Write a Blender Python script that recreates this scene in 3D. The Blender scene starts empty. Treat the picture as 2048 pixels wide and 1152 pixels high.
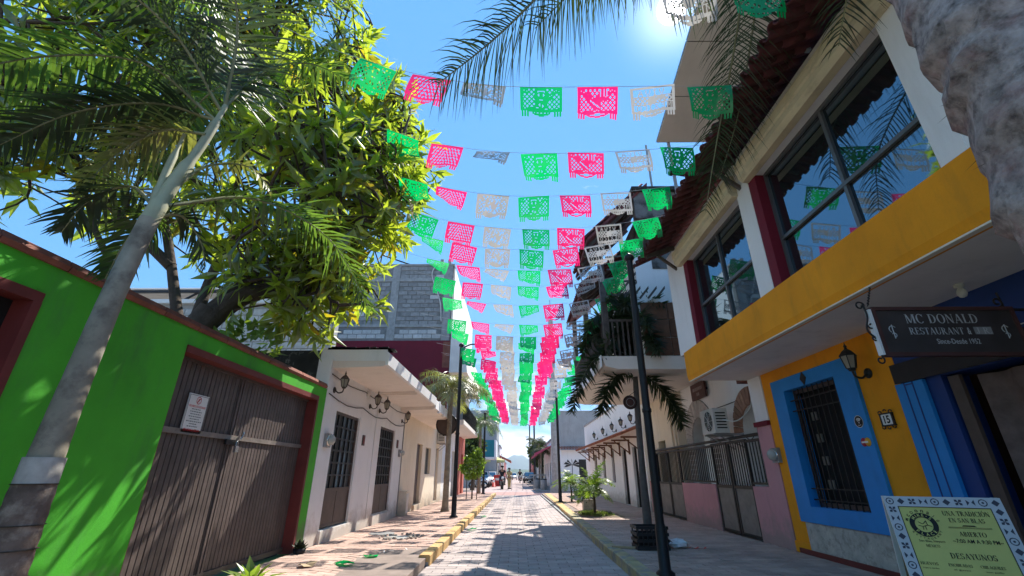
import bpy, bmesh, math, random
import numpy as np
from mathutils import Vector, Matrix
R = math.radians
random.seed(7); rng = np.random.default_rng(7)
sc = bpy.context.scene
COL = sc.collection

# ------------------------------------------------------------------ camera, world, sun, exposure
F_PX = 879.0
PITCH = math.atan(372 / F_PX)
YAW = math.atan(8 / F_PX * math.cos(PITCH))
cam_d = bpy.data.cameras.new('camera'); cam = bpy.data.objects.new('camera', cam_d); COL.objects.link(cam)
cam_d.sensor_width = 36; cam_d.lens = F_PX / 2048 * 36; cam_d.clip_start = 0.05; cam_d.clip_end = 20000
cam.location = (0, 0, 1.25); cam.rotation_euler = (math.pi / 2 + PITCH, 0, YAW)
sc.camera = cam

SUN = Vector((0.357, 0.677, 0.974)).normalized()
SUN_EL = math.asin(SUN.z); SUN_AZ = math.atan2(SUN.x, SUN.y)
world = bpy.data.worlds.new('World'); sc.world = world; world.use_nodes = True
nt = world.node_tree; nt.nodes.clear()
def N(t, ty, **kw):
    n = t.nodes.new(ty)
    for k, v in kw.items():
        if k.startswith('i_'): n.inputs[k[2:].replace('_', ' ')].default_value = v
        else: setattr(n, k, v)
    return n
sky = N(nt, 'ShaderNodeTexSky', sky_type='NISHITA', sun_disc=False, sun_elevation=SUN_EL, sun_rotation=SUN_AZ,
        air_density=1.0, dust_density=0.0, ozone_density=3.0, altitude=0)
bg = N(nt, 'ShaderNodeBackground'); bg.inputs['Strength'].default_value = 0.13
hsv = N(nt, 'ShaderNodeHueSaturation'); hsv.inputs['Saturation'].default_value = 1.16; hsv.inputs['Value'].default_value = 1.0
nt.links.new(sky.outputs[0], hsv.inputs['Color'])
tc = N(nt, 'ShaderNodeTexCoord')
nrm = N(nt, 'ShaderNodeVectorMath', operation='NORMALIZE'); nt.links.new(tc.outputs['Generated'], nrm.inputs[0])
sep = N(nt, 'ShaderNodeSeparateXYZ'); nt.links.new(nrm.outputs[0], sep.inputs[0])
# clouds: low bank near the horizon and thin wisps, on a flat layer high above
zz = N(nt, 'ShaderNodeMath', operation='MAXIMUM'); zz.inputs[1].default_value = 0.0; nt.links.new(sep.outputs['Z'], zz.inputs[0])
mp = N(nt, 'ShaderNodeMapping'); mp.inputs['Scale'].default_value = (3.2, 3.2, 9.5); nt.links.new(nrm.outputs[0], mp.inputs['Vector'])
cn = N(nt, 'ShaderNodeTexNoise'); cn.inputs['Scale'].default_value = 2.1; cn.inputs['Detail'].default_value = 7; cn.inputs['Roughness'].default_value = 0.62
nt.links.new(mp.outputs[0], cn.inputs['Vector'])
band = N(nt, 'ShaderNodeMapRange'); band.inputs['From Min'].default_value = 0.02; band.inputs['From Max'].default_value = 0.27
band.inputs['To Min'].default_value = 0.26; band.inputs['To Max'].default_value = -0.17; nt.links.new(zz.outputs[0], band.inputs['Value'])
ad = N(nt, 'ShaderNodeMath', operation='ADD'); nt.links.new(cn.outputs['Fac'], ad.inputs[0]); nt.links.new(band.outputs[0], ad.inputs[1])
cr = N(nt, 'ShaderNodeMapRange'); cr.inputs['From Min'].default_value = 0.52; cr.inputs['From Max'].default_value = 0.74
cr.inputs['To Max'].default_value = 0.85; nt.links.new(ad.outputs[0], cr.inputs['Value'])
mx = N(nt, 'ShaderNodeMix', data_type='RGBA'); nt.links.new(cr.outputs[0], mx.inputs['Factor'])
# a hazy tropical sky is flatter and bluer than the model's: blend towards one even blue
fl = N(nt, 'ShaderNodeMix', data_type='RGBA'); fl.inputs['Factor'].default_value = 0.86; nt.links.new(hsv.outputs[0], fl.inputs['A']); fl.inputs['B'].default_value = (0.43, 1.38, 2.9, 1)
nt.links.new(fl.outputs['Result'], mx.inputs['A']); mx.inputs['B'].default_value = (4.3, 4.4, 4.5, 1)
# the sun's own disc and its aureole
sv = N(nt, 'ShaderNodeVectorMath', operation='DOT_PRODUCT'); sv.inputs[1].default_value = SUN; nt.links.new(nrm.outputs[0], sv.inputs[0])
d1 = N(nt, 'ShaderNodeMapRange'); d1.inputs['From Min'].default_value = math.cos(R(1.5)); d1.inputs['From Max'].default_value = math.cos(R(0.7)); d1.inputs['To Max'].default_value = 90
nt.links.new(sv.outputs['Value'], d1.inputs['Value'])
d2 = N(nt, 'ShaderNodeMath', operation='POWER'); mxz = N(nt, 'ShaderNodeMath', operation='MAXIMUM'); mxz.inputs[1].default_value = 0
nt.links.new(sv.outputs['Value'], mxz.inputs[0]); nt.links.new(mxz.outputs[0], d2.inputs[0]); d2.inputs[1].default_value = 520
d3 = N(nt, 'ShaderNodeMath', operation='MULTIPLY_ADD'); d3.inputs[1].default_value = 2.2; nt.links.new(d2.outputs[0], d3.inputs[0]); nt.links.new(d1.outputs[0], d3.inputs[2])
va = N(nt, 'ShaderNodeVectorMath', operation='ADD'); nt.links.new(mx.outputs['Result'], va.inputs[0]); nt.links.new(d3.outputs[0], va.inputs[1])
nt.links.new(va.outputs[0], bg.inputs['Color'])
wo = N(nt, 'ShaderNodeOutputWorld'); nt.links.new(bg.outputs[0], wo.inputs[0])

sun_d = bpy.data.lights.new('sun', 'SUN'); sun = bpy.data.objects.new('sun', sun_d); COL.objects.link(sun)
sun_d.energy = 3.15; sun_d.angle = R(0.53); sun_d.color = (1.0, 0.95, 0.86)
sun.rotation_euler = SUN.to_track_quat('Z', 'Y').to_euler(); sun.location = (4, 8, 30)
sc.view_settings.view_transform = 'Standard'; sc.view_settings.look = 'None'; sc.view_settings.gamma = 1
sc.view_settings.use_curve_mapping = False; sc.view_settings.exposure = 1.48
sc.render.engine = 'CYCLES'
sc.cycles.max_bounces = 8; sc.cycles.diffuse_bounces = 6; sc.cycles.glossy_bounces = 3; sc.cycles.transmission_bounces = 4; sc.cycles.transparent_max_bounces = 6
sc.cycles.caustics_reflective = False; sc.cycles.caustics_refractive = False; sc.cycles.sample_clamp_indirect = 6

# ------------------------------------------------------------------ materials
MATS = {}
def paint(name, col, rough=0.75, var=0.18, scale=3.0, bump=0.15, bscale=60.0, stain=None, stain_amt=0.5, stain_scale=(1.2, 1.2, 0.35),
          metal=0.0, spec=0.35, rand=0.0, col2=None, c2scale=8.0, c2lo=0.5, c2hi=0.65, bdist=0.004, splash=None):
    """Painted or mineral surface: base colour, broad tone drift, optional second colour patches and stains, fine relief."""
    if name in MATS: return MATS[name]
    m = bpy.data.materials.new(name); m.use_nodes = True; MATS[name] = m
    t = m.node_tree; t.nodes.clear(); L = t.links.new
    out = N(t, 'ShaderNodeOutputMaterial'); p = N(t, 'ShaderNodeBsdfPrincipled'); L(p.outputs[0], out.inputs[0])
    p.inputs['Roughness'].default_value = rough; p.inputs['Metallic'].default_value = metal; p.inputs['Specular IOR Level'].default_value = spec
    tc = N(t, 'ShaderNodeNewGeometry'); co = tc.outputs['Position']
    n1 = N(t, 'ShaderNodeTexNoise', i_Scale=scale, i_Detail=5.0, i_Roughness=0.6); L(co, n1.inputs['Vector'])
    mr = N(t, 'ShaderNodeMapRange'); mr.inputs['From Min'].default_value = 0.3; mr.inputs['From Max'].default_value = 0.7
    mr.inputs['To Min'].default_value = 1 - var; mr.inputs['To Max'].default_value = 1 + var; L(n1.outputs['Fac'], mr.inputs['Value'])
    src = None
    if col2 is not None:
        n2 = N(t, 'ShaderNodeTexNoise', i_Scale=c2scale, i_Detail=6.0, i_Roughness=0.65); L(co, n2.inputs['Vector'])
        r2 = N(t, 'ShaderNodeMapRange'); r2.inputs['From Min'].default_value = c2lo; r2.inputs['From Max'].default_value = c2hi; L(n2.outputs['Fac'], r2.inputs['Value'])
        m2 = N(t, 'ShaderNodeMix', data_type='RGBA'); L(r2.outputs[0], m2.inputs['Factor']); m2.inputs['A'].default_value = (*col, 1); m2.inputs['B'].default_value = (*col2, 1)
        src = m2.outputs['Result']
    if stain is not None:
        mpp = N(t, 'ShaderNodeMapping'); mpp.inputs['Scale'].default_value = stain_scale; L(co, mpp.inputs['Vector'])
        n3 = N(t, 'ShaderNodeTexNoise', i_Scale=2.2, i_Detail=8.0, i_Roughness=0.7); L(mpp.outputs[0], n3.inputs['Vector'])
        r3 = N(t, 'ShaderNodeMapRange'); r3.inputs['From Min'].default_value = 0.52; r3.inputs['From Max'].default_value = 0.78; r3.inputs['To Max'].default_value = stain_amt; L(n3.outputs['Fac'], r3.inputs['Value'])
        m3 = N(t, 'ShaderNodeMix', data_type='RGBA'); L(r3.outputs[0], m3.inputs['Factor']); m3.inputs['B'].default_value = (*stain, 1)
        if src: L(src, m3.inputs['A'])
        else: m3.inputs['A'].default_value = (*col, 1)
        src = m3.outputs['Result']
    if splash is not None:
        sx = N(t, 'ShaderNodeSeparateXYZ'); L(co, sx.inputs[0]); n5 = N(t, 'ShaderNodeTexNoise', i_Scale=4.5, i_Detail=7.0, i_Roughness=0.72); L(co, n5.inputs['Vector'])
        a5 = N(t, 'ShaderNodeMath', operation='MULTIPLY_ADD'); a5.inputs[1].default_value = -0.95; L(n5.outputs['Fac'], a5.inputs[0]); L(sx.outputs['Z'], a5.inputs[2])
        r5 = N(t, 'ShaderNodeMapRange'); r5.inputs['From Min'].default_value = -0.22; r5.inputs['From Max'].default_value = 0.10; r5.inputs['To Min'].default_value = 0.75; r5.inputs['To Max'].default_value = 0.0; L(a5.outputs[0], r5.inputs['Value'])
        m5 = N(t, 'ShaderNodeMix', data_type='RGBA'); L(r5.outputs[0], m5.inputs['Factor']); m5.inputs['B'].default_value = (*splash, 1)
        if src: L(src, m5.inputs['A'])
        else: m5.inputs['A'].default_value = (*col, 1)
        src = m5.outputs['Result']
    vm = N(t, 'ShaderNodeVectorMath', operation='SCALE')
    if src: L(src, vm.inputs[0])
    else: vm.inputs[0].default_value = col
    if rand > 0:
        oi = N(t, 'ShaderNodeObjectInfo'); rr = N(t, 'ShaderNodeMapRange'); rr.inputs['To Min'].default_value = 1 - rand; rr.inputs['To Max'].default_value = 1 + rand; L(oi.outputs['Random'], rr.inputs['Value'])
        mm = N(t, 'ShaderNodeMath', operation='MULTIPLY'); L(rr.outputs[0], mm.inputs[0]); L(mr.outputs[0], mm.inputs[1]); L(mm.outputs[0], vm.inputs['Scale'])
    else: L(mr.outputs[0], vm.inputs['Scale'])
    L(vm.outputs[0], p.inputs['Base Color'])
    if bump > 0:
        nb = N(t, 'ShaderNodeTexNoise', i_Scale=bscale, i_Detail=4.0, i_Roughness=0.6); L(co, nb.inputs['Vector'])
        b = N(t, 'ShaderNodeBump'); b.inputs['Strength'].default_value = bump; b.inputs['Distance'].default_value = bdist; L(nb.outputs['Fac'], b.inputs['Height']); L(b.outputs[0], p.inputs['Normal'])
    return m
def leafy(name, col, trans, mixf=0.5, gloss=0.06, rough=0.35, var=0.35, rand=0.25, scale=2.5, glossc=(1, 1, 1)):
    """Thin sheet that light passes through: leaves, plastic or paper flags."""
    if name in MATS: return MATS[name]
    m = bpy.data.materials.new(name); m.use_nodes = True; MATS[name] = m
    t = m.node_tree; t.nodes.clear(); L = t.links.new
    out = N(t, 'ShaderNodeOutputMaterial'); d = N(t, 'ShaderNodeBsdfDiffuse'); tr = N(t, 'ShaderNodeBsdfTranslucent'); g = N(t, 'ShaderNodeBsdfGlossy')
    g.inputs['Roughness'].default_value = rough; g.inputs['Color'].default_value = (*glossc, 1)
    geo = N(t, 'ShaderNodeNewGeometry'); n1 = N(t, 'ShaderNodeTexNoise', i_Scale=scale, i_Detail=3.0); L(geo.outputs['Position'], n1.inputs['Vector'])
    mr = N(t, 'ShaderNodeMapRange'); mr.inputs['From Min'].default_value = 0.3; mr.inputs['From Max'].default_value = 0.7; mr.inputs['To Min'].default_value = 1 - var; mr.inputs['To Max'].default_value = 1 + var
    L(n1.outputs['Fac'], mr.inputs['Value'])
    rr = N(t, 'ShaderNodeMapRange'); rr.inputs['To Min'].default_value = 1 - rand; rr.inputs['To Max'].default_value = 1 + rand; L(geo.outputs['Random Per Island'], rr.inputs['Value'])
    mm = N(t, 'ShaderNodeMath', operation='MULTIPLY'); L(mr.outputs[0], mm.inputs[0]); L(rr.outputs[0], mm.inputs[1])
    for node, c in ((d, col), (tr, trans)):
        v = N(t, 'ShaderNodeVectorMath', operation='SCALE'); v.inputs[0].default_value = c; L(mm.outputs[0], v.inputs['Scale']); L(v.outputs[0], node.inputs['Color'])
    m1 = N(t, 'ShaderNodeMixShader'); m1.inputs[0].default_value = mixf; L(d.outputs[0], m1.inputs[1]); L(tr.outputs[0], m1.inputs[2])
    m2 = N(t, 'ShaderNodeMixShader'); m2.inputs[0].default_value = gloss; L(m1.outputs[0], m2.inputs[1]); L(g.outputs[0], m2.inputs[2]); L(m2.outputs[0], out.inputs[0])
    return m
def glassy(name, col=(0.012, 0.016, 0.018), refl=0.35, rough=0.03):
    if name in MATS: return MATS[name]
    m = bpy.data.materials.new(name); m.use_nodes = True; MATS[name] = m
    t = m.node_tree; t.nodes.clear(); L = t.links.new
    out = N(t, 'ShaderNodeOutputMaterial'); d = N(t, 'ShaderNodeBsdfDiffuse'); d.inputs['Color'].default_value = (*col, 1); g = N(t, 'ShaderNodeBsdfGlossy'); g.inputs['Roughness'].default_value = rough; g.inputs['Color'].default_value = (0.5, 0.66, 0.74, 1)
    lw = N(t, 'ShaderNodeLayerWeight'); lw.inputs['Blend'].default_value = 0.35
    mr = N(t, 'ShaderNodeMapRange'); mr.inputs['To Min'].default_value = refl; mr.inputs['To Max'].default_value = 0.9; L(lw.outputs['Fresnel'], mr.inputs['Value'])
    ms = N(t, 'ShaderNodeMixShader'); L(mr.outputs[0], ms.inputs[0]); L(d.outputs[0], ms.inputs[1]); L(g.outputs[0], ms.inputs[2]); L(ms.outputs[0], out.inputs[0])
    return m

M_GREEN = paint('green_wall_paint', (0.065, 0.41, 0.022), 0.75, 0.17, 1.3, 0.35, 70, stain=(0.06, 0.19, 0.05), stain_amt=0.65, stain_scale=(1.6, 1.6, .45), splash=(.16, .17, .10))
M_MAROON = paint('maroon_paint', (0.16, 0.028, 0.024), 0.6, 0.2, 4.0, 0.2, 70, stain=(0.05, 0.03, 0.03))
M_TERRA = paint('terracotta_cap', (0.22, 0.075, 0.05), 0.8, 0.25, 6.0, 0.3, 50, stain=(0.05, 0.035, 0.03), rand=0.18)
M_WINE = paint('wine_wall_paint', (0.16, 0.008, 0.022), 0.75, 0.1, 1.5, 0.2, 40, stain=(0.09, 0.008, 0.018))
M_WHITE = paint('white_wall_paint', (0.83, 0.825, 0.81), 0.8, 0.04, 1.6, 0.25, 45, stain=(0.5, 0.48, 0.45), stain_amt=0.28, stain_scale=(2.2, 2.2, .4), splash=(.42, .37, .31))
M_CREAM = paint('cream_wall_paint', (0.80, 0.71, 0.56), 0.8, 0.05, 1.6, 0.2, 45, stain=(0.45, 0.38, 0.28), stain_amt=0.4, stain_scale=(2.2, 2.2, .4), splash=(.40, .33, .25))
M_SOFFIT = paint('soffit_paint', (0.82, 0.74, 0.66), 0.8, 0.05, 1.4, 0.12, 40, stain=(0.5, 0.42, 0.34), stain_amt=0.3)
M_GSOFFIT = paint('grey_soffit', (0.80, 0.75, 0.70), 0.85, 0.07, 1.4, 0.25, 50, stain=(0.30, 0.27, 0.25), stain_amt=0.35)
M_BLACKMOLD = paint('mouldy_concrete', (0.028, 0.028, 0.026), 0.9, 0.4, 5.0, 0.6, 25, col2=(0.22, 0.21, 0.19), c2scale=5, c2lo=0.58, c2hi=0.72)
M_BLOCK = paint('concrete_block', (0.27, 0.27, 0.265), 0.95, 0.22, 7.0, 0.5, 40, rand=0.14)
M_BLOCKL = paint('pale_concrete_block', (0.50, 0.50, 0.49), 0.95, 0.16, 7.0, 0.5, 40, rand=0.12)
M_MORTAR = paint('mortar', (0.21, 0.21, 0.205), 0.95, 0.25, 4.0, 0.6, 30)
M_MORTARL = paint('pale_mortar', (0.34, 0.34, 0.335), 0.95, 0.2, 4.0, 0.6, 30)
M_CONC = paint('cast_concrete', (0.33, 0.33, 0.32), 0.9, 0.2, 5.0, 0.4, 30, stain=(0.13, 0.13, 0.12))
M_STAINC = paint('blackened_concrete', (0.16, 0.155, 0.15), 0.95, 0.3, 4.0, 0.5, 25, col2=(0.05, 0.048, 0.045), c2scale=3, c2lo=0.45, c2hi=0.6)
M_ORANGE = paint('orange_wall_paint', (0.84, 0.315, 0.006), 0.75, 0.11, 1.5, 0.4, 60, stain=(0.46, 0.20, 0.02), stain_amt=0.5, stain_scale=(2.2, 2.2, .5))
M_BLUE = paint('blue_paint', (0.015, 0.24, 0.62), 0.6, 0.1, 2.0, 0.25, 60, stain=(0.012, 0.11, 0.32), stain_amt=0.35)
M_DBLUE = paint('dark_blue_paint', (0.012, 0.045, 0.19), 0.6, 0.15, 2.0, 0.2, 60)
M_STONE = paint('rubble_dado', (0.50, 0.45, 0.39), 0.95, 0.2, 5.0, 0.8, 16, col2=(0.34, 0.30, 0.26), c2scale=11, bdist=0.02)
M_PINK = paint('pink_wall_paint', (0.60, 0.29, 0.31), 0.8, 0.07, 1.6, 0.25, 45, stain=(0.32, 0.17, 0.17), stain_amt=0.5, stain_scale=(2.2, 2.2, .4), splash=(.33, .25, .22))
M_SLAT = paint('brown_gate_metal', (0.095, 0.073, 0.066), 0.5, 0.25, 5.0, 0.15, 50, stain=(0.16, 0.13, 0.11), stain_amt=0.5, rand=0.12)
M_DARK = paint('black_iron', (0.012, 0.012, 0.013), 0.5, 0.3, 8.0, 0.1, 40)
M_IRON = paint('wrought_iron', (0.022, 0.020, 0.019), 0.6, 0.3, 8.0, 0.1, 40)
M_BRWN = paint('brown_door_metal', (0.085, 0.06, 0.05), 0.5, 0.2, 6.0, 0.1, 40)
M_VOID = paint('dark_interior', (0.012, 0.011, 0.011), 0.9, 0.3, 3.0, 0)
M_VINYL = paint('curtain_cloth', (0.155, 0.105, 0.092), 0.95, 0.25, 9.0, 0.3, 120)
M_TILE = paint('roof_tile', (0.115, 0.032, 0.032), 0.85, 0.28, 6.0, 0.4, 40, rand=0.2, stain=(0.04, 0.03, 0.03), stain_amt=0.5)
M_TILEF = paint('clay_tile', (0.33, 0.13, 0.085), 0.85, 0.25, 6.0, 0.3, 40, rand=0.2)
M_BRICK = paint('arch_brick', (0.36, 0.20, 0.135), 0.9, 0.22, 9.0, 0.4, 50, rand=0.2)
M_BRICKW = paint('pale_arch_brick', (0.50, 0.46, 0.42), 0.9, 0.18, 9.0, 0.4, 50, rand=0.18)
M_MOULD = paint('cream_moulding', (0.68, 0.58, 0.38), 0.8, 0.1, 3.0, 0.2, 40, stain=(0.22, 0.18, 0.12), stain_amt=0.65, stain_scale=(1.5, 1.5, 4))
M_ALU = paint('grey_aluminium', (0.15, 0.155, 0.16), 0.4, 0.08, 5.0, 0, metal=0.5)
M_GLASS = glassy('window_glass', (0.012, 0.016, 0.018), 0.27); M_GLASS2 = glassy('door_glass', (0.10, 0.10, 0.095), 0.12)
M_WOOD = paint('brown_wood', (0.15, 0.068, 0.035), 0.6, 0.3, 8.0, 0.2, 40, stain=(0.06, 0.03, 0.02), rand=0.15)
M_GWOOD = paint('weathered_wood', (0.10, 0.085, 0.075), 0.85, 0.3, 8.0, 0.3, 40)
M_ROAD = paint('street_base', (0.24, 0.20, 0.19), 0.95, 0.15, 2.0, 0.4, 40)
M_PAVE = paint('street_paver', (0.44, 0.37, 0.345), 0.9, 0.16, 3.0, 0.4, 70, rand=0.10, stain=(0.25, 0.22, 0.21), stain_amt=0.5, stain_scale=(.6, .6, .6))
M_PAVEL = paint('pink_paver', (0.51, 0.355, 0.29), 0.9, 0.15, 3.0, 0.4, 70, rand=0.13, stain=(0.27, 0.2, 0.17), stain_amt=0.6, stain_scale=(.8, .8, .8))
M_PAVER = paint('brown_paver', (0.44, 0.325, 0.27), 0.9, 0.17, 3.0, 0.4, 70, rand=0.13, stain=(0.16, 0.14, 0.13), stain_amt=0.6, stain_scale=(.8, .8, .8))
M_SAND = paint('sandy_joint', (0.27, 0.21, 0.18), 0.95, 0.2, 4.0, 0.5, 50)
M_KERB = paint('yellow_kerb_paint', (0.56, 0.355, 0.14), 0.8, 0.2, 5.0, 0.4, 40, col2=(0.42, 0.34, 0.19), c2scale=9, c2lo=0.5, c2hi=0.7)
M_KERBW = paint('worn_kerb', (0.44, 0.36, 0.19), 0.85, 0.2, 5.0, 0.5, 40, col2=(0.27, 0.255, 0.22), c2scale=4, c2lo=0.47, c2hi=0.6)
M_PTRUNK = paint('smooth_palm_trunk', (0.28, 0.245, 0.185), 0.85, 0.25, 5.0, 0.4, 30, col2=(0.17, 0.14, 0.11), c2scale=6, stain=(0.42, 0.4, 0.35), stain_scale=(2, 2, 1))
M_PSHAFT = paint('palm_crownshaft', (0.36, 0.36, 0.23), 0.6, 0.2, 3.0, 0.2, 30, stain=(0.22, 0.17, 0.1), stain_scale=(3, 3, .4))
M_PBASE = paint('rough_palm_base', (0.15, 0.11, 0.09), 0.95, 0.35, 8.0, 0.9, 45, col2=(0.27, 0.22, 0.18), c2scale=9, bdist=0.006)
M_DTRUNK = paint('dark_palm_trunk', (0.12, 0.11, 0.10), 0.9, 0.25, 6.0, 0.4, 30)
M_RTRUNK = paint('mottled_palm_trunk', (0.37, 0.29, 0.265), 0.95, 0.36, 26.0, 1.0, 90, col2=(0.11, 0.082, 0.076), c2scale=20, c2lo=0.48, c2hi=0.70, stain=(0.25, 0.105, 0.10), stain_amt=1.0, stain_scale=(2.6, 2.6, 3.4), bdist=0.006)
M_BARK = paint('tree_bark', (0.075, 0.055, 0.042), 0.9, 0.35, 7.0, 0.8, 25, bdist=0.015)
M_LEAF = leafy('tree_leaf', (0.075, 0.125, 0.016), (0.50, 0.62, 0.035), 0.58, 0.07, 0.35)
M_LEAFY = leafy('yellowing_leaf', (0.20, 0.17, 0.012), (0.62, 0.50, 0.02), 0.5, 0.06, 0.4)
M_FROND = leafy('palm_frond_leaf', (0.035, 0.07, 0.015), (0.16, 0.28, 0.03), 0.45, 0.05, 0.4)
M_FRONDD = leafy('dark_palm_frond', (0.030, 0.045, 0.022), (0.07, 0.11, 0.03), 0.35, 0.03, 0.5)
M_FRONDY = leafy('dry_palm_frond', (0.13, 0.14, 0.04), (0.34, 0.36, 0.06), 0.4, 0.08, 0.4)
M_BRIGHT = leafy('fresh_leaf', (0.10, 0.20, 0.02), (0.34, 0.50, 0.04), 0.45, 0.06, 0.4)
M_STALK = paint('frond_stalk', (0.24, 0.24, 0.13), 0.7, 0.2, 5.0, 0)
M_FG = leafy('green_flag_film', (0.0, 0.30, 0.075), (0.0, 0.52, 0.12), 0.5, 0.05, 0.22, 0.06, 0.0)
M_FP = leafy('pink_flag_film', (0.72, 0.012, 0.13), (0.95, 0.015, 0.17), 0.5, 0.05, 0.22, 0.06, 0.0)
M_FW = leafy('white_flag_film', (0.52, 0.505, 0.48), (0.40, 0.385, 0.36), 0.45, 0.07, 0.2, 0.06, 0.0)
M_CORD = paint('white_cord', (0.6, 0.62, 0.64), 0.8, 0.05, 3, 0)
M_PLASTIC = paint('white_plastic', (0.62, 0.60, 0.55), 0.5, 0.1, 4.0, 0)
M_GREYM = paint('grey_metal', (0.28, 0.28, 0.275), 0.5, 0.15, 6.0, 0.1, 40)
M_INK = paint('black_print', (0.012, 0.011, 0.01), 0.6, 0.05, 3, 0)
M_REDINK = paint('red_print', (0.55, 0.03, 0.03), 0.6, 0.05, 3, 0)
M_PAPER = paint('white_print', (0.78, 0.77, 0.74), 0.6, 0.04, 3, 0)
M_YBOARD = paint('yellow_board', (0.64, 0.58, 0.17), 0.6, 0.07, 3, 0, stain=(0.48, 0.46, 0.15))
M_SIGNB = paint('dark_sign_board', (0.055, 0.045, 0.042), 0.45, 0.25, 3, 0.05, 30)
M_SIGNF = paint('sign_frame_wood', (0.085, 0.035, 0.03), 0.6, 0.2, 5, 0.1, 30)
M_SILVER = paint('silver_letters', (0.50, 0.50, 0.49), 0.5, 0.05, 3, 0)
M_TAN = paint('tan_board', (0.45, 0.33, 0.20), 0.8, 0.1, 4, 0)
M_LGLASS = paint('lantern_glass', (0.32, 0.30, 0.24), 0.2, 0.1, 5, 0)
M_RED = paint('red_plastic', (0.55, 0.035, 0.03), 0.5, 0.1, 5, 0)
M_TEAL = paint('teal_wall', (0.012, 0.20, 0.24), 0.7, 0.1, 2, 0.1)
M_CORAL = paint('coral_wall', (0.50, 0.15, 0.11), 0.8, 0.1, 2, 0.1)
M_GREY = paint('grey_render', (0.34, 0.34, 0.335), 0.9, 0.12, 1.5, 0.3, 30, stain=(0.15, 0.15, 0.15))
M_SOLAR = paint('solar_backsheet', (0.68, 0.63, 0.55), 0.6, 0.06, 3, 0.05, 30)
M_CARW = paint('white_car_paint', (0.72, 0.73, 0.74), 0.25, 0.02, 2, 0, spec=0.6)
M_CARD = paint('dark_car_paint', (0.05, 0.055, 0.06), 0.25, 0.05, 2, 0, spec=0.6)
M_RUBBER = paint('tyre_rubber', (0.015, 0.015, 0.015), 0.85, 0.2, 8, 0)
M_CHROME = paint('bright_metal', (0.5, 0.5, 0.5), 0.25, 0.05, 5, 0, metal=0.9)
M_SKIN = paint('skin', (0.30, 0.16, 0.10), 0.6, 0.05, 5, 0)
M_CLOTHB = paint('black_cloth', (0.018, 0.018, 0.022), 0.9, 0.2, 8, 0)
M_CLOTHT = paint('tan_cloth', (0.48, 0.37, 0.16), 0.9, 0.1, 8, 0)
M_JEAN = paint('dark_denim', (0.03, 0.04, 0.07), 0.9, 0.2, 8, 0)
M_GRASS = leafy('grass_blade', (0.10, 0.14, 0.03), (0.2, 0.28, 0.04), 0.35, 0.03, 0.5)
M_HILL = paint('far_forest', (0.055, 0.085, 0.035), 0.95, 0.35, 0.02, 0)
M_BUSH = leafy('far_tree_leaf', (0.05, 0.085, 0.02), (0.12, 0.18, 0.03), 0.4, 0.04, 0.5)

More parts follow.
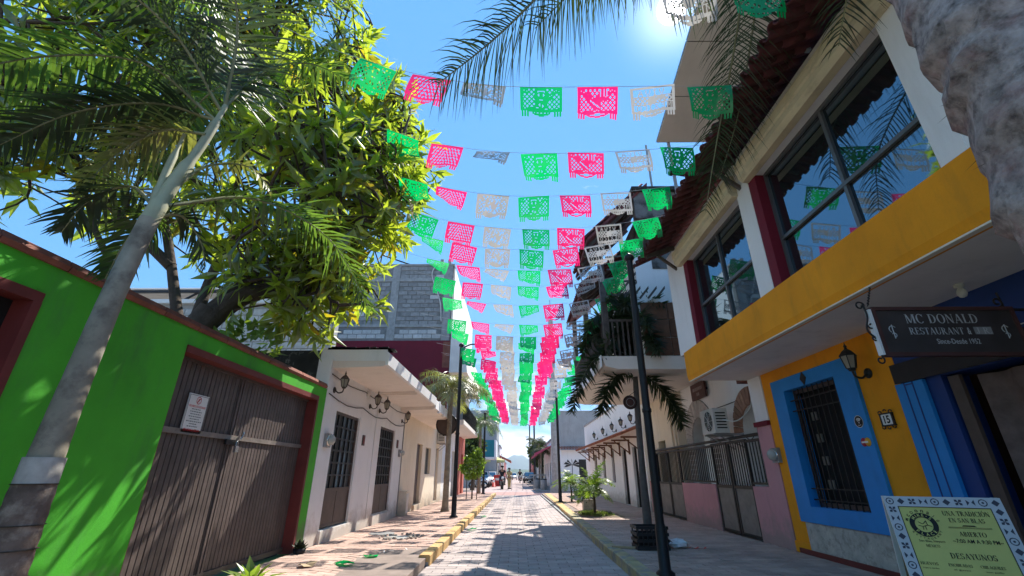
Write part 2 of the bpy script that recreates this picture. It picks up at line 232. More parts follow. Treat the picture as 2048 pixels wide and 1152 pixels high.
# ------------------------------------------------------------------ mesh helpers
def wloc(o):
    v = Vector((0, 0, 0))
    while o is not None: v += o.location; o = o.parent
    return v
class MB:
    """Collects shapes in world coordinates; build() links them as ONE mesh object."""
    def __init__(s): s.v = []; s.f = []; s.smooth = []
    def add(s, vs, fs, smooth=False):
        b = len(s.v); s.v.extend([tuple(map(float, p)) for p in vs]); s.f.extend([tuple(b + i for i in f) for f in fs]); s.smooth.extend([smooth] * len(fs)); return s
    def box(s, x0, x1, y0, y1, z0, z1):
        return s.add([(x0, y0, z0), (x1, y0, z0), (x1, y1, z0), (x0, y1, z0), (x0, y0, z1), (x1, y0, z1), (x1, y1, z1), (x0, y1, z1)],
                     [(0, 3, 2, 1), (4, 5, 6, 7), (0, 1, 5, 4), (1, 2, 6, 5), (2, 3, 7, 6), (3, 0, 4, 7)])
    def obox(s, o, ex, ey, ez):
        o, ex, ey, ez = map(Vector, (o, ex, ey, ez))
        p = [o, o + ex, o + ex + ey, o + ey]; p += [q + ez for q in p]
        return s.add(p, [(0, 3, 2, 1), (4, 5, 6, 7), (0, 1, 5, 4), (1, 2, 6, 5), (2, 3, 7, 6), (3, 0, 4, 7)])
    def beam(s, a, b, w, h=None, up=(0, 0, 1)):
        a, b = Vector(a), Vector(b); h = h or w; d = (b - a).normalized(); u = Vector(up)
        if abs(d.dot(u)) > 0.98: u = Vector((0, 1, 0))
        x = d.cross(u).normalized(); y = x.cross(d).normalized()
        return s.obox(a - x * w / 2 - y * h / 2, x * w, y * h, b - a)
    def tube(s, pts, rad, n=8, cap=True, smooth=True):
        pts = [Vector(p) for p in pts]; k = len(pts)
        rad = [rad] * k if not hasattr(rad, '__len__') else rad
        vs = []; ref = None
        for i, p in enumerate(pts):
            d = (pts[min(i + 1, k - 1)] - pts[max(i - 1, 0)]); d = d.normalized() if d.length > 1e-9 else Vector((0, 0, 1))
            if ref is None: ref = Vector((1, 0, 0)) if abs(d.x) < 0.9 else Vector((0, 1, 0))
            x = (ref - d * ref.dot(d)).normalized(); y = d.cross(x); ref = x
            for j in range(n):
                a = 2 * math.pi * j / n; vs.append(p + (x * math.cos(a) + y * math.sin(a)) * rad[i])
        fs = [(i * n + j, i * n + (j + 1) % n, (i + 1) * n + (j + 1) % n, (i + 1) * n + j) for i in range(k - 1) for j in range(n)]
        s.add(vs, fs, smooth)
        if cap: s.add([vs[j] for j in range(n)], [tuple(range(n - 1, -1, -1))]); s.add([vs[(k - 1) * n + j] for j in range(n)], [tuple(range(n))])
        return s
    def lathe(s, c, prof, n=16, axis=(0, 0, 1), smooth=True):
        c = Vector(c); ax = Vector(axis).normalized(); x = ax.orthogonal().normalized(); y = ax.cross(x); vs = []
        for r, h in prof:
            for j in range(n):
                a = 2 * math.pi * j / n; vs.append(c + ax * h + (x * math.cos(a) + y * math.sin(a)) * max(r, 1e-4))
        fs = [(i * n + j, i * n + (j + 1) % n, (i + 1) * n + (j + 1) % n, (i + 1) * n + j) for i in range(len(prof) - 1) for j in range(n)]
        return s.add(vs, fs, smooth)
    def prism(s, poly, d):
        d = Vector(d); p = [Vector(q) for q in poly]; k = len(p)
        return s.add(p + [q + d for q in p], [tuple(range(k - 1, -1, -1)), tuple(range(k, 2 * k))] + [(i, (i + 1) % k, k + (i + 1) % k, k + i) for i in range(k)])
    def quad(s, a, b, c, d): return s.add([a, b, c, d], [(0, 1, 2, 3)])
    def wall(s, axis, t0, t1, a0, a1, z0, z1, holes=()):
        """Slab across 'axis' (t0..t1 thick), a along the wall, with rectangular holes that get their reveals."""
        A = sorted({a0, a1, *[h[0] for h in holes], *[h[1] for h in holes]}); Z = sorted({z0, z1, *[h[2] for h in holes], *[h[3] for h in holes]})
        A = [a for a in A if a0 <= a <= a1]; Z = [z for z in Z if z0 <= z <= z1]
        def solid(i, j):
            if i < 0 or j < 0 or i >= len(A) - 1 or j >= len(Z) - 1: return False
            ca, cz = (A[i] + A[i + 1]) / 2, (Z[j] + Z[j + 1]) / 2
            return not any(h[0] < ca < h[1] and h[2] < cz < h[3] for h in holes)
        P = (lambda t, a, z: (t, a, z)) if axis == 'x' else (lambda t, a, z: (a, t, z))
        for i in range(len(A) - 1):
            for j in range(len(Z) - 1):
                if not solid(i, j): continue
                a, b, c, d = A[i], A[i + 1], Z[j], Z[j + 1]
                for t in (t0, t1): s.quad(P(t, a, c), P(t, b, c), P(t, b, d), P(t, a, d))
                if not solid(i - 1, j): s.quad(P(t0, a, c), P(t1, a, c), P(t1, a, d), P(t0, a, d))
                if not solid(i + 1, j): s.quad(P(t0, b, c), P(t1, b, c), P(t1, b, d), P(t0, b, d))
                if not solid(i, j - 1): s.quad(P(t0, a, c), P(t1, a, c), P(t1, b, c), P(t0, b, c))
                if not solid(i, j + 1): s.quad(P(t0, a, d), P(t1, a, d), P(t1, b, d), P(t0, b, d))
        return s
    def mesh(s, name, mat, off=(0, 0, 0), bevel=0):
        me = bpy.data.meshes.new(name); off = Vector(off)
        me.from_pydata([tuple(Vector(p) - off) for p in s.v], [], s.f); me.polygons.foreach_set('use_smooth', s.smooth)
        if mat: me.materials.append(mat)
        me.update(); return me
    def build(s, name, mat, parent=None, kind=None, label=None, cat=None, group=None, loc=None):
        off = wloc(parent) if parent else Vector(loc or (0, 0, 0))
        if loc and parent: off = Vector(loc)
        o = bpy.data.objects.new(name, s.mesh(name, mat, off)); COL.objects.link(o)
        if parent: o.parent = parent; o.location = off - wloc(parent)
        else: o.location = off
        if kind: o['kind'] = kind
        if label: o['label'] = label
        if cat: o['category'] = cat
        if group: o['group'] = group
        return o
def thing(name, label, cat, loc=(0, 0, 0), group=None):
    o = bpy.data.objects.new(name, None); COL.objects.link(o); o.location = loc; o.empty_display_size = 0.2
    o['label'] = label; o['category'] = cat
    if group: o['group'] = group
    return o
def piece(name, me, parent, wl, rot=(0, 0, 0), scale=(1, 1, 1)):
    o = bpy.data.objects.new(name, me); COL.objects.link(o)
    if parent: o.parent = parent; o.location = Vector(wl) - wloc(parent)
    else: o.location = wl
    o.rotation_euler = rot; o.scale = scale; return o
KIDS = {}
def copy_tree(o, loc, label=None, rotz=None, scale=None, parent=None):
    c = o.copy(); COL.objects.link(c)
    if parent is None:
        c.location = loc
        if label: c['label'] = label
        if rotz is not None: c.rotation_euler = (0, 0, rotz)
        if scale: c.scale = (scale,) * 3
    else: c.parent = parent
    for ch in list(o.children): copy_tree(ch, None, parent=c)
    return c
def cat_rom(pts, n=8):
    pts = [Vector(p) for p in pts]; P = [pts[0] * 2 - pts[1]] + pts + [pts[-1] * 2 - pts[-2]]; out = []
    for i in range(1, len(P) - 2):
        a, b, c, d = P[i - 1:i + 3]
        for k in range(n):
            t = k / n; out.append(0.5 * ((2 * b) + (c - a) * t + (2 * a - 5 * b + 4 * c - d) * t * t + (3 * b - a - 3 * c + d) * t ** 3))
    out.append(pts[-1]); return out
_TX = {}
def text2d(body, shear=0.0, offset=0.0):
    key = (body, shear, offset)
    if key not in _TX:
        cu = bpy.data.curves.new('lettering', 'FONT'); cu.body = body; cu.align_x = 'CENTER'; cu.align_y = 'CENTER'; cu.size = 1; cu.resolution_u = 3; cu.offset = offset
        o = bpy.data.objects.new('lettering', cu); COL.objects.link(o)
        dg = bpy.context.evaluated_depsgraph_get(); me = bpy.data.meshes.new_from_object(o.evaluated_get(dg))
        vs = np.array([v.co[:2] for v in me.vertices]); fs = [tuple(p.vertices) for p in me.polygons]
        bpy.data.objects.remove(o); bpy.data.curves.remove(cu); bpy.data.meshes.remove(me)
        mn, mxv = vs.min(0), vs.max(0); _TX[key] = ((vs - (mn + mxv) / 2), fs, mxv - mn)
    return _TX[key]
def put_text(mb, body, c, ex, ey, h, w=None, offset=0.0):
    """Flat lettering centred at c in the plane of unit vectors ex (reading direction) and ey (up); h = height, w = forced width."""
    vs, fs, sz = text2d(body, 0, offset); c, ex, ey = Vector(c), Vector(ex), Vector(ey)
    sy = h / sz[1]; sx = (w / sz[0]) if w else sy
    mb.add([c + ex * (p[0] * sx) + ey * (p[1] * sy) for p in vs], fs)

def serif_glyph(ch):
    """Roman capitals from thick and thin strokes with slab ends; returns polygons and width (unit height)."""
    P = []; T_, t_ = .17, .06
    def poly(*p): P.append(list(p))
    def stem(x, w=T_, y0=0, y1=1, s=.07):
        poly((x - w / 2, y0), (x + w / 2, y0), (x + w / 2, y1), (x - w / 2, y1))
        if y0 == 0: poly((x - w / 2 - s, 0), (x + w / 2 + s, 0), (x + w / 2 + s, .05), (x - w / 2 - s, .05))
        if y1 == 1: poly((x - w / 2 - s, .95), (x + w / 2 + s, .95), (x + w / 2 + s, 1), (x - w / 2 - s, 1))
    def diag(x0, y0, x1, y1, w): poly((x0 - w / 2, y0), (x0 + w / 2, y0), (x1 + w / 2, y1), (x1 - w / 2, y1))
    def bar(x0, x1, y, h=t_): poly((x0, y - h / 2), (x1, y - h / 2), (x1, y + h / 2), (x0, y + h / 2))
    def tick(x, y0, y1): poly((x - .025, y0), (x + .025, y0), (x + .025, y1), (x - .025, y1))
    def foot(x, y): poly((x - .11, y), (x + .11, y), (x + .11, y + .05), (x - .11, y + .05))
    def bowl(cx, cy, rx, ry, a0, a1, n=14):
        for i in range(n):
            q = [a0 + (a1 - a0) * (i + k) / n for k in (0, 1)]; pp = []
            for j, a in enumerate(q + q[::-1]):
                th = t_ + (T_ - t_) * abs(math.cos(a)) ** 1.5; k = 1 if j < 2 else 0
                pp.append((cx + (rx - (0 if k else th)) * math.cos(a), cy + (ry - (0 if k else th * .8)) * math.sin(a)))
            P.append(pp)
    pi = math.pi; w = .8
    if ch == 'A': diag(.12, 0, .40, 1, t_); diag(.70, 0, .42, 1, T_); bar(.2, .62, .33); foot(.12, 0); foot(.70, 0); w = .84
    elif ch == 'B': stem(.17); bowl(.30, .74, .30, .26, -pi / 2, pi / 2); bowl(.30, .25, .36, .27, -pi / 2, pi / 2); bar(.2, .33, .03); bar(.2, .33, .97); bar(.2, .33, .5); w = .74
    elif ch == 'C': bowl(.45, .5, .40, .52, .75, 2 * pi - .75, 20); tick(.74, .68, .98); w = .82
    elif ch == 'D': stem(.17); bowl(.30, .5, .46, .5, -pi / 2, pi / 2); bar(.2, .33, .03); bar(.2, .33, .97); w = .84
    elif ch == 'E': stem(.17); bar(.2, .60, .03); bar(.2, .58, .97); bar(.2, .46, .52); tick(.60, 0, .22); tick(.57, .8, 1); tick(.46, .43, .61); w = .68
    elif ch == 'H': stem(.17); stem(.65); bar(.2, .62, .52); w = .84
    elif ch == 'I': stem(.19); w = .40
    elif ch == 'J': stem(.30, y0=.15); bowl(.16, .2, .22, .22, -pi, 0, 8); w = .48
    elif ch == 'L': stem(.17); bar(.2, .62, .03); tick(.62, 0, .25); w = .70
    elif ch == 'M': stem(.13, t_); stem(.87); diag(.16, 1, .48, .05, T_ * .9); diag(.80, 1, .50, .05, t_); w = 1.04
    elif ch == 'N': stem(.14, t_); stem(.70, t_); diag(.16, 1, .68, 0, T_); w = .86
    elif ch in 'OQ': bowl(.44, .5, .41, .52, 0, 2 * pi, 26); w = .88; (diag(.5, .2, .8, -.18, T_ * .8) if ch == 'Q' else None)
    elif ch == 'R': stem(.17); bowl(.30, .74, .32, .26, -pi / 2, pi / 2); bar(.2, .33, .97); bar(.2, .35, .5); diag(.70, 0, .36, .5, T_); foot(.72, 0); w = .82
    elif ch == 'S': bowl(.32, .74, .27, .27, .5, 1.5 * pi, 12); bowl(.32, .26, .29, .27, -pi + .5, pi / 2, 12); tick(.55, .74, .98); tick(.08, .02, .28); w = .66
    elif ch == 'T': stem(.36); bar(.04, .68, .97); tick(.05, .75, 1); tick(.67, .75, 1); w = .74
    elif ch == 'U': stem(.16, y0=.3); stem(.68, t_, y0=.3); bowl(.41, .32, .32, .33, pi, 2 * pi); w = .84
    elif ch == 'V': diag(.10, 1, .40, 0, T_); diag(.70, 1, .42, 0, t_); foot(.10, .95); foot(.70, .95); w = .80
    elif ch == 'X': diag(.12, 1, .66, 0, T_); diag(.66, 1, .12, 0, t_); [foot(x, y) for x in (.12, .66) for y in (0, .95)]; w = .80
    elif ch == 'Y': diag(.12, 1, .38, .45, T_); diag(.66, 1, .40, .45, t_); stem(.39, y1=.5); foot(.12, .95); foot(.66, .95); w = .78
    elif ch == 'Ó': bowl(.44, .5, .41, .52, 0, 2 * pi, 26); diag(.42, 1.08, .52, 1.26, .1); w = .88
    elif ch == 'É': return serif_glyph('E')[0] + [[(.30, 1.08), (.40, 1.08), (.50, 1.26), (.40, 1.26)]], .68
    elif ch == '.': poly((.06, 0), (.22, 0), (.22, .16), (.06, .16)); w = .28
    elif ch == ' ': w = .42
    else: return None, .6
    return P, w
def put_serif(mb, body, c, ex, ey, h, w=None, offset=0.0):
    gl = [serif_glyph(ch) for ch in body]
    if any(g[0] is None and ch not in '&' for g, ch in zip(gl, body)): return put_text(mb, body, c, ex, ey, h, w, offset)
    tot = sum(g[1] for g in gl) + .02 * len(gl); c, ex, ey = Vector(c), Vector(ex), Vector(ey); sx = (w / tot) if w else h; x = -tot * sx / 2
    for ch, (P, wd) in zip(body, gl):
        if P is None: put_text(mb, ch, c + ex * (x + wd * sx * .5), ex, ey, h, wd * sx * .9, .02)
        else:
            for pg in P: mb.add([c + ex * (x + a * sx) + ey * ((b - .5) * h) for a, b in pg], [tuple(range(len(pg)))])
        x += (wd + .02) * sx
def ring(mb, c, ex, ey, r0, r1, n=24, a0=0, a1=2 * math.pi):
    c, ex, ey = Vector(c), Vector(ex), Vector(ey); vs = []; 
    for i in range(n + 1):
        a = a0 + (a1 - a0) * i / n
        for r in (r0, r1): vs.append(c + ex * math.cos(a) * r + ey * math.sin(a) * r)
    mb.add(vs, [(2 * i, 2 * i + 1, 2 * i + 3, 2 * i + 2) for i in range(n)])

# ------------------------------------------------------------------ the setting: ground, street, pavements, kerbs, hills
SW = 0.13
MB().box(-400, 400, -60, 6000, -1.0, -0.06).build('ground', paint('dry_ground', (0.22, 0.19, 0.15), 0.95, 0.2, 0.3, 0), kind='structure')
street = MB().box(-1.35, 1.62, -4, 36, -0.05, -0.012).build('street', M_ROAD, kind='structure')
MB().box(-6.5, 6.5, 36, 220, -0.05, 0.0).build('road', paint('far_road_concrete', (0.40, 0.31, 0.29), 0.95, 0.12, 0.6, 0.3, 20, stain=(0.28, 0.22, 0.21)), kind='structure')
MB().box(-7, 7, 31.0, 36.3, -0.045, 0.004).build('crossing', paint('crossing_paving', (0.40, 0.24, 0.21), 0.95, 0.12, 1.5, 0.3, 20), kind='structure')
def paver_mesh(name, lx, ly, mat):
    m = MB(); h = 0.012; b = 0.004
    x, y = lx / 2, ly / 2
    m.add([(-x, -y, -h), (x, -y, -h), (x, y, -h), (-x, y, -h), (-x + b, -y + b, 0), (x - b, -y + b, 0), (x - b, y - b, 0), (-x + b, y - b, 0)],
          [(4, 5, 6, 7), (0, 1, 5, 4), (1, 2, 6, 5), (2, 3, 7, 6), (3, 0, 4, 7)])
    return m, m.mesh(name, mat)
def lay(parent, mat, lx, ly, x0, x1, y0, y1, zf, first, bond=True, swap=False, joint=0.006):
    """Pavers in running bond: the ones that show largest as objects, the rest as one part."""
    mb1, me = paver_mesh('paver', lx - joint, ly - joint, mat); rest = MB(); cnt = 0; r = random.Random(3)
    ny = int((y1 - y0) / ly)
    for j in range(ny):
        y = y0 + (j + .5) * ly; off = (lx / 2 if (bond and j % 2) else 0); x = x0 - off + lx / 2
        while x - lx / 2 < x1 - 0.02:
            xa, xb = max(x - lx / 2, x0), min(x + lx / 2, x1)
            if xb - xa > 0.05:
                cx, z = (xa + xb) / 2, zf((xa + xb) / 2, y) + r.uniform(-.0025, .0025); sx = (xb - xa - joint) / (lx - joint)
                if cnt < 300 and first(cx, y):
                    slope = (zf(cx + .05, y) - zf(cx - .05, y)) / .1
                    piece('paver', me, parent, (cx, y, z), (r.uniform(-.006, .006), -math.atan(slope) + r.uniform(-.006, .006), r.uniform(-.006, .006)), (sx, 1, 1)); cnt += 1
                else:
                    rest.add([(cx + p[0] * sx, y + p[1], zf(cx + p[0] * sx, y) + (z - zf(cx, y)) + p[2]) for p in mb1.v], mb1.f)
            x += lx
    if rest.v: rest.build('pavers', mat, parent, kind='stuff')
lay(street, M_PAVE, 0.30, 0.15, -1.32, 1.55, 5.4, 31.0, lambda x, y: 0.0, lambda x, y: True)
def zl(x, y):
    if y >= 8.6 or x <= -2.6: return SW
    k = min(1, max(0, (x + 2.6) / 1.2)); q = min(1, max(0, (8.6 - y) / 1.2)); return SW - (SW - 0.012) * k * q
side_l = MB().add([(-3.46, -4, SW - .014), (-2.6, -4, SW - .014), (-2.6, 31, SW - .014), (-3.46, 31, SW - .014)], [(0, 1, 2, 3)]).add([(-2.6, 8.6, SW - .014), (-1.34, 8.6, SW - .014), (-1.34, 31, SW - .014), (-2.6, 31, SW - .014)], [(0, 1, 2, 3)]).add([(-2.6, -4, SW - .014), (-1.34, -4, -.004), (-1.34, 7.4, -.004), (-1.34, 8.6, SW - .014), (-2.6, 8.6, SW - .014)], [(0, 1, 2, 3, 4)]).build('pavement', M_SAND, kind='structure')
lay(side_l, M_PAVEL, 0.27, 0.135, -3.44, -1.42, 5.4, 31.0, zl, lambda x, y: True)
side_r = MB().box(1.62, 4.8, -4, 31, -0.05, SW - .014).build('pavement', M_SAND, kind='structure')
lay(side_r, M_PAVER, 0.27, 0.135, 1.70, 4.44, 5.2, 13.9, lambda x, y: SW, lambda x, y: True)
lay(side_r, M_PAVER, 0.27, 0.135, 3.1, 4.44, 13.9, 31.0, lambda x, y: SW, lambda x, y: False)
lay(side_r, M_PAVEL, 0.27, 0.135, 2.1, 3.1, 16.2, 31.0, lambda x, y: SW, lambda x, y: False)
MB().box(-6.5, -3.4, 36.3, 200, -0.05, 0.03).build('pavement', M_SAND, kind='structure'); MB().box(1.5, 6.5, 36.3, 200, -0.05, 0.05).build('pavement', M_SAND, kind='structure')
# kerbs, cast in lengths
def kerb(side, y0, y1, mat):
    root = MB().box(*( (-1.43, -1.30) if side < 0 else (1.52, 1.70)), y0, y1, -0.05, 0.05).build('kerb', M_CONC, kind='structure'); n = 0
    y = y0
    while y < y1 - .2:
        L = random.uniform(.9, 1.15); ye = min(y + L, y1); f = (y - 10) / 20
        m = MB(); t = .006 * random.uniform(0, 1); b = .014
        xa, xb = ((-1.45, -1.28) if side < 0 else (1.50 + .012 * max(0, y - 8), 1.70 + .02 * max(0, y - 8)))
        xa += t; xb += t; zt = SW + .012 + random.uniform(-.004, .004)
        p = [(xa, 0, -.05), (xa, 0, zt - b), (xa + b, 0, zt), (xb - b, 0, zt), (xb, 0, zt - b), (xb, 0, -.05)]
        m.prism([(q[0], y + .001, q[2]) for q in p], (0, ye - y - .003, 0)); m.build('kerb_stone', mat, root); y = ye
kerb(-1, 7.55, 31.0, M_KERB); kerb(1, -2, 15.2, M_KERBW); kerb(1, 15.2, 30.5, M_KERB)
# grass square with a rim in the far pavement
MB().box(1.9, 2.95, 13.95, 16.1, SW - .02, SW + .004).build('planting_bed', paint('bed_soil', (0.16, 0.12, 0.08), 0.95, .3, 9, .6, 30), kind='structure')
g = MB()
for i in range(1500):
    x, y = random.uniform(1.92, 2.93), random.uniform(14.0, 16.05); a = random.uniform(0, 6.28); h = random.uniform(.03, .10) ; dx, dy = math.cos(a) * .012, math.sin(a) * .012; lx, ly = random.uniform(-.05, .05), random.uniform(-.05, .05)
    if math.hypot(x - 2.4, (y - 15) * .6) > random.uniform(.35, .62): continue
    g.add([(x - dx, y - dy, SW), (x + dx, y + dy, SW), (x + lx, y + ly, SW + h)], [(0, 1, 2)])
g.build('grass', M_GRASS, kind='stuff')
# mountain and wooded hill at the end of the road
def ridge(name, y, prof, mat, depth, n=60, rough=6):
    m = MB(); xs = np.linspace(prof[0][0], prof[-1][0], n); hs = np.interp(xs, [p[0] for p in prof], [p[1] for p in prof]); vs = []; K = 8
    r = np.random.default_rng(5)
    for k in range(K + 1):
        f = math.sin(math.pi * k / K) ** 0.9
        for i in range(n): vs.append((xs[i], y + depth * (k / K - .5), max(-2, hs[i] * f + (r.normal() * rough if 0 < k < K else 0))))
    m.add(vs, [(k * n + i, k * n + i + 1, (k + 1) * n + i + 1, (k + 1) * n + i) for k in range(K) for i in range(n - 1)], True); return m.build(name, mat, kind='structure')
ridge('mountain', 4600, [(-700, 0), (-330, 20), (-130, 105), (-75, 150), (-20, 172), (60, 168), (110, 140), (200, 60), (420, 20), (800, 0)], M_HILL, 900, rough=3)
ridge('hills', 1500, [(-300, 8), (-60, 14), (-20, 16), (20, 12), (60, 15), (300, 10)], M_HILL, 240, rough=1.0)
hz = bpy.data.materials.new('air'); hz.use_nodes = True; hz.node_tree.nodes.clear()
_o = N(hz.node_tree, 'ShaderNodeOutputMaterial'); _p = N(hz.node_tree, 'ShaderNodeVolumePrincipled'); _p.inputs['Density'].default_value = 0.00016; _p.inputs['Color'].default_value = (0.72, 0.84, 1.0, 1); _p.inputs['Anisotropy'].default_value = 0.3
hz.node_tree.links.new(_p.outputs[0], _o.inputs['Volume'])
MB().box(-1500, 1500, -80, 6100, -2.5, 200).build('haze', hz, kind='stuff')

# ------------------------------------------------------------------ left side
# green garden wall
gw = thing('garden_wall', 'bright green painted garden wall with a terracotta capping, dappled by tree shade', 'wall', (-3.5, 5.4, 0))
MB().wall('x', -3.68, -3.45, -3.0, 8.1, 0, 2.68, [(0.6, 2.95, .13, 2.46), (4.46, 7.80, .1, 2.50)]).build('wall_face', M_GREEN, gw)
_, cap_me = None, MB().prism([(-.21, -.245, 0), (.07, -.245, 0), (.085, -.245, .035), (.06, -.245, .085), (-.21, -.245, .07)], (0, .49, 0)).mesh('cap_tile', M_TERRA)
for i in range(22): piece('cap_tile', cap_me, gw, (-3.5, -2.75 + i * .5 + .03, 2.68), (random.uniform(-.01, .01), random.uniform(-.015, .015), random.uniform(-.008, .008)))
# maroon frames round the two openings
for (ya, yb, zt) in ((4.46, 7.80, 2.50), (0.6, 2.95, 2.46)):
    f = MB(); f.box(-3.66, -3.435, ya - .0, yb + .0, zt - .07, zt + .004); f.box(-3.66, -3.435, yb - .06, yb + .003, .12, zt - .07); 
    if ya > 4: f.box(-3.66, -3.47, ya - .003, ya + .03, .12, zt - .07)
    f.build('door_frame', M_MAROON, gw)
d = MB().box(-3.66, -3.58, .63, 2.89, .12, 2.39).build('doorway', M_VOID, gw)
# garage gate of upright metal slats
gate = thing('garage_gate', 'wide brown double gate of upright metal slats with rust-worn mid bar', 'gate', (-3.6, 6.1, 0.1))
y0, y1 = 4.50, 7.735; zlo, zhi = .17, 2.42
MB().box(-3.645, -3.62, y0, y1, zlo, zhi).build('backing', M_VOID, gate)
nsl = 42; pw = (y1 - y0) / nsl
sl_me = MB().prism([(0, -pw * .425, 0), (.010, -pw * .42, 0), (.013, -pw * .39, 0), (.013, pw * .39, 0), (.010, pw * .42, 0), (0, pw * .425, 0)], (0, 0, zhi - zlo)).mesh('slat', M_SLAT)
for i in range(nsl): piece('slat', sl_me, gate, (-3.615 + random.uniform(-.002, .002), y0 + (i + .5) * pw, zlo))
for (za, zb, xx) in ((1.645, 1.70, -3.575), (zlo - .02, zlo + .04, -3.58), (zhi - .02, zhi + .03, -3.58)):
    MB().box(-3.61, xx, y0, y1, za, zb).build('rail', paint('bare_gate_bar', (0.20, 0.17, 0.15), 0.45, 0.3, 6, .1, 40) if za > 1 and za < 2 else M_SLAT, gate)
for yy in (5.78, 5.84): MB().box(-3.612, -3.583, yy - .018, yy + .018, zlo, zhi).build('stile', M_SLAT, gate)
hb = MB(); hb.box(-3.575, -3.545, 5.66, 5.92, 1.585, 1.645); hb.build('hasp', M_DARK, gate)
pl = MB(); pl.box(-3.545, -3.515, 5.83, 5.90, 1.50, 1.575); lk = pl.build('padlock', M_CHROME, gate)
MB().tube([(-3.53, 5.845, 1.575), (-3.53, 5.845, 1.62), (-3.53, 5.865, 1.635), (-3.53, 5.885, 1.62), (-3.53, 5.885, 1.575)], .006, 6).build('shackle', M_CHROME, lk)
MB().tube([(-3.55, 5.95, 1.66), (-3.53, 5.96, 1.72), (-3.54, 5.97, 1.75)], .012, 6).build('bolt', M_CHROME, gate)
# no-parking notice
sg = thing('parking_notice', 'white upright notice with a red no-parking symbol screwed to the gate slats', 'sign', (-3.58, 5.03, 1.66))
MB().box(-3.589, -3.575, 4.875, 5.195, 1.665, 2.075).build('board', M_PAPER, sg)
ex, ey = (0, 1, 0), (0, 0, 1); tb = MB(); X = -3.573
put_text(tb, 'PROHIBIDO ESTACIONARSE', (X, 5.035, 1.945), ex, ey, .024, .27, .012); put_text(tb, 'SE USARA GRUA', (X, 5.035, 1.695), ex, ey, .026, .25, .02); put_text(tb, 'E', (X, 5.035, 2.012), ex, ey, .036, None, .02)
ring(tb, (X, 5.035, 2.012), ex, ey, .033, .041); tb.beam((X, 5.01, 1.987), (X, 5.06, 2.037), .003, .006, up=(1, 0, 0)); tb.build('lettering', M_REDINK, sg)
tb = MB()
for k, (w) in enumerate((.16, .19, .17, .20, .15, .24, .13, .18)):
    z = 1.915 - k * .026; y = 5.035 - w / 2
    while y < 5.035 + w / 2 - .01:
        l = random.uniform(.012, .034); tb.quad((X, y, z - .005), (X, min(y + l, 5.035 + w / 2), z - .005), (X, min(y + l, 5.035 + w / 2), z + .005), (X, y, z + .005)); y += l + .008
tb.build('small_print', paint('grey_print', (.16, .17, .17), .6, .05), sg)
fr = MB()
for (a, b, c_, d_) in ((4.880, 5.190, 2.060, 2.064), (4.880, 5.190, 1.676, 1.680), (4.880, 4.884, 1.676, 2.064), (5.186, 5.190, 1.676, 2.064)): fr.box(X - .001, X, a, b, c_, d_)
fr.build('border_line', M_INK, sg)

def lantern(name, label, p, nx, group, mat=M_IRON, s=1.0, up=True):
    """Carriage lantern: wall plate, scrolled arm, six-sided glass cage, cap and finial. nx = direction away from the wall (+1/-1 in x)."""
    x, y, z = p; t = thing(name, label, 'lantern', (x, y, z), group)
    MB().lathe((x, y, z), [(0, 0), (.055 * s, 0), (.055 * s, .012 * s), (.03 * s, .03 * s), (0, .035 * s)], 14, (nx, 0, 0)).build('wall_plate', mat, t)
    a = cat_rom([(x + nx * .02 * s, y, z), (x + nx * .08 * s, y, z - .05 * s), (x + nx * .15 * s, y, z - .035 * s), (x + nx * .17 * s, y, z + .02 * s)], 5)
    MB().tube(a, .012 * s, 7).build('arm', mat, t)
    c = (x + nx * .17 * s, y, z + .02 * s)
    MB().lathe(c, [(0, 0), (.03 * s, .005 * s), (.045 * s, .03 * s), (.05 * s, .035 * s)], 6, smooth=False).build('base', mat, t)
    MB().lathe(c, [(.047 * s, .035 * s), (.075 * s, .17 * s)], 6, smooth=False).build('glass', M_LGLASS, t)
    cg = MB()
    for k in range(6):
        b = 2 * math.pi * k / 6; ax = Vector((0, 0, 1)).orthogonal().normalized(); ay = Vector((0, 0, 1)).cross(ax); dr = ax * math.cos(b) + ay * math.sin(b)
        cg.beam(Vector(c) + dr * .049 * s + Vector((0, 0, .035 * s)), Vector(c) + dr * .078 * s + Vector((0, 0, .17 * s)), .009 * s)
    cg.build('cage', mat, t)
    MB().lathe(c, [(.088 * s, .168 * s), (.088 * s, .178 * s), (.05 * s, .225 * s), (.018 * s, .25 * s), (.012 * s, .27 * s), (.02 * s, .28 * s), (.008 * s, .30 * s), (0, .335 * s)], 6, smooth=False).build('cap', mat, t)
    return t
def meter(label, p, nx, r=.1):
    x, y, z = p; t = thing('electric_meter', label, 'meter', p)
    MB().box(min(x, x + nx * .06), max(x, x + nx * .06), y - r, y + r, z - r * 1.25, z + r * 1.1).build('box', M_GREYM, t)
    MB().lathe((x + nx * .06, y, z), [(r * .95, 0), (r * .95, .03), (r * .85, .07), (r * .5, .10), (0, .11)], 18, (nx, 0, 0)).build('glass_dome', paint('meter_glass', (.42, .43, .40), .15, .1, 6, 0), t)
    MB().lathe((x + nx * .05, y, z), [(r * 1.05, 0), (r * 1.05, .025), (r * .93, .03)], 18, (nx, 0, 0)).build('rim', M_CHROME, t)
    return t
